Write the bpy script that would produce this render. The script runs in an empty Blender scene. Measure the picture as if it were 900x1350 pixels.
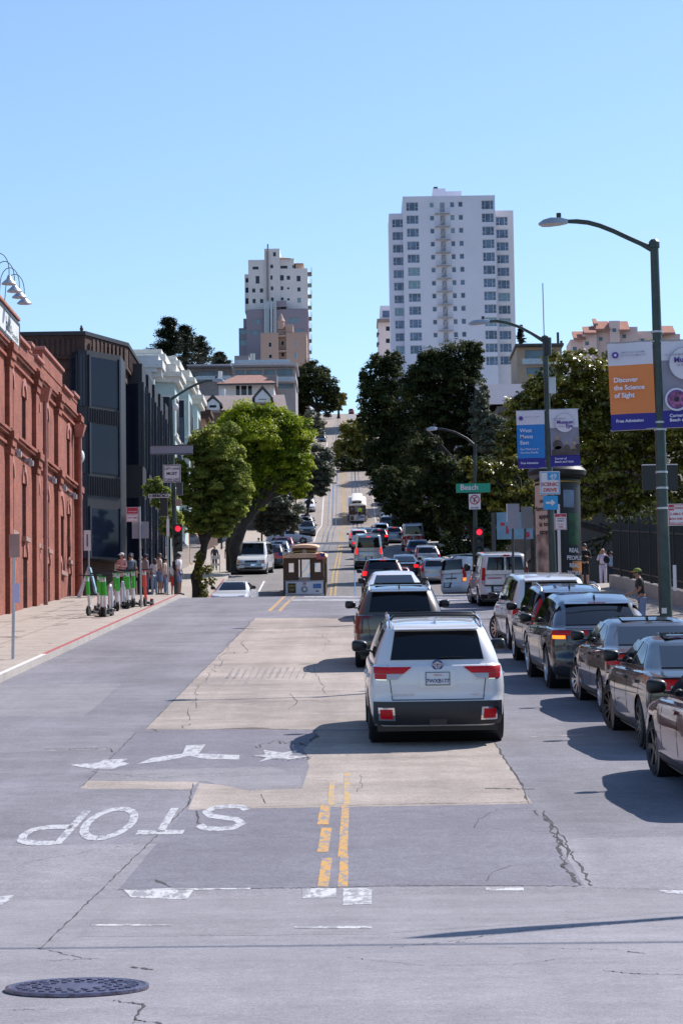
import bpy, bmesh, math, random
import numpy as np
from mathutils import Vector, Matrix
random.seed(7); rng = np.random.default_rng(7)
SC = bpy.context.scene; COL = SC.collection
R = math.radians
CAMZ = 1.55; F = 3200.0
# ---------------------------------------------------------------- camera
ROLL = R(-0.8)
v = Vector((468-450, -(937-675), -F)).normalized()
u = Matrix.Rotation(ROLL, 3, 'Z') @ v
PSI = math.asin(u.x); TH = math.atan2(-u.y, -u.z)
CM = Matrix.Rotation(PSI, 3, 'Z') @ Matrix.Rotation(math.pi/2+TH, 3, 'X') @ Matrix.Rotation(ROLL, 3, 'Z')
cam = bpy.data.cameras.new('camera'); camo = bpy.data.objects.new('camera', cam); COL.objects.link(camo)
cam.sensor_fit = 'HORIZONTAL'; cam.sensor_width = 36; cam.lens = 36*F/900; cam.clip_end = 9000; cam.clip_start = .5
camo.matrix_world = Matrix.Translation((0, 0, CAMZ)) @ CM.to_4x4()
SC.camera = camo
def ray(px, py):
    d = CM @ Vector((px-450, 675-py, -F)); return d/d.y
def at(px, py, Y):
    d = ray(px, py)*Y; return Vector((d.x, Y, d.z+CAMZ))
def atX(px, py, X):
    d = ray(px, py); t = X/d.x; return Vector((X, t, d.z*t+CAMZ))
PROF = [(-400, -1.55), (20.6, -1.55), (98, 4.64), (104, 4.8), (119, 4.95), (133, 6.0), (156, 8.8), (168, 9.75), (245, 16.8), (262, 18.2), (285, 21.0), (330, 25.2), (450, 50), (470, 51.5),
        (560, 66), (575, 67), (680, 83), (700, 84.5), (780, 95.8), (830, 97), (1100, 60), (2000, -20), (8000, -30)]
PX = [p[0] for p in PROF]; PZ = [p[1]+CAMZ for p in PROF]
def Hg(Y):
    return float(np.interp(Y, PX, PZ))
def G(px, py, dz=0):
    d = ray(px, py); lo, hi = 5, 98
    for _ in range(40):
        m = (lo+hi)/2
        if d.z*m+CAMZ > Hg(m)+dz: lo = m
        else: hi = m
    return Vector((d.x*lo, lo, d.z*lo+CAMZ))
# ---------------------------------------------------------------- materials
MATS = {}
def srgb(r, g, b):
    f = lambda c: ((c/255+.055)/1.055)**2.4 if c/255 > .04045 else c/255/12.92
    return (f(r), f(g), f(b))
def M(name, col, rough=.6, metal=0, var=.12, scale=2.0, bump=0, coat=0, emit=0, spec=.5, bscale=40):
    if name in MATS: return MATS[name]
    m = bpy.data.materials.new(name); m.use_nodes = True; nt = m.node_tree; N = nt.nodes; Lk = nt.links
    b = N['Principled BSDF']; b.inputs['Base Color'].default_value = (*col, 1)
    b.inputs['Roughness'].default_value = rough; b.inputs['Metallic'].default_value = metal
    b.inputs['Coat Weight'].default_value = coat; b.inputs['Coat Roughness'].default_value = .03
    b.inputs['Specular IOR Level'].default_value = spec
    if emit:
        b.inputs['Emission Color'].default_value = (*col, 1); b.inputs['Emission Strength'].default_value = emit
    tc = N.new('ShaderNodeTexCoord')
    if var:
        n = N.new('ShaderNodeTexNoise'); n.inputs['Scale'].default_value = scale; n.inputs['Detail'].default_value = 6
        Lk.new(tc.outputs['Object'], n.inputs['Vector'])
        cr = N.new('ShaderNodeValToRGB'); e = cr.color_ramp.elements
        e[0].position = .3; e[1].position = .7
        e[0].color = (*[c*(1-var) for c in col], 1); e[1].color = (*[min(1, c*(1+var)) for c in col], 1)
        Lk.new(n.outputs['Fac'], cr.inputs['Fac']); Lk.new(cr.outputs['Color'], b.inputs['Base Color'])
    if bump:
        n = N.new('ShaderNodeTexNoise'); n.inputs['Scale'].default_value = bscale; n.inputs['Detail'].default_value = 4
        Lk.new(tc.outputs['Object'], n.inputs['Vector'])
        bp = N.new('ShaderNodeBump'); bp.inputs['Strength'].default_value = bump; bp.inputs['Distance'].default_value = .02
        Lk.new(n.outputs['Fac'], bp.inputs['Height']); Lk.new(bp.outputs['Normal'], b.inputs['Normal'])
    MATS[name] = m; return m
def road_mat(name, col, streak=.06, spots=.5, line=0):
    """aged pavement: large soft stains, fine aggregate grain, wheel-track streaks along the street"""
    m = bpy.data.materials.new(name); m.use_nodes = True; nt = m.node_tree; N = nt.nodes; Lk = nt.links
    b = N['Principled BSDF']; b.inputs['Roughness'].default_value = .88; b.inputs['Specular IOR Level'].default_value = .3
    tc = N.new('ShaderNodeTexCoord')
    def noise(sc, det, vec=None, rough=.6):
        n = N.new('ShaderNodeTexNoise'); n.inputs['Scale'].default_value = sc; n.inputs['Detail'].default_value = det; n.inputs['Roughness'].default_value = rough
        Lk.new(vec or tc.outputs['Object'], n.inputs['Vector']); return n.outputs['Fac']
    def ramp(fac, a, bb, p0=.3, p1=.7):
        mr = N.new('ShaderNodeMapRange'); mr.inputs['From Min'].default_value = p0; mr.inputs['From Max'].default_value = p1
        mr.inputs['To Min'].default_value = a; mr.inputs['To Max'].default_value = bb; Lk.new(fac, mr.inputs['Value']); return mr.outputs['Result']
    def mul(a, c):
        x = N.new('ShaderNodeMath'); x.operation = 'MULTIPLY'; Lk.new(a, x.inputs[0]); Lk.new(c, x.inputs[1]); return x.outputs[0]
    mp = N.new('ShaderNodeMapping'); mp.inputs['Scale'].default_value = (1.2, .06, .06); Lk.new(tc.outputs['Object'], mp.inputs['Vector'])
    mp2 = N.new('ShaderNodeMapping'); mp2.inputs['Scale'].default_value = (.25, 1.3, 1.0); Lk.new(tc.outputs['Object'], mp2.inputs['Vector'])
    f = mul(ramp(noise(.35, 5), 1-.16*spots, 1+.14*spots), ramp(noise(2.5, 6), 1-.10, 1+.08))
    f = mul(f, ramp(noise(1, 3, mp.outputs[0]), 1-streak, 1+streak))
    f = mul(f, ramp(noise(1, 5, mp2.outputs[0]), 1-streak, 1+streak))
    f = mul(f, ramp(noise(80, 3, rough=.8), .72, 1.25, .35, .65)); f = mul(f, ramp(noise(28, 4, rough=.8), .82, 1.14, .35, .65)); f = mul(f, ramp(noise(7, 8, rough=.7), .90, 1.07, .35, .65))
    if line:
        w = N.new('ShaderNodeTexWave'); w.wave_type = 'BANDS'; w.bands_direction = 'X'; w.inputs['Scale'].default_value = 7; w.inputs['Distortion'].default_value = 3; w.inputs['Detail'].default_value = 2
        Lk.new(tc.outputs['Object'], w.inputs['Vector']); f = mul(f, ramp(w.outputs['Fac'], 1-line, 1.0, 0, 1))
    mx = N.new('ShaderNodeVectorMath'); mx.operation = 'SCALE'; mx.inputs[0].default_value = col; Lk.new(f, mx.inputs['Scale'])
    Lk.new(mx.outputs[0], b.inputs['Base Color'])
    bp = N.new('ShaderNodeBump'); bp.inputs['Strength'].default_value = .35; bp.inputs['Distance'].default_value = .01
    Lk.new(noise(60, 4), bp.inputs['Height']); Lk.new(bp.outputs['Normal'], b.inputs['Normal'])
    MATS[name] = m; return m
def brick_mat(name, c1, c2, mortar, scale=1.0, bw=.24, rh=.08):
    m = bpy.data.materials.new(name); m.use_nodes = True; nt = m.node_tree; N = nt.nodes; Lk = nt.links
    b = N['Principled BSDF']; b.inputs['Roughness'].default_value = .9
    tc = N.new('ShaderNodeTexCoord'); sp = N.new('ShaderNodeSeparateXYZ'); Lk.new(tc.outputs['Object'], sp.inputs[0])
    ad = N.new('ShaderNodeMath'); Lk.new(sp.outputs[0], ad.inputs[0]); Lk.new(sp.outputs[1], ad.inputs[1])
    cb = N.new('ShaderNodeCombineXYZ'); Lk.new(ad.outputs[0], cb.inputs[0]); Lk.new(sp.outputs[2], cb.inputs[1])
    br = N.new('ShaderNodeTexBrick'); Lk.new(cb.outputs[0], br.inputs['Vector'])
    br.inputs['Color1'].default_value = (*c1, 1); br.inputs['Color2'].default_value = (*c2, 1); br.inputs['Mortar'].default_value = (*mortar, 1)
    br.inputs['Scale'].default_value = scale; br.inputs['Brick Width'].default_value = bw; br.inputs['Row Height'].default_value = rh; br.inputs['Mortar Size'].default_value = .013
    n = N.new('ShaderNodeTexNoise'); n.inputs['Scale'].default_value = .8; n.inputs['Detail'].default_value = 7; Lk.new(tc.outputs['Object'], n.inputs['Vector'])
    mr = N.new('ShaderNodeMapRange'); mr.inputs['From Min'].default_value = .3; mr.inputs['From Max'].default_value = .7; mr.inputs['To Min'].default_value = .62; mr.inputs['To Max'].default_value = 1.28; n.inputs['Roughness'].default_value = .7
    Lk.new(n.outputs['Fac'], mr.inputs['Value'])
    mx = N.new('ShaderNodeVectorMath'); mx.operation = 'SCALE'; Lk.new(br.outputs['Color'], mx.inputs[0]); Lk.new(mr.outputs[0], mx.inputs['Scale']); Lk.new(mx.outputs[0], b.inputs['Base Color'])
    bp = N.new('ShaderNodeBump'); bp.inputs['Strength'].default_value = .4; bp.inputs['Distance'].default_value = .02; Lk.new(br.outputs['Fac'], bp.inputs['Height']); bp.invert = True
    Lk.new(bp.outputs['Normal'], b.inputs['Normal'])
    MATS[name] = m; return m
def worn_mat(name, col, under, amount=.5, scale=9):
    m = bpy.data.materials.new(name); m.use_nodes = True; nt = m.node_tree; N = nt.nodes; Lk = nt.links
    b = N['Principled BSDF']; b.inputs['Roughness'].default_value = .8
    tc = N.new('ShaderNodeTexCoord'); mp = N.new('ShaderNodeMapping'); mp.inputs['Scale'].default_value = (1, .35, 1); Lk.new(tc.outputs['Object'], mp.inputs['Vector'])
    n = N.new('ShaderNodeTexNoise'); n.inputs['Scale'].default_value = scale; n.inputs['Detail'].default_value = 9; n.inputs['Roughness'].default_value = .75; Lk.new(mp.outputs[0], n.inputs['Vector'])
    cr = N.new('ShaderNodeValToRGB'); e = cr.color_ramp.elements; c = .28+.4*amount
    e[0].position = c-.03; e[1].position = c+.03; e[0].color = (*under, 1); e[1].color = (*col, 1)
    Lk.new(n.outputs['Fac'], cr.inputs['Fac']); Lk.new(cr.outputs['Color'], b.inputs['Base Color'])
    MATS[name] = m; return m
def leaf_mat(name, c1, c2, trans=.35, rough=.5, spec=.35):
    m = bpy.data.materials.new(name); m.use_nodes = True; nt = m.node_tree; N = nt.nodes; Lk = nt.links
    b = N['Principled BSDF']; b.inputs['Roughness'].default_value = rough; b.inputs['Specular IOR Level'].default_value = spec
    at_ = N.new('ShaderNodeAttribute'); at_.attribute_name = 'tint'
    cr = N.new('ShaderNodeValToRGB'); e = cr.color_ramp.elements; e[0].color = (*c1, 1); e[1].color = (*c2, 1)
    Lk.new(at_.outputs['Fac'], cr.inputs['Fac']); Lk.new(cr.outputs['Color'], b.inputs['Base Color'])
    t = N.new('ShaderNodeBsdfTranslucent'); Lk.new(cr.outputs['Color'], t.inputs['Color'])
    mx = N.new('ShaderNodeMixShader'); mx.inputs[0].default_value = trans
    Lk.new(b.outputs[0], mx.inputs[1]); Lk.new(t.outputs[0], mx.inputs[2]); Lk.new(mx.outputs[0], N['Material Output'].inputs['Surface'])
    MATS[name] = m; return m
# ---------------------------------------------------------------- mesh building
class MB:
    def __init__(s): s.v = []; s.f = []
    def add(s, vs, fs):
        b = len(s.v); s.v += [tuple(x) for x in vs]; s.f += [tuple(b+i for i in f) for f in fs]; return s
    def box(s, x0, x1, y0, y1, z0, z1):
        vs = [(x, y, z) for z in (z0, z1) for y in (y0, y1) for x in (x0, x1)]
        return s.add(vs, [(0, 2, 3, 1), (4, 5, 7, 6), (0, 1, 5, 4), (2, 6, 7, 3), (0, 4, 6, 2), (1, 3, 7, 5)])
    def hexa(s, a, b):   # two quads (bottom, top), same winding
        return s.add(list(a)+list(b), [(3, 2, 1, 0), (4, 5, 6, 7), (0, 1, 5, 4), (1, 2, 6, 5), (2, 3, 7, 6), (3, 0, 4, 7)])
    def prism(s, pts, off):   # planar polygon extruded by vector
        n = len(pts); pts = [Vector(p) for p in pts]; off = Vector(off)
        return s.add(pts+[p+off for p in pts], [tuple(range(n))[::-1], tuple(range(n, 2*n))]+[(i, (i+1) % n, n+(i+1) % n, n+i) for i in range(n)])
    def tube(s, pts, r, n=8, cap=True):
        pts = [Vector(p) for p in pts]; rs = r if isinstance(r, (list, tuple)) else [r]*len(pts)
        b = len(s.v); up = None
        for i, p in enumerate(pts):
            t = (pts[min(i+1, len(pts)-1)]-pts[max(i-1, 0)]).normalized()
            if up is None: up = Vector((0, 0, 1)) if abs(t.z) < .9 else Vector((1, 0, 0))
            a = t.cross(up).normalized(); c = a.cross(t).normalized(); up = c
            for k in range(n):
                w = 2*math.pi*k/n; s.v.append(tuple(p+(a*math.cos(w)+c*math.sin(w))*rs[i]))
        for i in range(len(pts)-1):
            for k in range(n):
                s.f.append((b+i*n+k, b+i*n+(k+1) % n, b+(i+1)*n+(k+1) % n, b+(i+1)*n+k))
        if cap: s.f.append(tuple(b+k for k in range(n))[::-1]); s.f.append(tuple(b+(len(pts)-1)*n+k for k in range(n)))
        return s
    def lathe(s, prof, n=20, c=(0, 0, 0), axis='z', cap=True):   # prof: (r, h)
        b = len(s.v)
        for r, h in prof:
            for k in range(n):
                w = 2*math.pi*k/n; x, y = r*math.cos(w), r*math.sin(w)
                p = (x, y, h) if axis == 'z' else ((h, x, y) if axis == 'x' else (x, h, y))
                s.v.append((p[0]+c[0], p[1]+c[1], p[2]+c[2]))
        for i in range(len(prof)-1):
            for k in range(n): s.f.append((b+i*n+k, b+i*n+(k+1) % n, b+(i+1)*n+(k+1) % n, b+(i+1)*n+k))
        if cap and prof[0][0] > 1e-4: s.f.append(tuple(b+k for k in range(n))[::-1])
        if cap and prof[-1][0] > 1e-4: s.f.append(tuple(b+(len(prof)-1)*n+k for k in range(n)))
        return s
    def ball(s, c, r, n=10, m=7):
        r = r if isinstance(r, (tuple, list)) else (r, r, r)
        vs = [(c[0], c[1], c[2]-r[2])]; fs = []
        for i in range(1, m):
            a = math.pi*i/m-math.pi/2
            for k in range(n):
                w = 2*math.pi*k/n; vs.append((c[0]+r[0]*math.cos(a)*math.cos(w), c[1]+r[1]*math.cos(a)*math.sin(w), c[2]+r[2]*math.sin(a)))
        vs.append((c[0], c[1], c[2]+r[2]))
        for k in range(n):
            fs.append((0, 1+(k+1) % n, 1+k)); fs.append((len(vs)-1, 1+(m-2)*n+k, 1+(m-2)*n+(k+1) % n))
        for i in range(m-2):
            for k in range(n): fs.append((1+i*n+k, 1+i*n+(k+1) % n, 1+(i+1)*n+(k+1) % n, 1+(i+1)*n+k))
        return s.add(vs, fs)
    def build(s, name, mat, parent=None, w=False, smooth=False, bevel=0):
        me = bpy.data.meshes.new(name); me.from_pydata(s.v, [], s.f); me.update()
        if mat: me.materials.append(mat)
        if smooth: me.polygons.foreach_set('use_smooth', [True]*len(me.polygons))
        o = bpy.data.objects.new(name, me); COL.objects.link(o)
        if bevel:
            bm = o.modifiers.new('b', 'BEVEL'); bm.width = bevel; bm.segments = 2; bm.limit_method = 'ANGLE'
        if parent is not None:
            o.parent = parent
            if w:
                p = parent; T = Matrix.Identity(4)
                while p is not None: T = p.matrix_basis.copy() @ T if p.parent is None else (p.matrix_parent_inverse @ p.matrix_basis) @ T; p = p.parent
                o.matrix_parent_inverse = T.inverted()
        if smooth == 'auto':
            try: me.set_sharp_from_angle(angle=R(40))
            except Exception: pass
        return o
def tag(o, label=None, cat=None, group=None, kind=None):
    if label: o['label'] = label
    if cat: o['category'] = cat
    if group: o['group'] = group
    if kind: o['kind'] = kind
    return o
def thing(name, label, cat, loc, rz=0, group=None):
    o = bpy.data.objects.new(name, None); COL.objects.link(o); o.location = loc; o.rotation_euler = (0, 0, rz); o.empty_display_size = .1
    o.matrix_basis = Matrix.Translation(loc) @ Matrix.Rotation(rz, 4, 'Z')
    return tag(o, label, cat, group)
def struct(o): o['kind'] = 'structure'; return o
def text(s, size, org, ux, uy, mat, parent, name='lettering', align='LEFT', bold=.012, w=True, off=.004):
    cu = bpy.data.curves.new('t', 'FONT'); cu.body = s; cu.size = 1; cu.align_x = align; cu.offset = bold; cu.resolution_u = 3; cu.space_line = .95
    ob = bpy.data.objects.new('t', cu); me = bpy.data.meshes.new_from_object(ob)
    ux = Vector(ux).normalized(); uy = Vector(uy).normalized(); n = ux.cross(uy); o0 = Vector(org)+n*off
    mb = MB(); mb.v = [tuple(o0+ux*(q.co.x*size)+uy*(q.co.y*size)) for q in me.vertices]; mb.f = [tuple(p.vertices) for p in me.polygons]
    bpy.data.objects.remove(ob); bpy.data.curves.remove(cu); bpy.data.meshes.remove(me)
    return mb.build(name, mat, parent, w=w)
def wall_holes(mb, O, U, V, W, Hh, holes, depth, nrm):
    """wall rectangle with real recessed openings; O origin, U,V unit, nrm inward unit"""
    O, U, V, nrm = Vector(O), Vector(U), Vector(V), Vector(nrm)
    us = sorted({0, W, *[h[0] for h in holes], *[h[1] for h in holes]}); vs = sorted({0, Hh, *[h[2] for h in holes], *[h[3] for h in holes]})
    P = lambda a, b, d=0: O+U*a+V*b+nrm*d
    for i in range(len(us)-1):
        a0, a1 = us[i], us[i+1]; am = (a0+a1)/2
        hs = [h for h in holes if h[0] < am < h[1]]
        run = None
        for j in range(len(vs)-1):
            bm = (vs[j]+vs[j+1])/2
            solid = not any(h[2] < bm < h[3] for h in hs)
            if solid and run is None: run = vs[j]
            if run is not None and (not solid or j == len(vs)-2):
                e = vs[j+1] if solid else vs[j]
                mb.add([P(a0, run), P(a1, run), P(a1, e), P(a0, e)], [(0, 1, 2, 3)]); run = None
    for a0, a1, b0, b1 in holes:
        for q in ([(a0, b0), (a0, b1)], [(a0, b1), (a1, b1)], [(a1, b1), (a1, b0)], [(a1, b0), (a0, b0)]):
            mb.add([P(*q[0]), P(*q[1]), P(*q[1], depth), P(*q[0], depth)], [(0, 1, 2, 3)])
# ---------------------------------------------------------------- world, sun
SUN = Vector((.75, .6, 1.0)).normalized()
w_ = bpy.data.worlds.new('World'); SC.world = w_; w_.use_nodes = True
nt = w_.node_tree; bg = nt.nodes['Background']; sk = nt.nodes.new('ShaderNodeTexSky'); sk.sky_type = 'NISHITA'; sk.sun_disc = False
sk.sun_elevation = math.asin(SUN.z); sk.sun_rotation = math.atan2(SUN.x, SUN.y); sk.air_density = 1.0; sk.dust_density = .4; sk.ozone_density = 1.6; sk.altitude = 0
tn = nt.nodes.new('ShaderNodeVectorMath'); tn.operation = 'MULTIPLY'; tn.inputs[1].default_value = (.87, .965, 1.07)   # cool white balance
nt.links.new(sk.outputs[0], tn.inputs[0]); nt.links.new(tn.outputs[0], bg.inputs[0]); bg.inputs[1].default_value = .121
sl = bpy.data.lights.new('sun', 'SUN'); sl.energy = 4.9; sl.angle = R(.5); sl.color = (1, .94, .90)
so = bpy.data.objects.new('sun', sl); COL.objects.link(so); so.rotation_euler = SUN.to_track_quat('Z', 'Y').to_euler(); so.location = (0, 0, 60)
SC.view_settings.view_transform = 'Standard'; SC.view_settings.look = 'None'; SC.view_settings.exposure = .46; SC.view_settings.gamma = 1
SC.cycles.max_bounces = 6; SC.cycles.diffuse_bounces = 3; SC.cycles.glossy_bounces = 3; SC.cycles.transparent_max_bounces = 6
# common materials
asphalt = road_mat('asphalt', (.195, .188, .21), .09, 1.3); asphalt2 = road_mat('asphalt_patch', (.18, .172, .20)); asphalt3 = road_mat('asphalt_old', (.235, .225, .24), .1)
concrete = road_mat('slab_concrete', (.335, .285, .25), .14, 1.4); walkc = road_mat('sidewalk_concrete', (.38, .33, .285), .05, .5)
cross_as = road_mat('cross_street_asphalt', (.248, .238, .258), .08)
kerbc = road_mat('kerb_concrete', (.38, .35, .32)); redk = worn_mat('red_kerb_paint', (.33, .075, .08), (.35, .3, .28), .15, 5); whk = worn_mat('white_kerb_paint', (.62, .6, .57), (.36, .33, .31), .25, 5)
crackm = M('crack', (.05, .048, .05), .95, var=.2); steel = M('galvanised_steel', (.42, .43, .45), .4, .7, var=.1); dsteel = M('dark_steel', (.06, .065, .07), .5, .3)
polem = M('green_pole_paint', (.028, .05, .045), .45, 0, var=.25, scale=6); black = M('black_plastic', (.012, .012, .014), .4); white = M('white_sheet', (.72, .72, .72), .5, var=.05)
greyb = M('sign_back', (.42, .42, .45), .4, .3); wpaint = worn_mat('white_road_paint', (.44, .44, .45), (.22, .215, .24), .48, 14); wfaint = worn_mat('faded_white_paint', (.50, .49, .49), (.24, .235, .25), .53)
ypaint = worn_mat('yellow_road_paint', (.50, .27, .06), (.21, .20, .21), .5, 12)
# ================================================================ SETTING
def strip(name, x0, x1, y0, y1, dz, mat, side=0, xs=None):
    ys = sorted({y0, y1, *[p for p in PX if y0 < p < y1], *list(np.arange(math.ceil(y0/10)*10, y1, 10.))})
    ys = [y for i, y in enumerate(ys) if i == 0 or y-ys[i-1] > 1e-3]
    f0 = x0 if callable(x0) else (lambda y: x0); f1 = x1 if callable(x1) else (lambda y: x1); d0, d1 = dz if isinstance(dz, tuple) else (dz, dz)
    mb = MB()
    for i in range(len(ys)-1):
        a, b = ys[i], ys[i+1]
        p = [(f0(a), a, Hg(a)+d0), (f1(a), a, Hg(a)+d1), (f1(b), b, Hg(b)+d1), (f0(b), b, Hg(b)+d0)]
        if side: mb.hexa([(q[0], q[1], q[2]-side) for q in p], p)
        else: mb.add(p, [(0, 1, 2, 3)])
    return struct(mb.build(name, mat))
earth = M('earth', (.09, .085, .06), .95, scale=.2)
strip('ground', -3000, 3000, -400, 8000, -.03, earth)
KL, KR = -7.0, 5.9
strip('cross_street', -60, 60, -60, 24, .0, cross_as)
strip('road', KL, KR, 24, 104, .0, asphalt)
strip('beach_street_road', -90, 90, 104, 122, .0, asphalt)
KL2, KR2 = -7.9, 6.6
drift = lambda Y: -.0022*max(0, Y-330)
strip('hill_road', lambda y: KL2+drift(y), lambda y: KR2+drift(y), 122, 245, .0, road_mat('hill_asphalt', (.20, .185, .18), .1))
strip('upper_cross_street', -90, 90, 245, 262, .0, asphalt)
strip('upper_hill_road', lambda y: KL2+drift(y), lambda y: KR2+drift(y), 262, 840, .0, road_mat('hill_concrete', (.29, .25, .22), .1))
strip('sidewalk', -20, KL-.15, 24, 104-1.2, .14, walkc)
strip('kerb', KL-.15, KL, 24, 102.8, .145, kerbc, .16); strip('white_painted_kerb', KL-.14, KL-.02, 45, 55.5, .149, whk); strip('red_painted_kerb', KL-.15, KL-.03, 55.5, 102.8, .149, redk)
strip('kerb', -30, KL, 102.8, 103.1, .145, kerbc, .16)
strip('sidewalk', KR+.15, 10.2, 24, 103, (.14, .36), walkc); strip('kerb', KR, KR+.15, 24, 103, .145, kerbc, .16)
strip('park_path', 10.2, 40, 92, 104, (.36, .4), walkc)
strip('sidewalk', lambda y: -14, lambda y: KL2-.15+drift(y), 122.3, 840, .14, walkc); strip('kerb', lambda y: KL2-.15+drift(y), lambda y: KL2+drift(y), 122.3, 840, .145, kerbc, .16); strip('red_painted_kerb', KL2-.15, KL2-.03, 122.6, 150, .149, redk)
strip('sidewalk', lambda y: KR2+.15+drift(y), 14, 122.3, 840, .14, walkc); strip('kerb', lambda y: KR2+drift(y), lambda y: KR2+.15+drift(y), 122.3, 840, .145, kerbc, .16)
def drape(polys, dz):
    mb = MB()
    for P in polys:      # follow the change of slope instead of bridging it
        bm = bmesh.new(); bm.faces.new([bm.verts.new(p) for p in P])
        for yk in (20.6, 98, 104): bmesh.ops.bisect_plane(bm, geom=bm.verts[:]+bm.edges[:]+bm.faces[:], plane_co=(0, yk, 0), plane_no=(0, 1, 0))
        bm.normal_update(); bm.verts.index_update(); vs = [(v_.co.x, v_.co.y, Hg(v_.co.y)+dz) for v_ in bm.verts]
        mb.add(vs, [tuple(q.index for q in (f.verts if f.normal.z > 0 else reversed(f.verts))) for f in bm.faces]); bm.free()
    return mb
def poly(name, pts, mat, dz=.004):
    return struct(drape([[G(*p) for p in pts]], dz*.25).build(name, mat))
def rag(pts, amp=1.2, step=14, closed=True):
    out = []; n = len(pts)
    for i in range(n if closed else n-1):
        a, b = pts[i], pts[(i+1) % n]; k = max(1, int(math.hypot(b[0]-a[0], b[1]-a[1])/step))
        for j in range(k):
            t = j/k; out.append((a[0]+(b[0]-a[0])*t+random.uniform(-1, 1)*amp, a[1]+(b[1]-a[1])*t+random.uniform(-.5, .5)*amp))
    if not closed: out.append(pts[-1])
    return out
# slab fields (concrete cable-car slab and patches) on the sloping block
def vx(off, y): return 468+off*(y-681)           # pixel column of a line parallel to the street
cl, cr = -.985, .615
poly('concrete_slab', [(vx(cl, 962), 962), (vx(cl, 815), 815), (vx(cr, 815), 815), (vx(cr, 962), 962)], concrete)
poly('concrete_slab', rag([(418, 964), (vx(cr, 964), 964), (vx(cr, 1060), 1060), (248, 1068), (262, 1033), (398, 1040), (408, 1010), (400, 990)], 1), concrete)
poly('concrete_slab', rag([(105, 1040), (118, 1029), (262, 1030), (252, 1041)], 1), concrete)
poly('asphalt_patch', rag([(180, 966), (330, 959), (416, 964), (420, 972), (395, 985), (408, 1000), (398, 1008), (330, 1012), (118, 1027), (112, 1025)], 1.2), asphalt2)
poly('asphalt_patch', rag([(128, 1017), (320, 1012), (360, 1012), (396, 1024), (398, 1040), (330, 1042), (270, 1031), (118, 1029)], 1.2), asphalt3, .008)
poly('asphalt_patch', rag([(0, 904), (160, 902), (110, 945), (0, 945)], 1.5), asphalt3)
poly('asphalt_patch', rag([(245, 1068), (vx(cr, 1062), 1060), (770, 1168), (430, 1170), (155, 1174), (200, 1120)], .8), asphalt2)
poly('asphalt_patch', rag([(160, 1176), (430, 1172), (790, 1170), (900, 1173), (900, 1203), (500, 1232), (300, 1234), (100, 1236)], .8), asphalt3)
def ribbon(mb, P, wid, dz=.010):
    dz *= .26
    P = [Vector(p) for p in P]
    L, Rr = [], []
    for i, p in enumerate(P):
        t = (P[min(i+1, len(P)-1)]-P[max(i-1, 0)]); t.z = 0; t.normalize(); n = Vector((-t.y, t.x, 0)); w = wid[i] if isinstance(wid, list) else wid
        L.append((p.x+n.x*w/2, p.y+n.y*w/2, Hg(p.y+n.y*w/2)+dz)); Rr.append((p.x-n.x*w/2, p.y-n.y*w/2, Hg(p.y-n.y*w/2)+dz))
    k = len(P); mb.add(L+Rr, [(i, k+i, k+i+1, i+1) for i in range(k-1)])
def crack(pts, w=.02, amp=1.5, step=6, mat=None, dz=.012):
    if mat is None: w *= .62; amp *= 1.25; step = max(3, step*.6)
    q = rag(pts, amp, step, False); P = [G(*p) for p in q]; mb = MB()
    ribbon(mb, P, [w*random.uniform(.15, 1.7) for _ in P], dz); return struct(mb.build('pavement_crack', mat or crackm))
C = crack
C([(vx(cl, 815), 815), (vx(cl, 960), 960)], .022, .6); C([(180, 966), (105, 1040)], .02, .7); C([(252, 1058), (55, 1250)], .018, .9)
C([(180, 966), (330, 960), (420, 964), (655, 964)], .02, .8); C([(vx(cr, 815), 815), (vx(cr, 985), 985)], .02, .5); C([(655, 985), (690, 1040), (697, 1060)], .035, 1.5)
C([(640, 1040), (705, 1041)], .07, 1); C([(458, 1062), (700, 1058)], .02, .8); C([(245, 1068), (456, 1060)], .012, .6)
C([(705, 1068), (722, 1085), (735, 1110), (742, 1140), (765, 1168)], .045, 3, 5); C([(715, 1070), (745, 1110), (755, 1130), (780, 1168)], .03, 3, 5); C([(730, 1100), (748, 1120), (742, 1145)], .04, 3, 4)
C([(155, 1174), (430, 1171), (520, 1168), (640, 1168), (763, 1169)], .024, .8); C([(765, 1171), (900, 1174)], .008, .5)
C([(205, 1160), (225, 1170)], .06, 1, 4); C([(50, 1250), (98, 1262), (120, 1266)], .02, 1.5); C([(170, 1276), (202, 1279)], .04, 1.5, 5); C([(60, 1268), (130, 1264)], .012, 1)
C([(150, 1320), (190, 1325), (175, 1350)], .02, 2, 5); C([(10, 1333), (60, 1331)], .012, 1); C([(175, 1345), (215, 1350)], .02, 2, 5)
C([(515, 1250), (590, 1242), (700, 1226), (800, 1220), (890, 1211)], .012, 1.2); C([(600, 1243), (612, 1243)], .03, 1, 4); C([(650, 1249), (810, 1253), (845, 1257)], .01, 1); C([(828, 1256), (850, 1258)], .03, 1, 4)
C([(795, 1280), (825, 1284), (900, 1286)], .02, 1); C([(450, 1262), (560, 1274), (680, 1272), (740, 1265)], .008, 1); C([(210, 1232), (560, 1238)], .006, .6)
C([(626, 1092), (632, 1080), (655, 1068), (700, 1066)], .012, 1.5); C([(626, 1092), (720, 1097)], .01, 1); C([(640, 1162), (650, 1150), (672, 1142)], .01, 1)
C([(258, 1070), (262, 1085), (268, 1090)], .03, 1.5, 4); C([(345, 1048), (350, 1060)], .02, 1, 4); C([(258, 1098), (290, 1100), (330, 1103), (400, 1105)], .008, 1)
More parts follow.
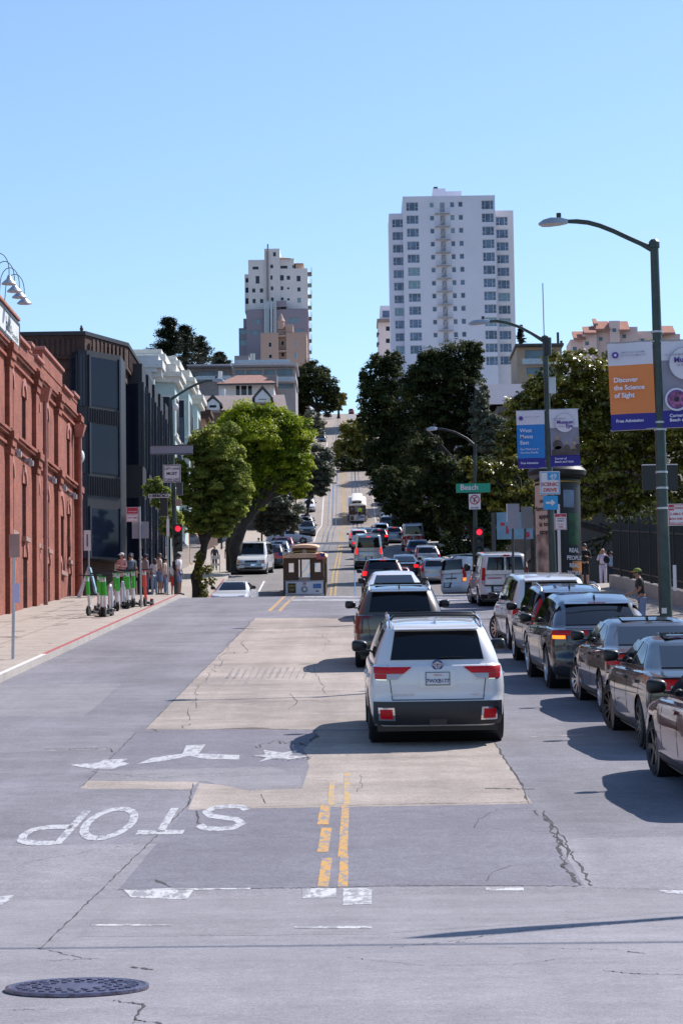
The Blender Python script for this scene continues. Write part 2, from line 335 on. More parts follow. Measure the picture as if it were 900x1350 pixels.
C([(20, 1140), (120, 1122), (190, 1112)], .008, 1); C([(0, 1040), (90, 1036), (180, 1035)], .01, .8); C([(0, 970), (145, 969)], .01, .6); C([(60, 988), (145, 987), (148, 992)], .03, 1, 5)
C([(330, 820), (300, 850), (285, 882), (262, 905), (250, 950)], .02, 5, 5); C([(320, 845), (325, 860), (300, 862)], .03, 3, 4); C([(420, 835), (432, 845), (426, 860)], .015, 3, 5); C([(415, 880), (418, 890), (425, 900), (428, 915)], .02, 2, 4); C([(384, 915), (390, 925), (380, 935)], .02, 2, 4)
C([(200, 962), (210, 965)], .04, 2, 3); C([(240, 960), (250, 955)], .03, 3, 3); C([(320, 930), (360, 925), (440, 923)], .02, .8); C([(330, 836), (460, 834)], .012, .6); C([(335, 985), (360, 978), (400, 982), (415, 970)], .03, 4, 4); C([(330, 998), (380, 1003), (410, 998)], .02, 2, 4)
C([(700, 970), (780, 972)], .012, .6); C([(430, 995), (560, 1000)], .008, 1)
C([(475, 1022), (477, 1035), (470, 1045)], .01, 2, 5); C([(120, 1018), (200, 1026), (330, 1018)], .015, 1); C([(255, 1033), (248, 1062)], .02, 1)
# light joint lines and skid scuffs
scuff = worn_mat('scuff', (.18, .165, .16), (.31, .255, .23), .5, 25)
for x in range(300, 400, 9): C([(x, 895), (x+8, 880)], .05, .3, 8, scuff, .011)
for x in range(250, 330, 10): C([(x, 905), (x+9, 893)], .04, .3, 8, scuff, .011)
palej = worn_mat('pale_joint', (.34, .31, .29), (.22, .215, .235), .45, 6)
C([(60, 990), (140, 988)], .09, .3, 10, palej); C([(75, 872), (175, 868)], .12, .3, 12, palej); C([(700, 972), (772, 969)], .10, .3, 12, palej)
# markings
def mark(name, polys, mat, dz=.016):
    return struct(drape([[G(*p) for p in rag(pts, .5, 10)] for pts in polys], dz*.22).build(name, mat))
for a, b in ((1170, 1132), (1124, 1092), (1088, 1062)):
    mark('yellow_centre_line', [[(418, a), (432.5, a), (432.5+(a-b)*.14, b), (419+(a-b)*.14, b)]], ypaint)
for a, b in ((1170, 1130), (1130, 1062)):
    mark('yellow_centre_line', [[(445, a), (458, a), (458+(a-b)*.03, b), (445.5+(a-b)*.07, b)]], ypaint)
yf = worn_mat('faded_yellow_paint', (.46, .30, .10), (.31, .26, .235), .53, 7)
mark('yellow_centre_line', [[(432, 1062), (441, 1062), (441, 1032), (434, 1032)]], yf); mark('yellow_centre_line', [[(452, 1062), (461, 1062), (461, 1020), (454, 1020)]], yf)
for dx in (0, 13): mark('yellow_centre_line', [[(352+dx, 806), (357+dx, 806), (377+dx, 786), (373.5+dx, 786)]], ypaint)
mark('stop_bar', [[(163, 1174), (256, 1173), (250, 1181), (246, 1187), (172, 1184)]], wfaint); mark('stop_bar', [[(398, 1172), (443, 1172), (443, 1184), (398, 1185)]], wfaint)
mark('stop_bar', [[(452, 1172), (490, 1172), (490, 1193), (452, 1194)]], wfaint); mark('stop_bar', [[(0, 1183), (18, 1181), (8, 1190), (0, 1195)]], wpaint); mark('stop_bar', [[(868, 1174), (900, 1175), (900, 1180), (875, 1178)]], wpaint)
mark('crosswalk_line', [[(120, 1219.5), (225, 1219.5), (225, 1221.5), (120, 1221.5)]], wfaint); mark('crosswalk_line', [[(388, 1222), (490, 1222), (490, 1225), (388, 1225)]], wfaint)
mark('crosswalk_line', [[(200, 1172.5), (330, 1171.5), (330, 1173.5), (200, 1174.5)]], wfaint)
mark('crosswalk_line', [[(640, 1171), (690, 1171), (690, 1175), (640, 1175)]], wfaint)
mark('crosswalk_line', [[(380, 790.5), (900, 790.5), (900, 792), (380, 792)], [(400, 786.5), (900, 786.5), (900, 787.5), (400, 787.5)]], wpaint)
mark('turn_arrow', [[(92, 1009), (130, 1006), (138, 1002), (168, 1001), (160, 1005), (171, 1007), (150, 1014), (118, 1014)]], wpaint)
mark('turn_arrow', [[(180, 1008), (200, 1000), (240, 994), (246, 983), (271, 982), (262, 994), (316, 996), (315, 1002), (268, 1001), (250, 997), (215, 1004)]], wpaint)
mark('turn_arrow', [[(334, 997), (350, 995), (347, 989), (372, 993), (395, 989), (380, 997), (410, 997), (380, 1002), (365, 1000), (340, 1005), (352, 999)]], wpaint)
# the word STOP painted for oncoming drivers (upside down from here)
STR = {'S': [[(.95, .82), (.8, .97), (.5, 1), (.2, .95), (.05, .78), (.2, .6), (.5, .52), (.8, .43), (.95, .25), (.8, .06), (.5, 0), (.2, .04), (.05, .2)]],
       'T': [[(0, .97), (1, .97)], [(.5, .97), (.5, 0)]], 'O': [[(.5+.5*math.sin(a), .5+.5*math.cos(a)) for a in np.linspace(0, 2*math.pi, 21)]],
       'P': [[(.05, 0), (.05, 1), (.6, 1), (.92, .92), (1, .76), (.92, .6), (.6, .52), (.05, .52)]]}
for ch, (xa, xb, ya, yb) in {'S': (-1.66, -1.17, 25.05, 27.0), 'T': (-2.24, -1.76, 24.8, 26.9), 'O': (-2.83, -2.36, 24.45, 26.9), 'P': (-3.38, -2.93, 24.15, 26.75)}.items():
    mb = MB()
    for st in STR[ch]:
        P = [Vector((xb-(xb-xa)*a, yb-(yb-ya)*b, 0)) for a, b in st]
        mid = []
        for i in range(len(P)-1):
            for k in range(4): mid.append(P[i].lerp(P[i+1], k/4))
        mid.append(P[-1])
        Lp, Rp = [], []
        for i, p in enumerate(mid):      # strokes wider along the street, as stretched lettering is
            t = mid[min(i+1, len(mid)-1)]-mid[max(i-1, 0)]
            ts = Vector((t.x, t.y/4.5, 0)).normalized(); n = Vector((-ts.y, ts.x, 0))
            Lp.append((p.x+n.x*.043, p.y+n.y*.17, Hg(p.y+n.y*.17)+.0036)); Rp.append((p.x-n.x*.043, p.y-n.y*.17, Hg(p.y-n.y*.17)+.0036))
        k = len(mid); mb.add(Lp+Rp, [(i, k+i, k+i+1, i+1) for i in range(k-1)])
    struct(mb.build('road_lettering', wpaint))
# hill lines, cable tracks
def line(name, x, y0, y1, w, mat, dz=.012):
    return strip(name, lambda y: x-w/2+drift(y), lambda y: x+w/2+drift(y), y0, y1, dz, mat)
yh = M('hill_yellow', (.36, .24, .09), .8); trk = M('rail_steel', (.16, .19, .27), .25, .7); wl = M('hill_white_line', (.6, .59, .57), .8)
for x in (-1.3, -1.05): line('yellow_centre_line', x, 124, 244, .12, yh); line('yellow_centre_line', x, 263, 800, .12, yh)
for x in (-3.35, -2.8, -2.25, -.1+.2, .65, 1.2): line('cable_track', x, 124, 244, .07 if abs(x) not in (2.8, .65) else .13, trk); line('cable_track', x, 263, 700, .07 if abs(x) not in (2.8, .65) else .14, trk)
line('lane_line', -4.2, 263, 450, .13, wl); line('lane_line', -5.1, 176, 244, .13, wl); line('lane_line', -5.5, 126, 150, .12, wl); line('lane_line', 3.2, 263, 450, .1, wl)
def xbar(y, x0, x1, w=.35): strip('crosswalk_line', x0, x1, y, y+w, .012, wl)
xbar(124, KL2, 6); xbar(127, KL2, 6); xbar(240, KL2, 6); xbar(243, KL2, 6)
# manhole
mc = G(102, 1305); mh = thing('manhole_cover', 'round purplish cast iron manhole cover with raised pattern in the cracked near pavement', 'manhole cover', (mc.x, mc.y, mc.z))
iron = M('cast_iron', (.16, .14, .20), .3, .75, var=.35, scale=14, bump=.5, bscale=30)
MB().lathe([(.405, .004), (.405, .022), (.385, .026), (.37, .022)], 48).build('rim', iron, mh)
mb = MB().lathe([(.368, .004), (.368, .02), (.0001, .021)], 48)
for r_, n_ in ((.30, 26), (.24, 20), (.18, 15), (.33, 30)):
    for k in range(n_):
        a = 2*math.pi*k/n_; x, y = r_*math.cos(a), r_*math.sin(a); s_ = .016; mb.box(x-s_, x+s_, y-s_, y+s_, .018, .029)
mb.build('lid', iron, mh)

jm = M('joint_dark', (.19, .16, .14), .9)
for y in np.arange(46, 102, 1.85): strip('pavement_joint', -11.4, KL-.16, float(y), float(y)+.03, .1425, jm)
for x in (-8.8, -10.2): strip('pavement_joint', x, x+.025, 30, 102, .1435, jm)
gum = M('pavement_stain', (.24, .20, .175), .9)
for k in range(34):
    x, y, r = random.uniform(-11, -7.4), random.uniform(50, 100), random.uniform(.05, .35); mb = MB(); n = 9
    mb.add([(x+r*random.uniform(.6, 1)*math.cos(2*math.pi*i/n), y+r*1.5*random.uniform(.6, 1)*math.sin(2*math.pi*i/n), 0) for i in range(n)], [tuple(range(n))]); mb.v = [(a, b, Hg(b)+.1445) for a, b, c in mb.v]; struct(mb.build('pavement_stain', gum))
# ================================================================ VEHICLES
def paint(name, col, metal=.0, rough=.32): return M('paint_'+name, col, rough, metal, var=.02, coat=1)
cglass = M('car_glass', (.006, .007, .010), .03, var=0, spec=.5); tyrem = M('tyre_rubber', (.018, .018, .019), .85, bump=.2); rimm = M('wheel_alloy', (.5, .51, .53), .25, .9, var=0); rimd = M('dark_alloy', (.05, .05, .055), .3, .8, var=0)
chrome = M('chrome', (.7, .7, .72), .08, 1, var=0); redl = M('red_lens', (.50, .004, .010), .35, coat=.15, var=0, spec=.25); redon = M('lit_brake_lamp', (1, .012, .015), .3, emit=1.1, var=0); amberon = M('lit_turn_signal', (1, .24, .01), .3, emit=1.2, var=0)
whl = M('clear_lens', (.38, .37, .42), .15, coat=.5, var=0); amberl = M('amber_lens', (.6, .18, .02), .15, coat=1, var=0); platem = M('plate_white', (.62, .63, .66), .4, var=0); blue_t = M('plate_ink', (.03, .05, .18), .5, var=0); redt = M('plate_red', (.5, .04, .04), .5, var=0); clad = M('grey_cladding', (.02, .021, .026), .5)
def itp(keys, t):
    if t <= keys[0][0]: return keys[0][1]
    for i in range(1, len(keys)):
        if t <= keys[i][0]:
            a, b = keys[i-1], keys[i]; return a[1]+(b[1]-a[1])*(t-a[0])/(b[0]-a[0])
    return keys[-1][1]
KINDS_ = {
 # L W H  zs  deck[(y,z)] rows: h: (h, yr_off, yf_off, wfac, r)   greenhouse: base/top rear y, cowl, ws top, wfac top
 'suv': dict(L=4.88, W=1.93, H=1.70, zs=.27, deck=[(-2.5, 1.14), (-1, 1.12), (1.0, 1.08), (1.25, 1.08), (2.1, .97), (2.44, .80)], gr=(-2.28, -1.93), gf=(1.2, .35), roof=[(-2, 1.63), (-1, 1.69), (.3, 1.70)], wt=.70, rr=.37),
 'crossover': dict(L=4.6, W=1.85, H=1.68, zs=.28, deck=[(-2.3, 1.12), (-1, 1.08), (1.0, 1.04), (1.2, 1.04), (2.0, .95), (2.3, .78)], gr=(-2.10, -1.68), gf=(1.15, .3), roof=[(-1.7, 1.59), (-.8, 1.66), (.2, 1.68)], wt=.69, rr=.36),
 'evsuv': dict(L=5.1, W=1.95, H=1.68, zs=.26, deck=[(-2.55, 1.12), (-1.4, 1.12), (1.0, 1.03), (1.4, 1.03), (2.2, .95), (2.55, .75)], gr=(-2.25, -1.45), gf=(1.45, .45), roof=[(-1.5, 1.55), (-.6, 1.65), (.4, 1.68)], wt=.68, rr=.39),
 'minivan': dict(L=5.15, W=2.0, H=1.74, zs=.2, deck=[(-2.58, 1.10), (-1, 1.08), (1.2, 1.02), (1.6, 1.03), (2.3, .9), (2.58, .72)], gr=(-2.42, -2.14), gf=(1.65, .7), roof=[(-2.2, 1.66), (-1, 1.73), (.6, 1.74)], wt=.73, rr=.35),
 'sedan': dict(L=4.85, W=1.86, H=1.45, zs=.2, deck=[(-2.43, 1.03), (-1.7, 1.06), (-1.2, 1.04), (.9, .98), (1.1, .98), (2.0, .86), (2.43, .66)], gr=(-1.78, -.85), gf=(1.08, .22), roof=[(-.9, 1.38), (-.3, 1.44), (.2, 1.45)], wt=.66, rr=.34),
 'hatch': dict(L=4.2, W=1.78, H=1.5, zs=.2, deck=[(-2.1, 1.0), (-1, .98), (.9, .95), (1.1, .96), (1.8, .86), (2.1, .68)], gr=(-1.98, -1.5), gf=(1.1, .25), roof=[(-1.5, 1.43), (-.6, 1.49), (.2, 1.5)], wt=.68, rr=.32),
 'cargovan': dict(L=4.42, W=1.84, H=1.85, zs=.24, deck=[(-2.2, 1.12), (-1, 1.10), (1.0, 1.10), (1.35, 1.12), (1.9, .98), (2.2, .78)], gr=(-2.17, -2.08), gf=(1.4, .55), roof=[(-2.1, 1.80), (-1, 1.84), (.5, 1.85)], wt=.80, rr=.33),
 'van': dict(L=5.6, W=2.02, H=2.1, zs=.28, deck=[(-2.8, 1.25), (-1, 1.22), (1.3, 1.20), (1.75, 1.24), (2.4, 1.12), (2.8, .85)], gr=(-2.77, -2.66), gf=(1.8, 1.2), roof=[(-2.7, 2.03), (-1, 2.09), (1.2, 2.1)], wt=.80, rr=.38),
 'tallvan': dict(L=5.9, W=2.06, H=2.45, zs=.3, deck=[(-2.95, 1.3), (-1, 1.28), (1.4, 1.26), (1.9, 1.3), (2.6, 1.15), (2.95, .85)], gr=(-2.93, -2.84), gf=(1.95, 1.2), roof=[(-2.8, 2.38), (-1, 2.44), (1.1, 2.45)], wt=.83, rr=.36),
}
class Shape:
    def __init__(s, kind):
        k = KINDS_[kind]; s.k = k; s.L = k['L']; s.W = k['W']/2; L2 = s.L/2; s.boxy = kind in ('cargovan', 'van', 'tallvan')
        rb = .10 if s.boxy else .18
        gbw = .945 if s.boxy else .925
        s.keys = [(0, -L2+.16, L2-.2, .90, .2), (.06, -L2+.06, L2-.08, .935, .24), (.2, -L2+.01, L2-.01, .975, .26), (.38, -L2, L2, .99, .27), (.45, -L2+.03, L2-.02, .995, .27), (.5, -L2+.055, L2-.03, 1.0, .26), (.66, -L2+.06, L2-.04, 1.0, .25),
                  (.8, -L2+.07, L2-.06, .99, .24), (.95, -L2+.09, L2-.1, .968, .22), (1.0, -L2+.11 if k['gr'][0] < -L2+.4 else -L2+.06, L2-.15, .95, .22),
                  (1.08, lambda: 0, 0, 0, 0)]
        s.keys.pop()
        y1, f1, w1 = s.keys[-1][1], s.keys[-1][2], .95
        for t in (.15, .4, .7, 1.0):
            s.keys.append((1+t, y1+(k['gr'][0]-y1)*t, f1+(k['gf'][0]-f1)*t, w1+(gbw-w1)*min(1, t*1.6), .22+(.2-.22)*t))
        for t in (.0, .25, .5, .7, .85, .93, .98, 1.0):
            if t == 0: continue
            e = {.93: .012, .98: .035, 1.0: .07}.get(t, 0); bow = .02*math.sin(math.pi*t)
            s.keys.append((2+t, k['gr'][0]+(k['gr'][1]-k['gr'][0])*t-bow+e*.8, k['gf'][0]+(k['gf'][1]-k['gf'][0])*t+bow-e, gbw+(k['wt']-gbw)*t**1.25-e, .2))
    def row(s, h):
        K = s.keys
        if h <= K[0][0]: return K[0][1:]
        for i in range(1, len(K)):
            if h <= K[i][0]:
                a, b = K[i-1], K[i]; t = (h-a[0])/(b[0]-a[0]); return (a[1]+(b[1]-a[1])*t, a[2]+(b[2]-a[2])*t, a[3]+(b[3]-a[3])*t, a[4]+(b[4]-a[4])*t)
        return K[-1][1:]
    def tap(s, y): return 1-.055*(abs(y)/(s.L/2))**3
    def z(s, h, y):
        k = s.k; d = itp(k['deck'], y)
        if h <= 1: return k['zs']+(d-.03-k['zs'])*h
        if h <= 2: return d-.03+.03*(h-1)
        r = itp(k['roof'], y); t = h-2
        return d+(r-d)*t
    def yend(s, h, xr, rear):
        yr, yf, w, r = s.row(h); w *= s.W; ax = min(abs(xr), w); c = .06 if h < 2 else .05
        cor = 0
        if ax > w-r: q = (ax-(w-r))/r; cor = r*(1-math.sqrt(max(0, 1-q*q)))
        dy = c*(ax/w)**2+cor
        return yr+dy if rear else yf-dy*(1 if h < 1.2 or s.boxy else 1.6)
    def surf(s, x, z, rear=True):
        y = s.yend(1, x, rear)
        for _ in range(2):
            xr = x/s.tap(y); lo, hi = 0, 2.93
            for _ in range(14):
                m = (lo+hi)/2
                if s.z(m, s.yend(m, xr, rear)) < z: lo = m
                else: hi = m
            y = s.yend(lo, xr, rear)
        return y
    def sidex(s, y, z):
        lo, hi = 0, 2.95
        for _ in range(14):
            m = (lo+hi)/2
            if s.z(m, y) < z: lo = m
            else: hi = m
        return s.row(lo)[2]*s.W*s.tap(y)
    def body(s, res=1.0, arches=True):
        k = s.k; nh = [0, .06, .13, .2, .29, .38, .42, .46, .5, .58, .66, .74, .8, .87, .93, .97, 1.0, 1.05, 1.15, 1.4, 1.7, 2.0, 2.12, 2.25, 2.38, 2.5, 2.6, 2.7, 2.78, 2.85, 2.9, 2.93, 2.96, 2.98, 3.0]
        if res < 1: nh = [0, .06, .2, .38, .5, .65, .8, .93, 1.0, 1.15, 1.5, 2.0, 2.25, 2.5, 2.75, 2.85, 2.93, 2.98, 3.0]
        ns, ne, nc = (44, 9, 6) if res >= 1 else (14, 4, 3)
        rings = []
        for h in nh:
            yr, yf, w, r = s.row(h); w *= s.W; pts = []
            ends = list(np.linspace(-(w-r), w-r, ne)); ang = np.linspace(0, math.pi/2, nc+1)[1:]
            rx = ends + [w-r+r*math.sin(a) for a in ang]
            rr_ = [(x, s.yend(h, x, True)) for x in rx]; ff = [(x, s.yend(h, x, False)) for x in rx]
            y0, y1 = rr_[-1][1], ff[-1][1]
            # rear left->right, right side, front right->left, left side
            pts += rr_; pts += [(w, y0+(y1-y0)*t) for t in np.linspace(0, 1, ns+1)[1:-1]]; pts += ff[::-1]
            fl = [(-x, y) for x, y in ff[ne:]]; pts += fl; pts += [(-w, y1+(y0-y1)*t) for t in np.linspace(0, 1, ns+1)[1:-1]]; pts += [(-x, y) for x, y in rr_[ne:]][::-1]
            rings.append([(x*s.tap(y), y, s.z(h, y)) for x, y in pts])
        h3 = s.row(3.0); base = rings[-1]; cy = (min(p[1] for p in base)+max(p[1] for p in base))/2
        for sc_ in (.9, .7, .4, .12):
            rings.append([(p[0]*sc_, yy_, p[2]*(1-bl_)+(itp(k['roof'], yy_)+.022*(1-sc_**2))*bl_) for p in base for bl_ in (min(1, (1-sc_)*6),) for yy_ in (cy+(p[1]-cy)*(.5+.5*sc_),)])
        n = len(rings[0]); V = [list(p) for r_ in rings for p in r_]; dead = set()
        if arches:
            for wy in (s.wf, s.wr):
                Ra = k['rr']+.055
                for ri in range(len(nh)):
                    if nh[ri] > 1: break
                    for j in range(n):
                        p = V[ri*n+j]
                        if abs(p[0]) < s.W*.8: continue
                        dy, dz = p[1]-wy, p[2]-k['rr']; d = math.hypot(dy, dz)
                        if d < Ra:
                            dead.add(ri*n+j)
            V0 = [tuple(p) for p in V]
            for i in dead:
                p = V[i]; wy = s.wf if abs(p[1]-s.wf) < 1 else s.wr; dy, dz = p[1]-wy, p[2]-k['rr']; d = max(.01, math.hypot(dy, dz)); Ra = k['rr']+.055
                p[1] = wy+dy/d*Ra; p[2] = k['rr']+dz/d*Ra
        F_ = []
        for i in range(len(rings)-1):
            for j in range(n):
                q = (i*n+j, i*n+(j+1) % n, (i+1)*n+(j+1) % n, (i+1)*n+j)
                if all(a in dead for a in q): continue
                F_.append(q)
        F_.append(tuple((len(rings)-1)*n+j for j in range(n)))
        mb = MB(); mb.v = [tuple(p) for p in V]; mb.f = F_; return mb
def patch(mb, S, kind, cs, off=.010, nx=8, ny=4, depth=.02):
    """cs: 4 corners (a,b) bl, br, tr, tl. kind rear/front: (x,z); left/right: (y,z)"""
    g = []; rear = kind == 'rear'
    for j in range(ny+1):
        for i in range(nx+1):
            s_, t_ = i/nx, j/ny
            a = (cs[0][0]*(1-s_)+cs[1][0]*s_)*(1-t_)+(cs[3][0]*(1-s_)+cs[2][0]*s_)*t_
            b = (cs[0][1]*(1-s_)+cs[1][1]*s_)*(1-t_)+(cs[3][1]*(1-s_)+cs[2][1]*s_)*t_
            e = .004
            if kind in ('rear', 'front'):
                y = S.surf(a, b, rear); p = Vector((a, y, b)); du = Vector((e, S.surf(a+e, b, rear)-y, 0)); dv = Vector((0, S.surf(a, b+e, rear)-y, e)); nn = du.cross(dv).normalized()
                if (nn.y > 0) == rear: nn = -nn
                nn = (nn+Vector((0, -.15 if rear else .15, 0))).normalized()
            else:
                sg = 1 if kind == 'right' else -1; x = S.sidex(a, b); p = Vector((sg*x, a, b)); nn = Vector((sg, 0, .12)).normalized()
            g.append((p+nn*off, p-nn*depth))
    flip = kind in ('front', 'left')
    w = nx+1; b0 = len(mb.v); mb.v += [tuple(q[0]) for q in g]+[tuple(q[1]) for q in g]; n = len(g)
    fs = [(j*w+i, j*w+i+1, (j+1)*w+i+1, (j+1)*w+i) for j in range(ny) for i in range(nx)]
    edge = [(i, i+1) for i in range(nx)]+[(nx+j*w, nx+(j+1)*w) for j in range(ny)]+[(ny*w+i+1, ny*w+i) for i in range(nx)]+[((j+1)*w, j*w) for j in range(ny)]
    fs += [(b_, a_, n+a_, n+b_) for a_, b_ in edge]
    if flip: fs = [f[::-1] for f in fs]
    mb.f += [tuple(b0+i for i in f) for f in fs]
    return mb
def wheel_mb(rr, wd=.23):
    t = MB().lathe([(rr*.66, -wd/2), (rr*.93, -wd/2), (rr, -wd/2+.04), (rr, wd/2-.04), (rr*.93, wd/2), (rr*.66, wd/2), (rr*.64, wd/2-.05)], 28, axis='x', cap=False)
    return t
def rim_mb(rr, wd, sg, ns=5):
    r = MB(); f = sg*wd/2; r.lathe([(rr*.70, f*.99), (rr*.66, f*1.02), (rr*.62, f*.72)], 28, axis='x', cap=False); r.lathe([(rr*.64, f*.5), (.0001, f*.48)], 20, axis='x', cap=False); r.lathe([(rr*.16, f*.6), (rr*.16, f*.9), (.0001, f*.92)], 12, axis='x')
    for k in range(ns):
        a = 2*math.pi*k/ns; ca, sa = math.cos(a), math.sin(a); pa, pb = rr*.1, rr*.66; h = rr*.06 if ns > 6 else rr*.1
        q = lambda rad, off, x: (x, rad*ca-off*sa, rad*sa+off*ca)
        r.hexa([q(pa, -h, f*.6), q(pb, -h*.8, f*.7), q(pb, h*.8, f*.7), q(pa, h, f*.6)], [q(pa, -h, f*.85), q(pb, -h*.8, f*.98), q(pb, h*.8, f*.98), q(pa, h, f*.85)])
    return r
def car(kind, name, label, cat, X, Y, col, rz=0, style=None, group=None, res=1.0, face='away', rails=False, lit=None, plate=None, seams=True, lights='std', dark_rims=False, steer=0, twin=False, fin=True, glassm=None, bumper=None, texts=(), ns=5, lower=None):
    S = Shape(kind); k = S.k; S.wf = S.L/2-.92; S.wr = -S.L/2+(1.02 if kind != 'cargovan' else .85); L2 = S.L/2
    pitch = math.atan((Hg(Y+1.5)-Hg(Y-1.5))/3)
    if face == 'toward': rz += math.pi
    o = thing(name, label, cat, (X, Y, Hg(Y)+.006), rz, group)
    o.rotation_mode = 'XYZ'
    Mx = Matrix.Translation((X, Y, Hg(Y)+.006)) @ Matrix.Rotation(pitch, 4, 'X') @ Matrix.Rotation(rz, 4, 'Z')
    o.matrix_basis = Mx
    o.rotation_euler = Mx.to_euler()
    gm = glassm or cglass
    body = S.body(res).build('body', col, o, smooth='auto')
    hi = res >= 1; nx = 8 if hi else 3; ny = 4 if hi else 2
    P = lambda kd, cs, mb=None, **a: patch(mb or MB(), S, kd, cs, **{'nx': nx, 'ny': ny, **a})
    MB().box(-S.W*.86, S.W*.86, -L2+.25, L2-.3, .16 if k['zs'] < .25 else .2, .5).build('underbody', black, o)
    yr0, yf0 = k['gr'][0], k['gf'][0]
    # wheels
    for wy in (S.wf, S.wr):
        for sg in (1, -1):
            wl_ = wheel_mb(k['rr']).build('wheel', tyrem, o, smooth='auto'); wl_.location = (sg*(S.W*S.tap(wy)-.125), wy, k['rr'])
            if wy == S.wf: wl_.rotation_euler = (0, 0, steer)
            if hi or kind: rim_mb(k['rr'], .23, sg, ns).build('rim', rimd if dark_rims else rimm, wl_, smooth='auto')
        MB().lathe([(k['rr']+.053, -S.W*.95), (k['rr']+.053, S.W*.95)], 20, (0, wy, k['rr']), 'x').build('wheel_well', black, o)
    # glass
    zb, zt = itp(k['deck'], yr0), itp(k['roof'], k['gr'][1]); wb = S.row(2.1)[2]*S.W*S.tap(yr0); wt = S.row(2.8)[2]*S.W*S.tap(yr0)
    hh = zt-zb; st = .72 if kind not in ('cargovan', 'van', 'tallvan') else .80
    zlo, zhi = zb+hh*(.10 if not S.boxy else .2), zb+hh*(.86 if not S.boxy else .86)
    if twin:
        for sg in (-1, 1): P('rear', [(min(sg*.03, sg*wb*st), zlo), (max(sg*.03, sg*wb*st), zlo), (max(sg*.03, sg*wt*st*.98), zhi), (min(sg*.03, sg*wt*st*.98), zhi)]).build('rear_window', gm, o, smooth='auto')
    else:
        rw = P('rear', [(-wb*st-.04, zlo), (wb*st+.04, zlo), (wt*.82, zhi), (-wt*.82, zhi)]).build('rear_window', gm, o, smooth='auto')
    zc, zr = itp(k['deck'], yf0), itp(k['roof'], k['gf'][1]); fw = S.row(2.1)[2]*S.W*S.tap(yf0); fh = zr-zc
    P('front', [(-fw*.80, zc+fh*.08), (fw*.80, zc+fh*.08), (S.row(2.8)[2]*S.W*.80, zc+fh*.90), (-S.row(2.8)[2]*S.W*.80, zc+fh*.90)]).build('windscreen', gm, o, smooth='auto')
    ylist = [(yf0-.32, k['gf'][1]-.02, -.28, -.28)] if False else None
    ym = (k['gf'][1]+k['gr'][1])/2-.05 if kind in ('sedan', 'hatch') else k['gf'][1]-1.05
    zbl = lambda y: itp(k['deck'], y)+.055; ztl = lambda y: itp(k['deck'], y)+(itp(k['roof'], y)-itp(k['deck'], y))*.86
    rbk, rtk = yr0+(.45 if kind not in ('sedan', 'evsuv') else .38), k['gr'][1]+(.28 if kind not in ('sedan', 'evsuv') else .2)
    wins = [((yf0-.42, ym+.05), (k['gf'][1]-.06, ym+.05))]
    if kind == 'cargovan': pass
    elif kind in ('sedan', 'hatch'): wins.append(((ym-.05, rbk+.05), (ym-.05, rtk)))
    else:
        y2 = ym-1.0; wins.append(((ym-.05, y2+.04), (ym-.05, y2+.04)))
        if rbk < y2-.35: wins.append(((y2-.05, rbk), (y2-.05, rtk)))
    for sd in ('left', 'right'):
        for (b1, b0), (t1, t0) in wins:
            P(sd, [(b0, zbl(b0)), (b1, zbl(b1)), (t1, ztl(t1)), (t0, ztl(t0))], off=.008).build('side_window', gm, o, smooth='auto')
        sg = 1 if sd == 'right' else -1
        # door seams, handles, sill trim
        if seams and hi:
            for y in (yf0-.32, ym, *( [ym-1.02] if kind not in ('cargovan',) else [])):
                mb = MB(); patch(mb, S, sd, [(y-.006, k['zs']+.1), (y+.006, k['zs']+.1), (y+.006, zbl(y)-.06), (y-.006, zbl(y)-.06)], off=.0035, nx=1, ny=6, depth=.002)
                mb.build('door_seam', black, o)
            for y in (ym+.16, ym-.84): mb = MB(); patch(mb, S, sd, [(y-.10, .82*k['deck'][1][1]), (y+.10, .82*k['deck'][1][1]), (y+.10, .86*k['deck'][1][1]), (y-.10, .86*k['deck'][1][1])], off=.035, nx=2, ny=1); mb.build('door_handle', col, o)
            P(sd, [(S.wr+k['rr']+.1, k['zs']+.02), (S.wf-k['rr']-.1, k['zs']+.02), (S.wf-k['rr']-.1, k['zs']+.12), (S.wr+k['rr']+.1, k['zs']+.12)], off=.012).build('sill_trim', clad, o)
        # mirror
        ymr = yf0-.5; xs = S.sidex(ymr, zbl(ymr)); zm = zbl(ymr)+.06; mir = MB(); mh_ = .26 if S.boxy else .17
        mir.box(*sorted((sg*(xs-.02), sg*(xs+.08))), ymr-.03, ymr+.04, zm-.05, zm-.02)
        mi = MB(); cx_, cz_ = sg*(xs+.155), zm+mh_/2-.05
        mi.ball((0, 0, 0), (1, 1, 1), 20, 12)
        pw = lambda a, e: math.copysign(abs(a)**e, a)
        mi.v = [(cx_+.12*pw(a, .65), ymr+.085*pw(b, .8)+.02, cz_+mh_/2*pw(c, .62)*(1+.18*a*sg)) for a, b, c in mi.v]; mi.add(mir.v, mir.f)
        mi.build('wing_mirror', black if style in ('highlander', 'kia') or S.boxy else black, o, smooth='auto')
    # rear details
    zd = itp(k['deck'], -L2); ll = redon if lit == 'brake' else redl
    X0 = S.W*S.tap(-L2)
    def rbox(name, x0, x1, z0, z1, m, off=.012, par=None, x2=None, x3=None, nx=nx):
        return P('rear', [(x0, z0), (x1, z0), (x1 if x3 is None else x3, z1), (x0 if x2 is None else x2, z1)], off=off, nx=nx).build(name, m, par or o, smooth='auto')
    if bumper: rbox('lower_bumper', -X0*.96, X0*.96, k['zs']+.04, bumper, clad, .016, nx=36)
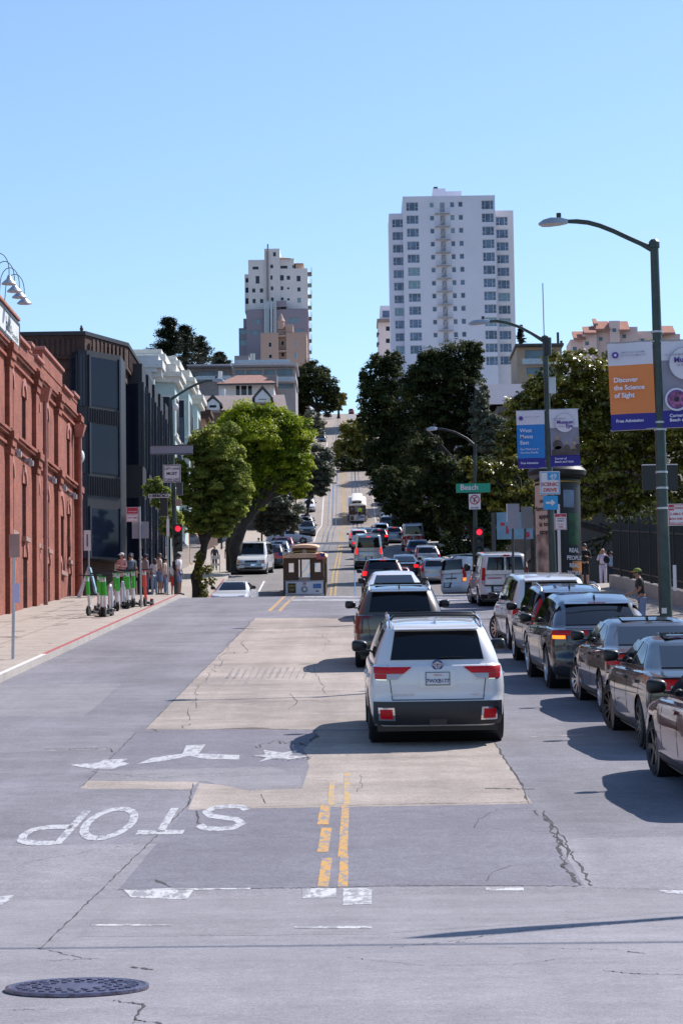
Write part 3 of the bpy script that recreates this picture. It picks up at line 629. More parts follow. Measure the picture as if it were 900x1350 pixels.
    for sg in (-1, 1):
        q = lambda name, xa, xb, z0, z1, m, off=.014, xc=None, xd=None: rbox(name, *( (sg*xa, sg*xb) if sg > 0 else (sg*xb, sg*xa)), z0, z1, m, off, None, *( ((sg*(xc or xa)), sg*(xd or xb)) if sg > 0 else (sg*(xd or xb), sg*(xc or xa))))
        if style == 'highlander':
            q('tail_light', .47, .86, 1.005, 1.09, redl, .02, .36, .865); q('reverse_lens', .56, .70, .925, 1.0, whl, .018, .48, .70); q('tail_light', .705, .85, .93, 1.0, redl, .02, .705, .855); q('tail_light_trim', .70, .84, .915, .93, chrome, .012, .70, .845)
            q('reflector_frame', .585, .80, .37, .545, chrome, .026, .60, .81); q('reflector', .615, .775, .395, .52, redl, .031, .63, .785)
        elif style == 'kia':
            q('tail_light', .80, .92, .74, 1.10, M('dark_red_lens', (.12, .008, .012), .2, coat=.4, var=0), .02, .77, .93); q('tail_light', .62, .80, 1.05, 1.10, M('dark_red_lens', (.12, .008, .012)), .016); q('reflector', .74, .84, .42, .56, redl, .014)
        elif lights == 'tall':
            q('tail_light', X0*.80, X0*.93, zd-.22, zd+.22, ll if not S.boxy else (ll), .018, X0*.79, X0*.90)
            if hi: q('reverse_lens', X0*.81, X0*.92, zd-.36, zd-.24, whl if (lit != 'turn' or sg < 0) else amberon, .016)
        elif lights == 'crv':
            q('tail_light', .70, .86, zd-.24, zd-.06, ll, .018, .68, .85); q('tail_light', .73, .80, zd-.05, zd+.30, redl, .016, .60, .66)
        elif lights == 'bar':
            q('tail_light', .30, .92, zd-.13, zd-.05, redl, .018); q('turn_signal', .70, .90, zd-.19, zd-.13, amberon if (lit == 'turn' and sg < 0) else redl, .02)
        elif lights == 'wide':
            q('tail_light', .42, .88, zd-.22, zd-.05, ll, .018, .42, .86)
            if hi: q('reverse_lens', .45, .62, zd-.2, zd-.14, whl, .022)
        elif lights == 'minivan':
            q('tail_light', .52, .93, zd-.28, zd-.10, redl, .018, .50, .90); q('reverse_lens', .50, .70, zd-.23, zd-.15, whl, .022); q('reflector', .66, .84, .46, .50, redl, .014)
        else:
            q('tail_light', X0*.62, X0*.92, zd-.26, zd-.08, ll, .018, X0*.60, X0*.90)
        # front lights
        p = P('front', [tuple(c) for c in ([(X0*.50*sg, zd*.60), (X0*.86*sg, zd*.62), (X0*.86*sg, zd*.73), (X0*.5*sg, zd*.70)] if not S.boxy else [(X0*.55*sg, .72), (X0*.86*sg, .72), (X0*.86*sg, .92), (X0*.55*sg, .92)])], off=.014)
        if sg < 0: p.f = [f[::-1] for f in p.f]
        p.build('headlight', whl, o, smooth='auto')
        if S.boxy and hi:
            p = P('front', [(X0*.78*sg, .73), (X0*.90*sg, .73), (X0*.90*sg, .93), (X0*.78*sg, .93)], off=.02)
            if sg < 0: p.f = [f[::-1] for f in p.f]
            p.build('indicator_lens', amberl, o)
    gz = (.72, .92) if S.boxy else (zd*.55, zd*.66)
    P('front', [(-X0*.46, gz[0]), (X0*.46, gz[0]), (X0*.46, gz[1]), (-X0*.46, gz[1])], off=.014).build('grille', black, o)
    P('front', [(-X0*.8, k['zs']+.06), (X0*.8, k['zs']+.06), (X0*.8, k['zs']+.2), (-X0*.8, k['zs']+.2)], off=.014).build('front_intake', black, o)
    if lit == 'brake' and kind not in ('sedan',): rbox('brake_light', -.14, .14, zhi+.02, zhi+.055, redon, .02)
    elif hi and kind not in ('sedan',): rbox('brake_light', -.16, .16, zhi+.03, zhi+.05, redl, .014)
    if hi:
        pz = {'highlander': .93, 'kia': .82}.get(style, .80 if kind not in ('sedan', 'cargovan', 'evsuv') else .62 if kind == 'evsuv' else .72 if kind == 'sedan' else .60)
        px_ = 0 if kind != 'cargovan' else -.25
        rbox('plate_frame', px_-.17, px_+.17, pz-.09, pz+.095, M('plate_frame', (.16, .16, .18), .4), .022)
        pl = rbox('number_plate', px_-.155, px_+.155, pz-.075, pz+.08, platem, .03)
        rbox('plate_recess', px_-.25, px_+.25, pz-.12, pz+.11, col if style == 'highlander' else black, .012)
        if plate:
            y = S.surf(0, pz)-.034
            text(plate, .073, (px_, y, pz-.05), (1, 0, 0), (0, 0, 1), blue_t, o, align='CENTER', w=False, bold=.02); text('California', .03, (px_, y, pz+.047), (1, 0, 0), (0, 0, 1), redt, o, align='CENTER', w=False)
        if S.boxy:   # barn door seam, hinges
            rbox('door_seam', -.006, .006, k['zs']+.18, zhi+.1, black, .004)
        else:        # tailgate seam
            zsx = .64 if style == 'highlander' else zd*.58; w0, w1 = X0*.68, X0*.74; mb = MB()
            for (a, b, c_, d) in (((-w0, zsx), (w0, zsx), (w0, zsx+.012), (-w0, zsx+.012)), ((-w0-.01, zsx), (-w0, zsx), (-w1, zb-.02), (-w1-.012, zb-.02)), ((w0, zsx), (w0+.01, zsx), (w1+.012, zb-.02), (w1, zb-.02))):
                patch(mb, S, 'rear', [a, b, c_, d], off=.004, nx=6, ny=6, depth=.002)
            mb.build('tailgate_seam', black, o)
        if kind not in ('sedan', 'cargovan', 'van', 'tallvan'):
            wz = zlo+.03; y = S.surf(0, wz); MB().tube([(.02, y-.03, wz), (.2, y-.035, wz+.015), (.36, y-.03, wz+.01)], [.014, .009, .006], 6).build('rear_wiper', black, o)
            sp = MB(); zt2 = itp(k['roof'], k['gr'][1])
            sp.hexa([(-wt*.86, k['gr'][1]-.12, zt2-.045), (wt*.86, k['gr'][1]-.12, zt2-.045), (wt*.86, k['gr'][1]+.16, zt2-.01), (-wt*.86, k['gr'][1]+.16, zt2-.01)], [(-wt*.84, k['gr'][1]-.13, zt2-.03), (wt*.84, k['gr'][1]-.13, zt2-.03), (wt*.84, k['gr'][1]+.16, zt2+.018), (-wt*.84, k['gr'][1]+.16, zt2+.018)])
            sp.build('spoiler', col, o, bevel=.01)
        MB().tube([(.3, -L2+.22, .22), (.3, -L2+.02, .2)], .035, 8).build('tailpipe', dsteel, o) if kind == 'sedan' else None
    if fin and hi:
        y = k['gr'][1]+.35; z = itp(k['roof'], y)+.01
        MB().prism([(-.018, y-.09, z), (.018, y-.09, z), (.006, y-.07, z+.075), (-.006, y-.07, z+.075)], (0, .17, -.03)).build('antenna_fin', black if col is not pwhite else col, o)
    if rails:
        for sg in (-1, 1):
            xr = sg*S.row(2.93)[2]*S.W*.93; ya, yb = k['gr'][1]+.12, k['gf'][1]-.2
            zz = lambda y: itp(k['roof'], y)
            MB().tube([(xr, ya, zz(ya)-.03), (xr, ya+.08, zz(ya)+.05), (xr, (ya+yb)/2, zz((ya+yb)/2)+.06), (xr, yb-.08, zz(yb)+.05), (xr, yb, zz(yb)-.02)], .018, 8).build('roof_rail', rails, o, smooth='auto')
        if style == 'highlander':
            for y in (-1.55, -.75):
                xr = S.row(2.93)[2]*S.W*.93
                MB().tube([(-xr, y, 1.70), (-xr*.9, y, 1.765), (0, y, 1.775), (xr*.9, y, 1.765), (xr, y, 1.70)], .02, 8).build('crossbar', black, o, smooth='auto')
    return o, S, rbox
pwhite = paint('white', (.66, .66, .68)); psilver = paint('silver', (.42, .42, .44), .6, .3); pgold = paint('champagne', (.085, .072, .058), .4, .35); pred = paint('red', (.25, .012, .02), .2); pblack = paint('black', (.012, .013, .018)); pblue = paint('blue', (.02, .05, .13), .5)
pnavy = paint('navy', (.008, .012, .024), 0); pgrey = paint('grey', (.018, .018, .022), 0); pdgreen = paint('dark_green', (.006, .010, .010), 0); pmaroon = paint('maroon', (.14, .015, .03), .4); pbgrey = paint('blue_grey', (.16, .2, .26), .6); pwine = paint('wine', (.16, .022, .022), .4)
LN = 'cars stopped in the centre lane'; RN = 'cars queueing in the right hand lane'; PK = 'cars parked up the hill'
def xat(px, py, Y): return at(px, py, Y).x
def rearY(Y, L): return Y+L/2-1.02      # Y given for the rear axle
o, S, rb = car('suv', 'parked_suv', 'white SUV with roof crossbars and plate 7WXB177, nearest car of the centre lane', 'car', xat(573, 978, 34.5), rearY(34.5, 4.88), pwhite, rz=R(.5), style='highlander', rails=chrome, plate='7WXB177', bumper=.62, dark_rims=True, group=LN)
o.name = 'white_suv'
MB().lathe([(.075, -.012), (.075, .0), (.062, .004), (.0001, .004)], 24, (0, S.surf(0, 1.12)-.028, 1.12), 'y').build('emblem', M('emblem_blue', (.03, .07, .22), .3), o)
e = MB(); y_ = S.surf(0, 1.12)-.044
for (a, b, r1, r2) in ((0, 0, .034, .05), (0, .006, .055, .02), (0, -.004, .016, .045)):
    e.tube([(a+r1*1.2*math.cos(t), y_, 1.12+b+r2*.9*math.sin(t)) for t in np.linspace(0, 2*math.pi, 17)], .006, 5, False)
e.build('emblem_ring', chrome, o)
def badge(s_, x, z, size=.045, m=chrome, al='LEFT'):
    text(s_, size, (x, S.surf(x, z)-.02, z), (1, 0, 0), (0, 0, 1), m, o, w=False, align=al)
badge('HIGHLANDER', -.64, .70, .05); badge('LIMITED', .45, .70, .045); badge('HYBRID', .50, .92, .035)
mb = MB(); mb.box(-.12, .12, -2.42, -2.30, .30, .38); mb.build('tow_hitch', black, o)
o, S, rb = car('suv', 'olive_suv', 'large olive grey SUV with roof rails directly ahead of the nearest white SUV', 'car', xat(527, 872, 51.5), rearY(51.5, 4.88), pgold, style='kia', rails=psilver, plate='9DKR412', bumper=.50, group=LN)
badge('KIA', 0, 1.02, .10, al='CENTER'); badge('TELLURIDE', 0, .955, .045, al='CENTER')
def sunroof(o, S, ya, yb, w):
    m_ = MB(); ys = np.linspace(ya, yb, 9)
    m_.add([(sx*w, y, itp(S.k['roof'], y)+.027) for y in ys for sx in (-1, 1)], [(2*i, 2*i+1, 2*i+3, 2*i+2) for i in range(8)]); m_.build('sunroof', cglass, o)
sunroof(o, S, -1.2, .1, .5)
car('sedan', 'white_sedan', 'white sedan of which mostly the roof shows between the olive SUV and the black crossover', 'car', xat(520, 812, 75), rearY(75, 4.85), pwhite, group=LN, res=.5)
car('suv', 'red_suv', 'red SUV just ahead of the black crossover at the crest', 'car', xat(519, 795, 112), rearY(111.5, 4.88), pred, group=LN, res=.5, lit='brake')
car('crossover', 'black_crossover', 'black crossover with lit brake lights between the white sedan and the red SUV', 'car', xat(505, 790, 103), rearY(103, 4.6), pblack, lights='crv', lit='brake', group=LN, plate='8HMD203', bumper=.95)
car('tallvan', 'grey_van', 'tall pale grey passenger van with lit brake lights waiting uphill in the centre lane', 'van', xat(486, 752, 168), rearY(168, 5.9), psilver, lights='tall', lit='brake', group=LN, bumper=.62)
for px, Y, kd, c, lb in ((483, 262, 'sedan', pblack, 'black sedan between the white SUV and the uphill cable car'), (500, 236, 'crossover', pblack, 'black crossover in the right lane beside the white SUV uphill'), (520, 245, 'suv', pbgrey, 'grey SUV ahead of the minibus on the right'), (533, 150, 'sedan', pgrey, 'dark grey sedan between the grey van lane and the silver hatchback'), (487, 192, 'crossover', pwhite, 'white roofed crossover just beyond the tall grey van'), (477, 212, 'sedan', pnavy, 'dark blue sedan with a lit tail light between two white cars uphill'), (473, 232, 'suv', pwhite, 'white SUV with a lit red tail light right behind the uphill cable car')):
    car(kd, 'queueing_car', lb, 'car', xat(px, 730, Y), rearY(Y, 4.8), c, res=.5, lit='brake', group=LN, lights='tall' if kd == 'suv' else 'std')
# right lane queue
q = [('sedan', 'wine_red_sedan', 'dark wine red sedan cut by the right edge, nearest car of the right lane', 25.9+.8, 3.62+.93, pwine, dict(lights='wide', steer=R(6), dark_rims=True)),
     ('sedan', 'black_sedan', 'black green sedan with glass roof panel just ahead of the wine red sedan', 33.0, 3.76+.93, pdgreen, dict(lights='wide', steer=R(14), dark_rims=True, ns=10)),
     ('sedan', 'dark_grey_sedan', 'dark grey sedan with silver ten spoke wheels turned left, third nearest in right lane', 38.8, 3.82+.93, pgrey, dict(lights='wide', steer=R(16), ns=10)),
     ('evsuv', 'dark_blue_suv', 'sleek dark blue grey SUV with a lit amber turn signal in the right lane', 44.6, 3.42+.98, pnavy, dict(lights='bar', lit='turn', bumper=.42)),
     ('crossover', 'slate_crossover', 'slate crossover with silver roof rails half hidden between blue SUV and silver minivan', 50.6, 3.50+.93, pgrey, dict(lights='crv', rails=psilver)),
     ('minivan', 'silver_minivan', 'silver white minivan with its front wheel turned into the centre lane', 57.5, 3.55+1.0, pwhite, dict(lights='minivan', steer=R(24), ns=10, plate='6TRJ559'))]
for kd, nm, lb, Y, X, c, kw in q:
    o, S, rb = car(kd, nm, lb, 'car', X, rearY(Y, KINDS_[kd]['L']), c, rz=R(2.0), group=RN, **kw)
    if nm == 'dark_blue_suv': badge('EQS 450', -.66, .83, .06)
    if nm == 'black_sedan': badge('8MKW270', 0, .70, .09, platem, 'CENTER')
    if kd == 'sedan':
        sunroof(o, S, -.65, .1, .42)
o, S, rb = car('cargovan', 'white_cargo_van', 'boxy white cargo van with twin rear door windows and a red sticker', 'van', 4.15+1.0, rearY(85, 4.42), pwhite, rz=R(3), lights='tall', twin=True, group=RN, plate='14C9204', bumper=.42, steer=R(15))
rb('red_sticker', -.62, -.12, .96, 1.0, redt, .012); rb('door_handle', .14, .42, .93, .97, black, .03); rb('door_handle', -.72, -.08, .70, .75, black, .03); rb('logo_plate', -.05, .16, 1.74, 1.79, redl, .014)
o, S, rb = car('cargovan', 'white_passenger_van', 'white cargo van with a lit amber lamp, turned right across the intersection', 'van', 5.95, 107.6, pwhite, rz=R(-50), lights='tall', lit='turn', plate='8NXE660', group='vans turning at the intersection')
MB().box(-.7, -.66, -1.8, .4, 1.9, 1.94).box(.66, .7, -1.8, .4, 1.9, 1.94).box(-.7, .7, -1.6, -1.56, 1.94, 1.97).box(-.7, .7, .1, .14, 1.94, 1.97).build('roof_rack', steel, o)
rb('door_handle', -.4, .3, .86, .91, black, .03)
for px, py, Y, kd, c, lb in ((573, 768, 146, 'hatch', psilver, 'small silver hatchback partly hidden by the turning white van'), (563, 752, 163, 'crossover', psilver, 'silver grey crossover left of the turning white van, second in its row'), (551, 740, 182, 'suv', pblue, 'blue SUV with a pale roof behind the silver crossover uphill')):
    car(kd, 'lane_car', lb, 'car', xat(px, py, Y), rearY(Y, 4.6), c, group=RN, res=.5, lights='crv' if kd != 'suv' else 'std')
# silver white car facing us just past the crest, vans, parked cars on the left kerb
car('sedan', 'white_sedan', 'white sedan facing downhill, half hidden by the crest beside the ivy covered trunk', 'car', xat(310, 800, 119), 119, pwhite, rz=R(-5), face='toward')
o, S, rb = car('van', 'white_old_van', 'old white full size van with chrome bumper parked facing downhill beneath the big round tree', 'van', xat(335, 757, 157), 159.5, pwhite, rz=R(-4), face='toward', group=PK)
patch(MB(), S, 'front', [(-.92, .50), (.92, .50), (.92, .66), (-.92, .66)], off=.07).build('front_bumper', chrome, o); patch(MB(), S, 'front', [(.42, .44), (.76, .44), (.76, .6), (.42, .6)], off=.085).build('number_plate', platem, o)
patch(MB(), S, 'front', [(-.42, .74), (.42, .74), (.42, .92), (-.42, .92)], off=.02).build('grille_frame', chrome, o); patch(MB(), S, 'front', [(-.38, .77), (.38, .77), (.38, .89), (-.38, .89)], off=.028).build('grille_mesh', black, o)
for px, py, Y, kd, c, lb in ((357, 745, 172, 'suv', pblack, 'black off road wagon parked directly behind the old white van'), (367, 738, 184, 'crossover', pbgrey, 'blue grey crossover parked third along the left kerb'), (373, 728, 198, 'suv', pmaroon, 'purple red SUV parked at the end of the first block on the left')):
    car(kd, 'parked_car', lb, 'car', xat(px, py, Y), Y+2, c, res=.5, face='toward', group=PK)
car('sedan', 'silver_sedan', 'silver white sedan crossing the upper intersection, seen from its side', 'car', xat(385, 717, 252)-.3, 252, pwhite, rz=R(-92), res=.5)
for px, py, Y, kd, c, lb in ((405, 714, 275, 'suv', pdgreen, 'dark green SUV facing downhill just above the crossing silver sedan'), (403, 697, 296, 'suv', pwhite, 'white SUV facing downhill with dark grille, parked under the grey green tree'), (403, 686, 318, 'crossover', pblack, 'black car facing downhill behind the parked white SUV'), (407, 672, 345, 'crossover', pwhite, 'white car parked at the lower edge of the dark tree on the left kerb')):
    car(kd, 'parked_car', lb, 'car', xat(px, py, Y), Y+2, c, res=.5, face='toward', group=PK)
o, S, rb = car('tallvan', 'minibus', 'red and grey minibus with a bicycle rack beneath the dark trees on the right', 'minibus', xat(545, 733, 215), rearY(215, 5.9), psilver, res=.5)
patch(MB(), S, 'rear', [(-.97, .35), (.97, .35), (.97, 1.35), (-.97, 1.35)], off=.03).build('red_panel', M('bus_red', (.35, .01, .015), .35, coat=1), o)
mb = MB()
for s_ in (-.35, .35): mb.tube([(s_+.3*math.cos(t), -3.15, 1.15+.3*math.sin(t)) for t in np.linspace(0, 2*math.pi, 15)], .02, 5, False)
mb.tube([(-.35, -3.15, 1.15), (0, -3.15, 1.5), (.35, -3.15, 1.15), (-.05, -3.15, 1.1), (0, -3.15, 1.5)], .02, 5); mb.build('bicycle_rack', M('pale_metal', (.6, .6, .6), .4), o)
for px, py, Y, kd, c, lb in ((503, 716, 268, 'suv', pbgrey, 'grey green SUV parked at the right kerb, nearest of the row under the dark trees'), (510, 702, 290, 'suv', pblack, 'black SUV parked on the right above the grey green one'), (512, 695, 306, 'crossover', pwhite, 'white car glinting among the parked black SUVs on the right'), (509, 687, 326, 'suv', pblack, 'black van like SUV parked high on the right side of the hill'), (505, 672, 352, 'sedan', pbgrey, 'blue grey car parked furthest up the shaded right kerb')):
    car(kd, 'parked_car', lb, 'car', xat(px, py, Y), rearY(Y, 4.8), c, res=.5, group=PK)
for px, py, Y, c, lb in ((431, 557, 690, pwhite, 'white car parked near the top of the hill on the left'), (430, 553, 712, psilver, 'silver car parked beside the crest at the hilltop left kerb'), (434, 549, 735, pwhite, 'small pale car parked highest on the left kerb'), (424, 586, 560-80, pnavy, 'dark blue car in the blue shaded upper road, lowest of three'), (424, 578, 500, pbgrey, 'blue car in the shaded upper road beside the trees'), (424, 571, 522, pnavy, 'dark car at the top of the shaded upper road'), (463, 545, 776, pred, 'red and white car coming over the crest of the hill')):
    car('crossover', 'hilltop_car', lb, 'car', xat(px, py, Y), Y, c, res=.5, face='toward', group='cars near the hilltop')
# ================================================================ BUILDINGS
brick = brick_mat('red_brick', (.36, .085, .042), (.25, .052, .030), (.18, .10, .075)); dbrick = brick_mat('brown_brick', (.085, .042, .032), (.065, .032, .026), (.08, .055, .048))
coping = M('coping_terracotta', (.36, .15, .12), .8, scale=5); pipem = M('painted_downspout', (.36, .14, .11), .5, var=.2, scale=4); wdark = M('dark_window', (.018, .022, .03), .06, var=.3, scale=1); stone = M('window_sill_stone', (.30, .17, .14), .8)
bglass = M('tinted_glass', (.010, .015, .030), .08, var=.2, scale=.4, spec=.15); blackmetal = M('black_cladding', (.018, .018, .024), .5, var=.2); sheen = M('cladding_edge', (.035, .042, .06), .4, .3)
XW = -11.45
def yz(px, py, X=XW):
    p = atX(px, py, X); return p.y, p.z
bw = thing('brick_warehouse', 'long red brick warehouse with stepped parapet, pilasters and pink downspouts on the left', 'warehouse', (XW-6, 75, Hg(75)))
Y0, Y1 = 52.0, yz(102, 700)[0]; ztop = yz(21, 444.5)[1]; zmid = yz(0, 568)[1]; zup = yz(14, 465)[1]
gz = Hg(Y0)-.5
def yw(px): return yz(px, 600)[0]
holes = []; sills = []; arches_ = []
def win(px0, px1, z0, z1, arch=True):
    a, b = yw(px0), yw(px1); holes.append([a, b, z0, z1]); arches_.append((a, b, z1)) if arch else None; sills.append((a, b, z0))
zt0, zt1 = yz(15, 572)[1], yz(15, 507)[1]; zl0, zl1 = yz(16, 700)[1], yz(16, 626)[1]
for a, b in ((12, 17.8), (29, 34), (46, 51.5), (59.5, 63.8), (74.7, 78.2), (88, 91.8)):
    win(a, b, zt0, zt1)
    if a != 74.7: win(a, b, zl0, zl1)
win(76, 83.5, yz(80, 753)[1], yz(80, 679)[1])
for a, b in ((15, 19.5), (30, 35.5), (46, 51), (61, 65), (77, 80), (89, 93)): win(a, b, Hg(yw(a))+.15, min(Hg(yw(a))+2.0, zl0-.5))
for yy in (58, 62, 68, 72, 76.5):
    holes.append([yy, yy+1.1, zt0, zt1]); holes.append([yy, yy+1.1, zl0, zl1]); arches_.append((yy, yy+1.1, zt1))
# column-wise wall: each opening may share a column with another
mb = MB()
wall_holes(mb, (XW, 0, 0), (0, 1, 0), (0, 0, 1), 1, 1, [], 0, (-1, 0, 0)); mb = MB()
H2 = [(h[0]-Y0, h[1]-Y0, h[2]-gz, h[3]-gz) for h in holes]
wall_holes(mb, (XW, Y0, gz), (0, 1, 0), (0, 0, 1), Y1-Y0, ztop-gz, H2, .09, (-1, 0, 0))
mb.add([(XW-30, Y1, gz), (XW, Y1, gz), (XW, Y1, ztop), (XW-30, Y1, ztop)], [(0, 1, 2, 3)]); mb.add([(XW-30, Y0, gz), (XW, Y0, gz), (XW, Y0, ztop), (XW-30, Y0, ztop)], [(3, 2, 1, 0)])
mb.build('wall', brick, bw, w=True)
MB().box(XW-30, XW-.45, Y0, Y1, ztop-.6, ztop-.4).build('roof', coping, bw, w=True)
for h in holes: MB().box(XW-.088, XW-.075, h[0], h[1], h[2], h[3]).build('window', wdark, bw, w=True)
for a, b, z in arches_:
    m_ = MB()
    n = 8; c = (a+b)/2; r = (b-a)/2
    pts = [(XW+.003, c+(r+.14)*math.cos(t), z-.05+(r+.2)*math.sin(t)) for t in np.linspace(0, math.pi, n)]+[(XW+.003, c+r*.9*math.cos(t), z-.05+r*.9*math.sin(t)) for t in np.linspace(math.pi, 0, n)]
    m_.prism(pts, (.05, 0, 0)).build('window_arch', coping, bw, w=True)
for a, b, z in sills:
    if z > Hg(a)+1: MB().box(XW+.002, XW+.16, a-.1, b+.1, z-.16, z).build('window_sill', stone, bw, w=True)
def bandy(ya, yb, z0, z1, d, nm='cornice', m=None): MB().box(XW+.001, XW+d, ya, yb, z0, z1).build(nm, m or brick, bw, w=True)
for z, d in ((zmid, .16), (zmid+.1, .22), (zmid-.32, .10)): bandy(Y0, Y1, z, z+.095, d)
for z, d in ((zup, .12), (zup+.1, .18), (zup-.36, .10)): bandy(Y0, Y1, z, z+.095, d)
for px0, w_p in ((7, .75), (42.5, .8), (71.8, .7), (98, .65)):
    ya = yw(px0); m_ = MB().box(XW+.002, XW+.15, ya, ya+w_p, gz, zmid-.6).box(XW+.002, XW+.15, ya, ya+w_p, zmid+.2, zup-.6)
    m_.build('pilaster', brick, bw, w=True)
    for zc in (zmid, zup):
        m_ = MB()
        for k, dd in enumerate((.2, .26, .32)): m_.box(XW+.002, XW+dd, ya-.05*(k+1), ya+w_p+.05*(k+1), zc-.6+k*.25, zc-.6+k*.25+.24)
        m_.box(XW+.002, XW+.24, ya, ya+w_p, zc+.15, zc+.24); m_.build('pilaster_capital', brick, bw, w=True)
for yy in (57, 64, 70.5): bandy(yy, yy+.8, gz, ztop-.2, .15, 'pilaster')
zh = yz(55.5, 461.5)[1]; zg = yz(10, 410)[1]
def parapet(ya, yb, zt): MB().box(XW-.38, XW+.03, ya, yb, ztop, zt).build('parapet', brick, bw, w=True); cp(ya, yb, zt)
def cp(ya, yb, zt): MB().box(XW-.42, XW+.13, ya-.04, yb+.04, zt, zt+.13).build('coping', coping, bw, w=True, bevel=.03)
ysg = yw(22.5)
parapet(Y0, ysg, zg); parapet(yw(55.5), yw(81.5), zh); cp(ysg+.06, yw(37)-.1, ztop); cp(yw(46), yw(55.3)-.06, ztop); cp(yw(81.5)+.1, yw(94)-.1, ztop); parapet(yw(38), yw(42), ztop+.22); parapet(yw(95), yw(101.5), ztop+.2)
for px in (49.5, 96.5):
    yy = yw(px); m_ = MB().tube([(XW+.28, yy, Hg(yy)+.1), (XW+.28, yy, zup-.8)], .085, 10).build('downspout', pipem, bw, w=True, smooth='auto')
    MB().hexa([(XW+.12, yy-.12, zup-.8), (XW+.40, yy-.12, zup-.8), (XW+.40, yy+.12, zup-.8), (XW+.12, yy+.12, zup-.8)], [(XW+.05, yy-.32, zup-.3), (XW+.52, yy-.32, zup-.3), (XW+.52, yy+.32, zup-.3), (XW+.05, yy+.32, zup-.3)]).build('rain_hopper', pipem, bw, w=True)
    for z in np.arange(Hg(yy)+1, zup-1, 1.6): MB().lathe([(.10, z), (.10, z+.06)], 10, (XW+.28, yy, 0)).build('pipe_bracket', pipem, bw, w=True)
for k, (px, z) in enumerate([(px, z) for px in (15, 31, 62, 76, 90) for z in (zl1+.75,)]):
    yy = yw(px); MB().box(XW+.01, XW+.28, yy-.05, yy+.05, z, z+.1).box(XW+.2, XW+.34, yy-.12, yy+.12, z-.16, z+.02).build('wall_lamp', greyb, bw, w=True)
sb = thing('warehouse_sign', 'white wooden sign board with dark script lettering beneath the gable top of the warehouse', 'sign', (XW+.1, 79, zg-.6))
sy0, sy1, sz0, sz1 = 71.0, yz(20.5, 440)[0], yz(20, 457)[1], yz(0, 407)[1]
MB().box(XW+.04, XW+.12, sy0, sy1, sz0, sz1).build('board', M('sign_cream', (.6, .6, .58), .5), sb, w=True)
MB().box(XW+.035, XW+.14, sy0-.1, sy1+.1, sz1, sz1+.1).box(XW+.035, XW+.14, sy0-.1, sy1+.1, sz0-.1, sz0).box(XW+.035, XW+.14, sy1, sy1+.1, sz0, sz1).build('frame', black, sb, w=True)
text("Jack's", .62, (XW+.122, sy1-3.2, sz0+.14), (0, 1, 0), (0, 0, 1), black, sb, off=.006, bold=.02); text('Cannery Bar', .28, (XW+.122, sy1-1.7, sz0+.10), (0, 1, 0), (0, 0, 1), black, sb, off=.006)
lampm = M('lamp_shade_grey', (.45, .46, .5), .35, .5)
for k, (px, py) in enumerate(((12, 370), (19, 380), (25.5, 388), (32, 396))):
    X = XW+.95; Yk = 76.6+k*1.25; z = at(px, py, Yk).z; X = at(px, py, Yk).x
    gl = thing('gooseneck_lamp', ['nearest', 'second', 'third', 'farthest'][k]+' of the four gooseneck lamps arching over the warehouse sign', 'wall lamp', (XW, Yk, zg+.1), group='gooseneck lamps over the sign')
    pts = [(XW-.1, Yk, zg+.1), (XW-.05, Yk, z+.35)]+[(XW-.05+(X-XW+.05)*(1-math.cos(t))/2, Yk, z+.35+.55*math.sin(t)) for t in np.linspace(.2, math.pi-.1, 10)]+[(X, Yk, z+.15)]
    MB().tube(pts, .014, 6).build('arm', dsteel, gl, w=True, smooth='auto')
    MB().lathe([(.05, .18), (.09, .06), (.24, -.08), (.25, -.11), (.24, -.10), (.06, .03), (.0001, .05)], 16, (X, Yk, z)).build('lamp_shade', lampm, gl, w=True, smooth='auto')
fd = thing('floodlight', 'white rounded floodlight at the far corner of the brick warehouse', 'floodlight', (XW, Y1, yz(103, 605)[1]))
MB().ball((XW+.15, Y1+.05, yz(103, 603)[1]), (.16, .2, .28), 12, 8).build('housing', white, fd, w=True, smooth=True)
# ---- dark corner building across Beach Street
def rectp(px0, px1, py0, py1, Y): a = at(px0, py1, Y); b = at(px1, py0, Y); return a.x, b.x, a.z, b.z
ob = thing('office_building', 'dark brown brick corner building with black framed bay windows beyond the warehouse', 'office building', (-18, 135, Hg(125)))
YN = 123.5; xe = at(160, 600, YN+4).x; xc_ = at(110, 600, YN).x; zt = at(100, 438, YN).z; g0 = Hg(YN)-1
YE = 145
pl = [(-45, YN), (xc_, YN), (xe, YN+4), (xe, YE), (-45, YE)]
MB().prism([(x, y, g0) for x, y in pl], (0, 0, zt-g0-1.9)).build('wall', dbrick, ob, w=True)
off_ = lambda d: [(-45, YN-d), (xc_+d*.4, YN-d), (xe+d, YN+4-d*.5), (xe+d, YE), (-45, YE)]
MB().prism([(x, y, zt-1.9) for x, y in off_(.15)], (0, 0, .5)).build('corbel', dbrick, ob, w=True); MB().prism([(x, y, zt-1.4) for x, y in off_(.35)], (0, 0, 1.2)).build('parapet', dbrick, ob, w=True); MB().prism([(x, y, zt-.2) for x, y in off_(.45)], (0, 0, .2)).build('coping', blackmetal, ob, w=True)
m_ = MB()
for t in np.linspace(-30, xc_-.5, 60): m_.box(t, t+.14, YN-.42, YN-.34, zt-1.25, zt-.35)
d1 = Vector((xe-xc_, 4, 0)); n1 = Vector((d1.y, -d1.x, 0)).normalized()
for t in np.linspace(.08, .92, 9):
    p = Vector((xc_, YN, 0))+d1*t+n1*.38; dd = d1.normalized()*.1; m_.prism([(p.x-dd.x, p.y-dd.y, zt-1.25), (p.x+dd.x, p.y+dd.y, zt-1.25), (p.x+dd.x, p.y+dd.y, zt-.35), (p.x-dd.x, p.y-dd.y, zt-.35)], n1*.08)
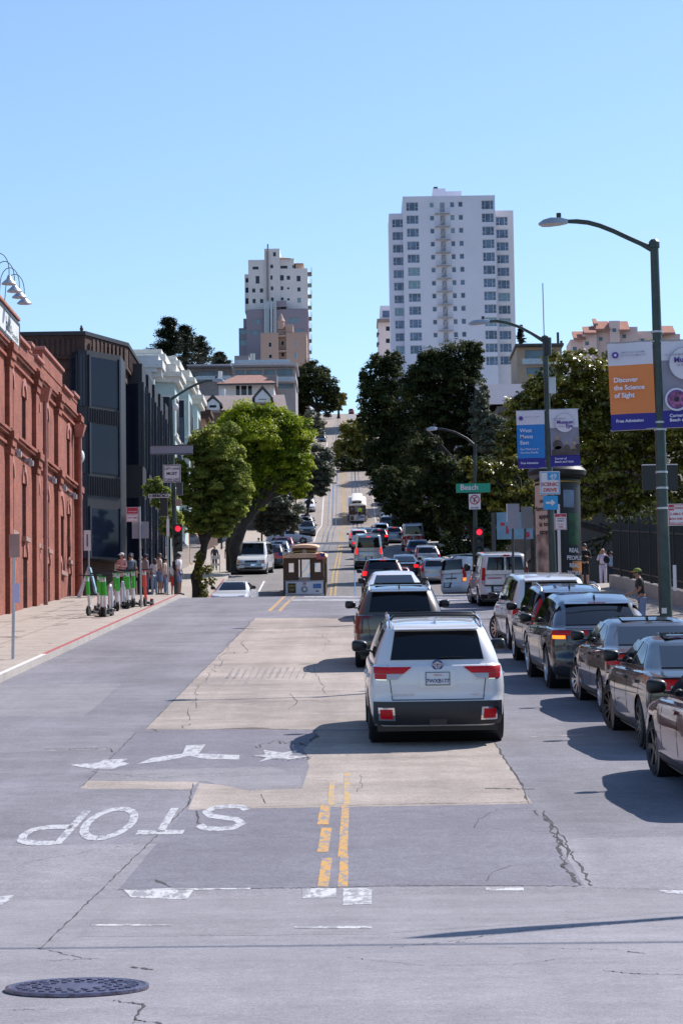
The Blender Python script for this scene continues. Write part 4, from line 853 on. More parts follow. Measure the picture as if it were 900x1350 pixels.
for y in np.arange(YN+4.4, YE, .45): m_.box(xe+.33, xe+.41, y, y+.14, zt-1.25, zt-.35)
m_.build('brick_teeth', dbrick, ob, w=True)
# big corner bay: polygon prism with glass panels
def bay(pts, z0, z1, panels, name='bay_window'):
    """pts open polyline of the outer face (x,y); panels list of (seg, z0, z1, mat)"""
    b_ = MB().prism([(x, y, z0) for x, y in pts], (0, 0, z1-z0)).build(name, blackmetal, ob, w=True)
    for seg, a, b, m in panels:
        p, q_ = Vector((*pts[seg], 0)), Vector((*pts[seg+1], 0)); d = (q_-p).normalized(); n = Vector((d.y, -d.x, 0)); p2, q2 = p+d*.15, q_-d*.15
        MB().prism([(p2.x, p2.y, a), (q2.x, q2.y, a), (q2.x, q2.y, b), (p2.x, p2.y, b)], n*.03).build('pane', m, b_, w=True)
        for v_ in (p2, q2): MB().prism([(v_.x-d.x*.06, v_.y-d.y*.06, a-.1), (v_.x+d.x*.06, v_.y+d.y*.06, a-.1), (v_.x+d.x*.06, v_.y+d.y*.06, b+.1), (v_.x-d.x*.06, v_.y-d.y*.06, b+.1)], n*.09).build('mullion', sheen, b_, w=True)
Z = lambda py, Y=YN: at(120, py, Y).z
ax, bx_, cx_ = at(91, 600, YN-1.2).x, at(115, 600, YN-1.4).x, at(158, 600, YN+.2).x
lv = [(Z(537), Z(474)), (Z(625), Z(563)), (Z(735), Z(672))]
bay([(ax, YN-.2), (ax+.5, YN-1.3), (bx_, YN-1.3), (cx_, YN+.9), (cx_, YN+3.6), (ax, YN+2)], Z(738), Z(466), [(s_, a, b, bglass) for s_ in (1, 2) for a, b in lv]+[(0, *lv[0], bglass), (0, *lv[1], bglass)])
for a, b in ((Z(560), Z(541)), (Z(655), Z(630))):
    m_ = MB()
    for t in np.linspace(.04, .96, 14):
        p = Vector((bx_, YN-1.3, 0)).lerp(Vector((cx_, YN+.9, 0)), t); m_.box(p.x-.03, p.x+.03, p.y-.08, p.y+.02, a, b)
    m_.build('spandrel', blackmetal, ob, w=True)
# sawtooth bays stepping along the street side
cols_ = [(167, 188, 479), (190, 196.5, 494), (198, 204.5, 507), (206, 212, 519), (213, 218.5, 531)]
for k, (p0, p1, pt) in enumerate(cols_):
    xo = -11.25; Yb = atX(p1, 600, xo).y; zt_ = at(p1, pt, Yb).z; ya = Yb-.3 if k else Yb-.2; 
    yn = atX(cols_[k+1][1], 600, xo).y if k < 4 else Yb+4
    zz = [zt_-1.1, zt_-5.5, zt_-7.3, zt_-11.5]
    pts = [(xe-.3, Yb), (xo, Yb), (xo-.0, Yb+(yn-Yb)*.55), (xe-.3, Yb+(yn-Yb)*.8)]
    bay(pts, Hg(Yb)+3.2, zt_, [(s_, zz[1], zz[0], bglass) for s_ in (0, 1)]+[(s_, zz[3], zz[2], bglass) for s_ in (0, 1)])
for x0, x1, Yf in ((-30, -14.2, YN), ): MB().box(x0, x1, YN-.06, YN-.01, Hg(YN)+.3, Hg(YN)+3.5).build('shopfront', bglass, ob, w=True)
MB().box(xe-.1, xe+.05, YN+5, YE-1, Hg(YE)+.2, Hg(YE)+2.6).build('shopfront', bglass, ob, w=True)
bd = thing('pigeon', 'small dark bird perched on the roof edge of the brown brick building', 'bird', at(107.5, 437, YN)); p = at(107.5, 437, YN)
m_ = MB().ball((p.x, p.y, p.z+.14), (.10, .14, .12), 10, 7).ball((p.x, p.y-.08, p.z+.27), (.055, .06, .055), 8, 6); m_.tube([(p.x, p.y+.08, p.z+.12), (p.x, p.y+.3, p.z+.03)], [.05, .02], 6); m_.tube([(p.x, p.y-.12, p.z+.27), (p.x, p.y-.18, p.z+.26)], [.015, .004], 5); m_.tube([(p.x-.03, p.y, p.z), (p.x-.03, p.y, p.z+.08)], .01, 5).tube([(p.x+.03, p.y, p.z), (p.x+.03, p.y, p.z+.08)], .01, 5)
m_.build('bird_body', M('bird_feathers', (.08, .07, .07), .8), bd, w=True, smooth=True)
# ---- Victorian row
def victorian(name, label, Y0, Y1, ztop, wallc, trim, bays, banner=False, n=3):
    h = thing(name, label, 'house', (-14, (Y0+Y1)/2, Hg(Y0))); x0 = -12.0; g = Hg(Y0)-1
    MB().box(-24, x0, Y0+.02, Y1-.02, g, ztop-1.0).build('wall', wallc, h, w=True)
    c = MB().box(-24, x0+.35, Y0, Y1, ztop-1.0, ztop-.75).box(-24, x0+.7, Y0-.1, Y1+.1, ztop-.75, ztop-.3).box(-24, x0+.45, Y0, Y1, ztop-.3, ztop)
    for y in np.arange(Y0+.3, Y1-.2, .9): c.box(x0, x0+.6, y, y+.2, ztop-1.25, ztop-.76)
    c.build('cornice', trim, h, w=True)
    for (ya, yb) in bays:
        xo = x0+1.15; dz = ztop-1.9
        b_ = MB().prism([(x0-.1, ya, Hg(ya)+3.6), (xo, ya+.45, Hg(ya)+3.6), (xo, yb-.45, Hg(ya)+3.6), (x0-.1, yb, Hg(ya)+3.6)], (0, 0, dz-Hg(ya)-3.6)).build('bay_window', wallc, h, w=True)
        MB().prism([(x0-.1, ya-.25, dz), (xo+.3, ya+.25, dz), (xo+.3, yb-.25, dz), (x0-.1, yb+.25, dz)], (0, 0, .35)).prism([(x0-.1, ya-.4, dz+.35), (xo+.45, ya+.12, dz+.35), (xo+.45, yb-.12, dz+.35), (x0-.1, yb+.4, dz+.35)], (0, 0, .3)).prism([(x0-.1, ya-.1, dz+.65), (xo+.1, ya+.3, dz+.65), (xo+.1, yb-.3, dz+.65), (x0-.1, yb+.1, dz+.65)], (0, 0, .5)).build('bay_cornice', trim, b_, w=True)
        for k in range(n):
            za = dz-3.0-k*3.3; zb_ = za+2.1
            if za < Hg(ya)+3.8: break
            for (p, q_) in (((x0, ya+.02), (xo, ya+.45)), ((xo, ya+.5), (xo, yb-.5))):
                P_, Q_ = Vector((*p, 0)), Vector((*q_, 0)); d = (Q_-P_); L_ = d.length; d.normalize(); nn = Vector((d.y, -d.x, 0)); a_ = P_+d*L_*.2; b2 = P_+d*L_*.8
                fr = MB().prism([(a_.x, a_.y, za-.1), (b2.x, b2.y, za-.1), (b2.x, b2.y, zb_+.1), (a_.x, a_.y, zb_+.1)], nn*.05).build('window_frame', trim, b_, w=True)
                MB().prism([(a_.x+d.x*.1, a_.y+d.y*.1, za), (b2.x-d.x*.1, b2.y-d.y*.1, za), (b2.x-d.x*.1, b2.y-d.y*.1, zb_), (a_.x+d.x*.1, a_.y+d.y*.1, zb_)], nn*.07).build('pane', bglass, b_, w=True)
            MB().prism([(x0, ya-.1, za-.45), (xo+.12, ya+.35, za-.45), (xo+.12, yb-.35, za-.45), (x0, yb+.1, za-.45)], (0, 0, .16)).build('sill_band', trim, b_, w=True)
    MB().box(x0-.05, x0+.03, Y0+.6, Y1-.6, Hg(Y0)+.4, Hg(Y0)+3.0).build('shopfront', wdark, h, w=True)
    return h
teal = M('pale_teal_paint', (.42, .52, .52), .7, var=.06); cream = M('cream_trim', (.62, .60, .55), .7, var=.12, scale=5); vwhite = M('victorian_white', (.62, .61, .60), .7, var=.08); peach = M('peach_stucco', (.42, .25, .16), .8)
zz = lambda px, py, Y: at(px, py, Y).z
victorian('white_townhouse', 'white townhouse end wall with a stained cornice right behind the black bay windows', 145.2, 147.3, zz(205, 474, 147), vwhite, vwhite, [])
h2 = victorian('green_townhouse', 'pale teal townhouse with cream cornices and a dark vertical banner', 147.4, 159.6, zz(228, 468, 150), teal, cream, [(148.4, 152.6)])
victorian('teal_townhouse', 'farther pale teal townhouse with stepped bays, nearest the brown shingled roofs', 159.8, 177, zz(250, 478, 163), teal, cream, [(161, 165.5), (170, 174.5)])
victorian('orange_house', 'narrow orange stucco house behind the last teal townhouse', 177.2, 192, zz(276, 520, 180), peach, dbrick, [(179, 183)])
bn = thing('vertical_banner', 'dark blue vertical banner with pale lettering hung on the teal townhouse', 'banner', (-10.9, 158, Hg(158)+6)); a, b, c_, d_ = rectp(235.5, 243, 550, 592, 158); 
MB().box(a, b, 158, 158.05, c_-1.2, d_).build('cloth', M('navy_cloth', (.03, .05, .09), .8), bn, w=True); text('Hotel Lounge', .26, (b-.08, 158-.002, c_-1.0), (0, 0, 1), (-1, 0, 0), white, bn)
# ---- distant houses
def facade(o, name, px0, px1, py0, py1, Y, depth, mat, wins=(), gy=None, frame=None, pane=None, recess=.3, base=None, roofm=None, rot=None):
    x0, x1, z0, z1 = rectp(px0, px1, py0, py1, Y); z0 = base if base is not None else Hg(Y)-3
    m_ = MB(); hs = []
    for q_ in wins:
        a0, a1, b0, b1 = rectp(q_[0], q_[1], q_[2], q_[3], Y); hs.append((a0-x0, a1-x0, b0-z0, b1-z0))
    wall_holes(m_, (x0, Y, z0), (1, 0, 0), (0, 0, 1), x1-x0, z1-z0, hs, recess, (0, 1, 0))
    m_.add([(x1, Y, z0), (x1, Y+depth, z0), (x1, Y+depth, z1), (x1, Y, z1), (x0, Y, z0), (x0, Y+depth, z0), (x0, Y+depth, z1), (x0, Y, z1)], [(0, 1, 2, 3), (7, 6, 5, 4), (4, 0, 3, 7)[::-1] if False else (7, 3, 2, 6), (5, 6, 2, 1)])
    m_.build(name, mat, o, w=True)
    for i, (a, b, c_, d_) in enumerate(hs):
        q_ = wins[i]; gm_ = pane or bglass
        if len(q_) > 4: gm_ = q_[4]
        p_ = MB().box(x0+a, x0+b, Y+recess-.06, Y+recess-.02, z0+c_, z0+d_).build('window', gm_, o, w=True)
        if frame:
            f_ = MB(); t = .09; xa, xb, za, zb_ = x0+a+.003, x0+b-.003, z0+c_+.003, z0+d_-.003; yy = Y+recess-.16
            f_.box(xa, xb, yy, yy+.09, zb_-t, zb_).box(xa, xb, yy, yy+.09, za, za+t).box(xa, xa+t, yy, yy+.09, za+t, zb_-t).box(xb-t, xb, yy, yy+.09, za+t, zb_-t)
            if b-a > 1.6:
                for fr_ in (.28, .72): xm = xa+(xb-xa)*fr_; f_.box(xm-t/2, xm+t/2, yy, yy+.09, za+t, zb_-t)
                zm = za+(zb_-za)*.38; f_.box(xa+t, xa+(xb-xa)*.28-t/2, yy, yy+.08, zm-.04, zm+.04).box(xa+(xb-xa)*.72+t/2, xb-t, yy, yy+.08, zm-.04, zm+.04)
            f_.build('frame', frame, p_, w=True)
    return x0, x1, z0, z1
tw = M('tower_white_paint', (.70, .68, .78), .7, var=.04, scale=.2); twf = M('tower_window_frame', (.55, .56, .62), .6, var=0); tglass = M('tower_glass', (.10, .15, .24), .15, var=.5, scale=.5); tblind = M('tower_blind_glass', (.20, .32, .38), .15, var=.1)
rt = thing('white_tower', 'tall white apartment tower with a central fire escape above the dark trees', 'apartment tower', (at(595, 480, 560).x, 560, Hg(560)))
X_ = lambda v_: 490+v_/4.5
Y_ = lambda v_: 240+v_/4.5
rnd = random.Random(3)
def trow(x0, x1, y0, y1, n, pitch=77.2, dx=2.3):
    out = []
    for k in range(n):
        q_ = (X_(x0+k*dx), X_(x1+k*dx), Y_(y0+k*pitch), Y_(y1+k*pitch)); out.append(q_+((tblind,) if rnd.random() < .14 else ()))
    return out
YT = 545
W1 = trow(203, 274, 118, 170, 12)+trow(650, 720, 106, 160, 13)
W2 = trow(342, 367, 120, 150, 11)+trow(463, 488, 116, 148, 11)+trow(512, 538, 114, 146, 11)
facade(rt, 'wall', X_(200)+.3, X_(722)+.7, Y_(76), 520, YT, 22, tw, W1+W2, frame=twf, pane=tglass)
facade(rt, 'left_wing', X_(118), X_(200)-.1, Y_(184), 520, YT+4, 14, tw, trow(120, 188, 218, 268, 11, 75.2), frame=twf, pane=tglass)
facade(rt, 'right_wing', X_(722)+1.2, X_(838), Y_(166), 520, YT+4, 14, M('tower_side_cream', (.76, .70, .72), .7, var=.04), trow(735, 805, 204, 256, 12, 75.2, 2.4), frame=twf, pane=tglass)
facade(rt, 'roof_house', X_(362), X_(436), Y_(36), Y_(76)+1, YT+6, 6, tw, base=at(570, 262, YT).z); facade(rt, 'roof_house', X_(436)+.3, X_(531), Y_(52), Y_(72)+1, YT+6, 6, tw, base=at(570, 262, YT).z)
MB().box(*rectp(X_(366), X_(390), Y_(24), Y_(34), YT+6)[:2], YT+6, YT+8, *rectp(X_(366), X_(390), Y_(26), Y_(36), YT+6)[2:]).build('roof_vent', dsteel, rt, w=True)
fe = M('fire_escape_paint', (.48, .46, .48), .6); escp = M('recess_grey', (.30, .30, .36), .7)
for k in range(11):
    xa, xb = X_(374+k*2.3), X_(462+k*2.3); yb = Y_(182+k*77.2)
    a = at(xa, yb, YT-1); b = at(xb, yb, YT-1)
    dr = rectp(X_(404+k*2.3), X_(430+k*2.3), Y_(120+k*77.2), Y_(178+k*77.2), YT-.02)
    MB().box(dr[0], dr[1], YT-.05, YT-.01, dr[2], dr[3]).build('fire_door', escp, rt, w=True)
    f_ = MB().box(a.x, b.x, YT-1.2, YT-.05, a.z-.12, a.z+.04)
    for xx in (a.x, b.x, (a.x+b.x)/2): f_.box(xx-.03, xx+.03, YT-1.2, YT-1.14, a.z+.04, a.z+1.0)
    f_.box(a.x, b.x, YT-1.2, YT-1.15, a.z+.95, a.z+1.0)
    if k: f_.tube([(a.x+.9, YT-.7, a.z), (b.x-.9, YT-.7, a.z+2.85)], .12, 5); f_.tube([(a.x+2.6, YT-.9, a.z+.1), (b.x-2.4, YT-.9, a.z+2.8)], .05, 5)
    f_.build('fire_escape', fe, rt, w=True)
st = thing('cream_tower', 'slim cream apartment block with a dark cornice peeking out left of the white tower', 'apartment block', (at(510, 470, 600).x, 600, Hg(600)))
crm = M('cream_pink_stucco', (.70, .60, .58), .8, var=.05)
facade(st, 'wall', 499.5, 519, 424, 520, 590, 14, crm, [(508.5, 513.5, 430+k*16, 436+k*16) for k in range(4)], pane=wdark); facade(st, 'upper_wall', 501, 519, 402.5, 419.5, 590, 12, tw, [(504, 516, 409, 418.5)], pane=tglass, base=at(510, 420, 590).z)
MB().box(rectp(496.7, 519, 420, 424, 589)[0], rectp(496.7, 519, 420, 424, 589)[1], 588.5, 600, *rectp(496.7, 519, 420, 424, 589)[2:]).build('cornice', M('brown_cornice', (.25, .2, .18), .8), st, w=True)
for k in range(4): a, b, c_, d_ = rectp(498, 499.5, 438+k*13, 442+k*13, 590); MB().box(a-.3, b, 590, 593, c_, d_).build('balcony', dsteel, st, w=True)
# left tower cluster
X_ = lambda v_: 300+v_/6.923
Y_ = lambda v_: 310+v_/6.923
lt = thing('stepped_tower', 'cream stepped apartment tower with grey lower floors and green rear balconies', 'apartment tower', (at(365, 475, 640).x, 640, Hg(640)))
tcream = M('tower_cream', (.74, .68, .66), .8, var=.05, scale=.3); tgrey = M('tower_grey', (.28, .25, .30), .8, var=.05); torange = M('tower_terracotta', (.44, .30, .24), .8, var=.05)
Wn = lambda L_: [(X_(a), X_(b), Y_(c_), Y_(d_)) for a, b, c_, d_ in L_]
YL = 640
bz = at(350, Y_(675), YL).z
facade(lt, 'upper_wall', X_(192), X_(340), Y_(222), Y_(675), YL, 18, tcream, Wn([(228, 282, 284, 312), (256, 290, 370, 440), (224, 253, 485, 522), (294, 324, 484, 522), (228, 256, 580, 620), (296, 325, 580, 618)]), base=bz, pane=wdark)
facade(lt, 'upper_wall', X_(340)+.02, X_(474), Y_(120), Y_(660), YL-.5, 14, tcream, Wn([(415, 440, 152, 192), (390, 415, 266, 300), (390, 410, 366, 404), (394, 416, 466, 502), (396, 420, 568, 605)]), base=bz, pane=wdark)
facade(lt, 'upper_wall', X_(474)+.02, X_(728), Y_(300), Y_(663), YL, 16, tcream, Wn([(478, 512, 362, 412), (540, 570, 368, 405), (630, 664, 368, 420), (484, 508, 464, 500), (543, 563, 474, 492), (636, 664, 474, 512), (486, 510, 566, 594), (544, 566, 574, 594)])+[(X_(636), X_(668), Y_(570), Y_(614), tblind)], base=bz, pane=wdark)
facade(lt, 'upper_wall', X_(474)+.02, X_(606), Y_(210), Y_(302), YL+.5, 12, tcream, Wn([(482, 545, 276, 308), (592, 606, 270, 300)]), base=at(350, Y_(303), YL).z, pane=wdark)
a, b, c_, d_ = rectp(X_(470), X_(690), Y_(205), Y_(248), YL); peachw = M('tower_peach', (.6, .42, .33), .8)
MB().prism([(a, YL-.4, d_-3.0 if False else at(370, Y_(210), YL).z), (at(X_(576), 340, YL).x, YL-.4, at(370, Y_(212), YL).z), (at(X_(480), 340, YL).x, YL+3, at(370, Y_(178), YL).z)], (0, 8, 0)).build('roof', M('tile_brown', (.3, .2, .18), .8), lt, w=True)
facade(lt, 'penthouse', X_(620), X_(685), Y_(255), Y_(300), YL+2, 8, peachw, base=at(350, Y_(303), YL).z); a, b, c_, d_ = rectp(X_(605), X_(692), Y_(240), Y_(256), YL+1); MB().box(a, b, YL+1, YL+11, c_, d_-.4).build('roof', M('tile_brown', (.3, .2, .18), .8), lt, w=True)
facade(lt, 'side_bay', X_(158), X_(192)-.02, Y_(355), Y_(680), YL+3, 12, tcream, Wn([(164, 190, 390, 430), (164, 190, 476, 524), (164, 190, 574, 626)]), base=bz, pane=bglass)
facade(lt, 'lower_wall', X_(178), X_(735), Y_(672), 520, YL-3, 22, tgrey, Wn([(226, 242, 764, 806), (258, 292, 762, 808), (306, 320, 762, 806), (204, 220, 866, 908), (232, 270, 864, 908), (282, 298, 866, 908), (556, 582, 752, 802), (588, 622, 752, 802), (632, 660, 748, 802), (600, 622, 852, 880), (632, 668, 852, 880), (680, 698, 852, 880)]), pane=tblind)
facade(lt, 'lower_wall', X_(440), X_(534), Y_(597), Y_(672), YL-3.2, 3, tgrey, base=at(350, Y_(673), YL).z)
facade(lt, 'lower_bay', X_(104), X_(186), Y_(846), Y_(1056), YL-1, 12, tgrey, Wn([(110, 174, 856, 900), (110, 176, 950, 1004)]), pane=tblind); facade(lt, 'lower_bay', X_(144), X_(182), Y_(760), Y_(845), YL-1, 12, tgrey, base=at(330, Y_(846), YL).z)
for xx in (366, 358): 
    a = at(X_(xx), Y_(80), YL-1); b = at(X_(xx+4), Y_(600), YL-1); MB().tube([(a.x, YL-1, a.z if xx == 366 else a.z-2), (b.x, YL-1, b.z)], .22, 6).build('flue', M('flue_brown', (.3, .26, .26), .7), lt, w=True)
for k, xx in enumerate((340, 355, 372, 400, 425, 440)):
    a = at(X_(xx), Y_(600), YL-3.6); b = at(X_(xx), Y_(890), YL-3.6); MB().tube([(a.x, YL-3.8, a.z), (b.x, YL-3.8, b.z)], .3 if xx == 400 else .2, 6).build('duct', steel, lt, w=True)
gr_ = M('balcony_green', (.12, .28, .27), .6)
for k in range(8):
    a, b, c_, d_ = rectp(X_(740), X_(766), Y_(330+k*102), Y_(350+k*102), YL+2); MB().box(a-.5, b, YL+1, YL+6, c_, c_+.25).box(b-.1, b, YL+1, YL+6, c_+.25, d_+1).build('balcony', gr_ if k % 2 else dsteel, lt, w=True)
tb = thing('terracotta_block', 'orange brown apartment block standing in front of the grey stepped tower', 'apartment block', (at(375, 480, 620).x, 620, Hg(620)))
facade(tb, 'wall', X_(306), X_(464), Y_(888), 520, 620, 12, torange, Wn([(372, 402, 974, 1020), (374, 406, 1084, 1124)]), frame=cream, pane=bglass); facade(tb, 'wall', X_(540), X_(720), Y_(884), 520, 620, 12, torange, Wn([(608, 626, 960, 1016), (608, 634, 1066, 1126)]), frame=cream, pane=tblind)
facade(tb, 'recess_wall', X_(464)+.02, X_(540)-.02, Y_(886), 520, 622, 8, torange, Wn([(486, 516, 962, 1004), (486, 520, 1068, 1108)]), frame=cream, pane=bglass)
facade(tb, 'roof_house', X_(466), X_(528), Y_(824), Y_(888), 622, 6, torange, base=at(360, Y_(890), 622).z); facade(tb, 'roof_house', X_(530), X_(596), Y_(812), Y_(886), 621, 6, torange, base=at(360, Y_(890), 622).z)
for yb in (910, 1048): a, b, c_, d_ = rectp(X_(464), X_(540), Y_(yb), Y_(yb+14), 620); MB().box(a, b, 620.2, 622, c_, c_+.4).build('balcony', torange, tb, w=True)
p = at(X_(487), Y_(790), 622); MB().lathe([(.9, -2), (.9, 0), (1.1, .1), (.7, .8), (.25, 2.0), (.0001, 2.2)], 12, (p.x, p.y, p.z)).build('chimney_pot', torange, tb, w=True)
# terrace building, white house, shingled house
tr = thing('terrace_block', 'long low apartment block with glass balustrades and a roof terrace behind the tiled house', 'apartment block', (at(320, 500, 430).x, 430, Hg(430)))
slab = M('terrace_slab', (.36, .36, .40), .7); tan = M('terrace_tan', (.27, .25, .26), .8); tg = M('terrace_glass', (.10, .16, .22), .08, var=.3, scale=.5); rail_ = M('balustrade_glass', (.35, .42, .48), .2)
facade(tr, 'wall', 250, 306, 485, 545, 432, 20, tan, [(254, 262, 490, 500), (265, 284, 489, 501), (286, 298, 490, 501)], pane=tg); facade(tr, 'wall', 306.3, 389, 484, 545, 430, 20, tan, [(310, 322, 488, 494), (325, 345, 488, 494), (348, 362, 487, 494), (365, 385, 486, 495), (365, 387, 504, 512)], pane=tg)
for a_ in ((247, 305, 481.5, 484.5, 431), (306.3, 392, 479.5, 483.5, 429), (366, 391, 502, 504.5, 429)): a, b, c_, d_ = rectp(*a_); MB().box(a, b, a_[4]-2, a_[4]+14, c_, d_).build('roof_slab', slab, tr, w=True)
for a_ in ((258, 305, 495, 500.5, 429), (310, 382, 473.5, 479.3, 429), (366, 388, 496.5, 502, 427.5)): a, b, c_, d_ = rectp(*a_); MB().box(a, b, a_[4]-.1, a_[4]-.05, c_, d_).build('balustrade', rail_, tr, w=True)
facade(tr, 'roof_house', 309, 328, 468.5, 480, 432, 6, tan, base=at(320, 481, 432).z)
for px in (331, 334.5): a = at(px, 466, 431); b = at(px, 479, 431); MB().tube([(a.x, 431, b.z), (a.x, 431, a.z)], .22, 6).build('chimney', cream, tr, w=True)
a, b, c_, d_ = rectp(288, 293, 490, 500, 428); MB().box(a, b, 427, 428, c_, d_).build('chimney', white, tr, w=True)
wh = thing('tiled_roof_house', 'white house with a red brown tiled hip roof above the shingled gables', 'house', (at(325, 520, 340).x, 345, Hg(340))); tile = M('red_roof_tiles', (.26, .13, .10), .85, var=.3, scale=3); whs = M('house_white', (.66, .66, .68), .7, var=.04)
facade(wh, 'wall', 288.5, 361, 504, 545, 340, 14, whs, [(311, 316, 508, 521), (318, 325, 508, 521), (327, 332, 508, 521), (345, 350, 513, 517)], frame=wdark, pane=wdark)
a, b, c_, d_ = rectp(285, 364, 494.5, 505.5, 338); m_ = MB(); d_ = at(325, 494.5, 347).z; m_.add([(a, 338, c_), (b, 338, c_), (b, 356, c_), (a, 356, c_), (a+2.5, 347, d_), (b-2.5, 347, d_)], [(0, 1, 5, 4), (1, 2, 5), (2, 3, 4, 5), (3, 0, 4), (3, 2, 1, 0)]); m_.build('roof', tile, wh, w=True)
m_ = MB().box(a, b, 337.9, 338.1, c_-.25, c_-.02); m_.build('gutter', dsteel, wh, w=True)
facade(wh, 'chimney', 354, 365, 493.5, 507, 341, 3, tan, base=at(355, 508, 341).z); facade(wh, 'chimney', 293, 296.5, 512, 530, 336, 1.5, whs, base=at(295, 540, 336).z)
th = thing('shingled_house', 'brown shingle roofed house with arched dormer and dark trimmed gable above the round tree', 'house', (at(320, 540, 300).x, 305, Hg(300))); shin = M('brown_shingles', (.24, .19, .18), .9, var=.25, scale=4)
facade(th, 'wall', 262, 376, 541, 570, 300, 12, M('house_brown_wall', (.2, .15, .12), .8)); a, b, c_, d_ = rectp(259, 378, 520.5, 541, 298)
d_ = at(320, 521, 305).z; MB().add([(a, 298, c_), (b, 298, c_), (b, 312, c_), (a, 312, c_), (a+.5, 305, d_), (b-.5, 305, d_)], [(0, 1, 5, 4), (1, 2, 5), (2, 3, 4, 5), (3, 0, 4), (3, 2, 1, 0)]).build('roof', shin, th, w=True)
def dormer(px0, px1, pyt, pye, pyb, Y, nm):
    a, b, c_, d_ = rectp(px0, px1, pyt, pyb, Y); e = at(px0, pye, Y).z; m = (a+b)/2
    dd = MB().prism([(a, Y, c_), (b, Y, c_), (b, Y, e), (m, Y, d_), (a, Y, e)], (0, 6, 0)).build(nm, whs, th, w=True)
    MB().prism([(a-.35, Y-.15, e-.35), (m, Y-.15, d_+.15), (b+.35, Y-.15, e-.35), (b+.35, Y-.15, e-.05), (m, Y-.15, d_+.5), (a-.35, Y-.15, e-.05)], (0, 6.5, 0)).build('dormer_roof', dsteel, dd, w=True)
    MB().box(m-(b-a)*.26, m+(b-a)*.26, Y-.05, Y-.01, c_+.3, e-.2).build('pane', bglass, dd, w=True)
dormer(272, 289, 525, 532, 540.5, 297, 'dormer'); dormer(336, 356, 513, 524, 530, 297, 'gable')
# ---- right hand background
sr = thing('slate_roof_building', 'large slate roofed building with stone gable behind the dark trees on the right', 'building', (at(665, 560, 200).x, 210, Hg(200)))
slt = M('slate_roof', (.07, .075, .11), .6, var=.15); a, b, c_, d_ = rectp(640, 745, 505, 533, 205); d_ = at(680, 506, 225).z
MB().add([(a, 205, c_), (b, 205, c_), (b, 225, d_), (a, 225, d_), (b, 245, c_), (a, 245, c_)], [(0, 1, 2, 3), (3, 2, 4, 5), (1, 4, 2), (0, 3, 5)]).build('roof', slt, sr, w=True); MB().box(a+1, b-1, 206, 244, Hg(200)-2, c_-.02).build('wall', M('stone_brown', (.15, .11, .09), .85), sr, w=True)
a, b, c_, d_ = rectp(664, 700, 509, 560, 198); MB().box(a, b, 198, 205, Hg(198)-2, d_-2.2).build('stone_gable', M('stone_brown', (.15, .11, .09), .85), sr, w=True); MB().box(a-.5, b+.5, 197.5, 205.5, d_-2.2, d_-1.7).prism([(a-.3, 197.6, d_-1.7), (b+.3, 197.6, d_-1.7), ((a+b)/2+1, 197.6, d_)], (0, 8, 0)).build('cornice', M('stone_dark', (.12, .10, .09), .85), sr, w=True)
bh = thing('beige_house', 'beige flat roofed house with a glass balcony right of the white tower', 'house', (at(708, 500, 420).x, 420, Hg(420)))
facade(bh, 'wall', 682, 740, 455, 520, 420, 16, M('beige_stucco', (.36, .28, .22), .8, var=.06), [(692, 732, 461, 479), (694, 732, 484, 494)], pane=tg); a, b, c_, d_ = rectp(679, 743, 452, 455.5, 418); MB().box(a, b, 418, 436, c_, d_).build('roof_slab', dsteel, bh, w=True); a, b, c_, d_ = rectp(688, 735, 472, 480, 418); MB().box(a, b, 417.9, 418, c_, d_).build('balustrade', rail_, bh, w=True)
for px in (735, 739.5): a = at(px, 438 if px < 737 else 449, 420); b = at(px, 455, 420); MB().tube([(a.x, 420, b.z), (a.x, 420, a.z)], .25, 6).build('flue', dsteel, bh, w=True)
ph = thing('pink_mansion', 'pale pink terraced apartment mansion with red tiled roofs on the right skyline', 'apartment block', (at(825, 440, 620).x, 620, Hg(620)))
pk = M('pale_pink_stucco', (.68, .52, .50), .8, var=.05); redtile = M('red_tiles', (.36, .16, .11), .85, var=.2)
for a_ in ((752, 778, 447, 470, 618), (768, 786, 440, 470, 617), (779, 788, 429, 447, 620), (786, 804, 434, 470, 619), (804, 816.5, 422.5, 470, 618), (817, 840, 430.5, 470, 620), (841, 872, 436, 470, 622), (872.5, 896, 440, 470, 624)):
    facade(ph, 'wall', a_[0], a_[1], a_[2], a_[3], a_[4], 12, pk, [(a_[0]+3, a_[0]+8, a_[2]+10, a_[2]+15)] if a_[1]-a_[0] > 10 else [], pane=tg)
for a_ in ((756, 772, 443.5, 448, 616), (770, 786, 437, 441, 615), (784, 804, 430, 436, 617), (816.5, 830, 430, 437, 617), (872, 890, 436, 441, 622), (783, 788, 426.5, 429, 618)):
    a, b, c_, d_ = rectp(*a_); MB().prism([(a, a_[4], c_), (b, a_[4], c_), (b, a_[4]+5, d_+1.6), (a, a_[4]+5, d_+1.6)], (0, .3, .6)).build('roof', redtile, ph, w=True)
gw = thing('park_hall', 'low pale building with dark cornice seen beneath the magnolia branches', 'building', (at(840, 690, 150).x, 155, Hg(150))); a, b, c_, d_ = rectp(745, 960, 655, 780, 150)
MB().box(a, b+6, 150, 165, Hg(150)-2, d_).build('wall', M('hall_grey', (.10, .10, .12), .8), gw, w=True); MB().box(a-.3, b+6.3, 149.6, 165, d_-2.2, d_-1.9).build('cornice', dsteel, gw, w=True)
for px in (762, 786, 815, 846): q_ = rectp(px, px+14, 708, 740, 150); MB().box(q_[0], q_[1], 149.9, 149.98, q_[2], q_[3]).build('window', wdark, gw, w=True)
hl = thing('corner_shop', 'dark shopfront building behind the trees on the right of the uphill street', 'shop building', (14, 160, Hg(150)))
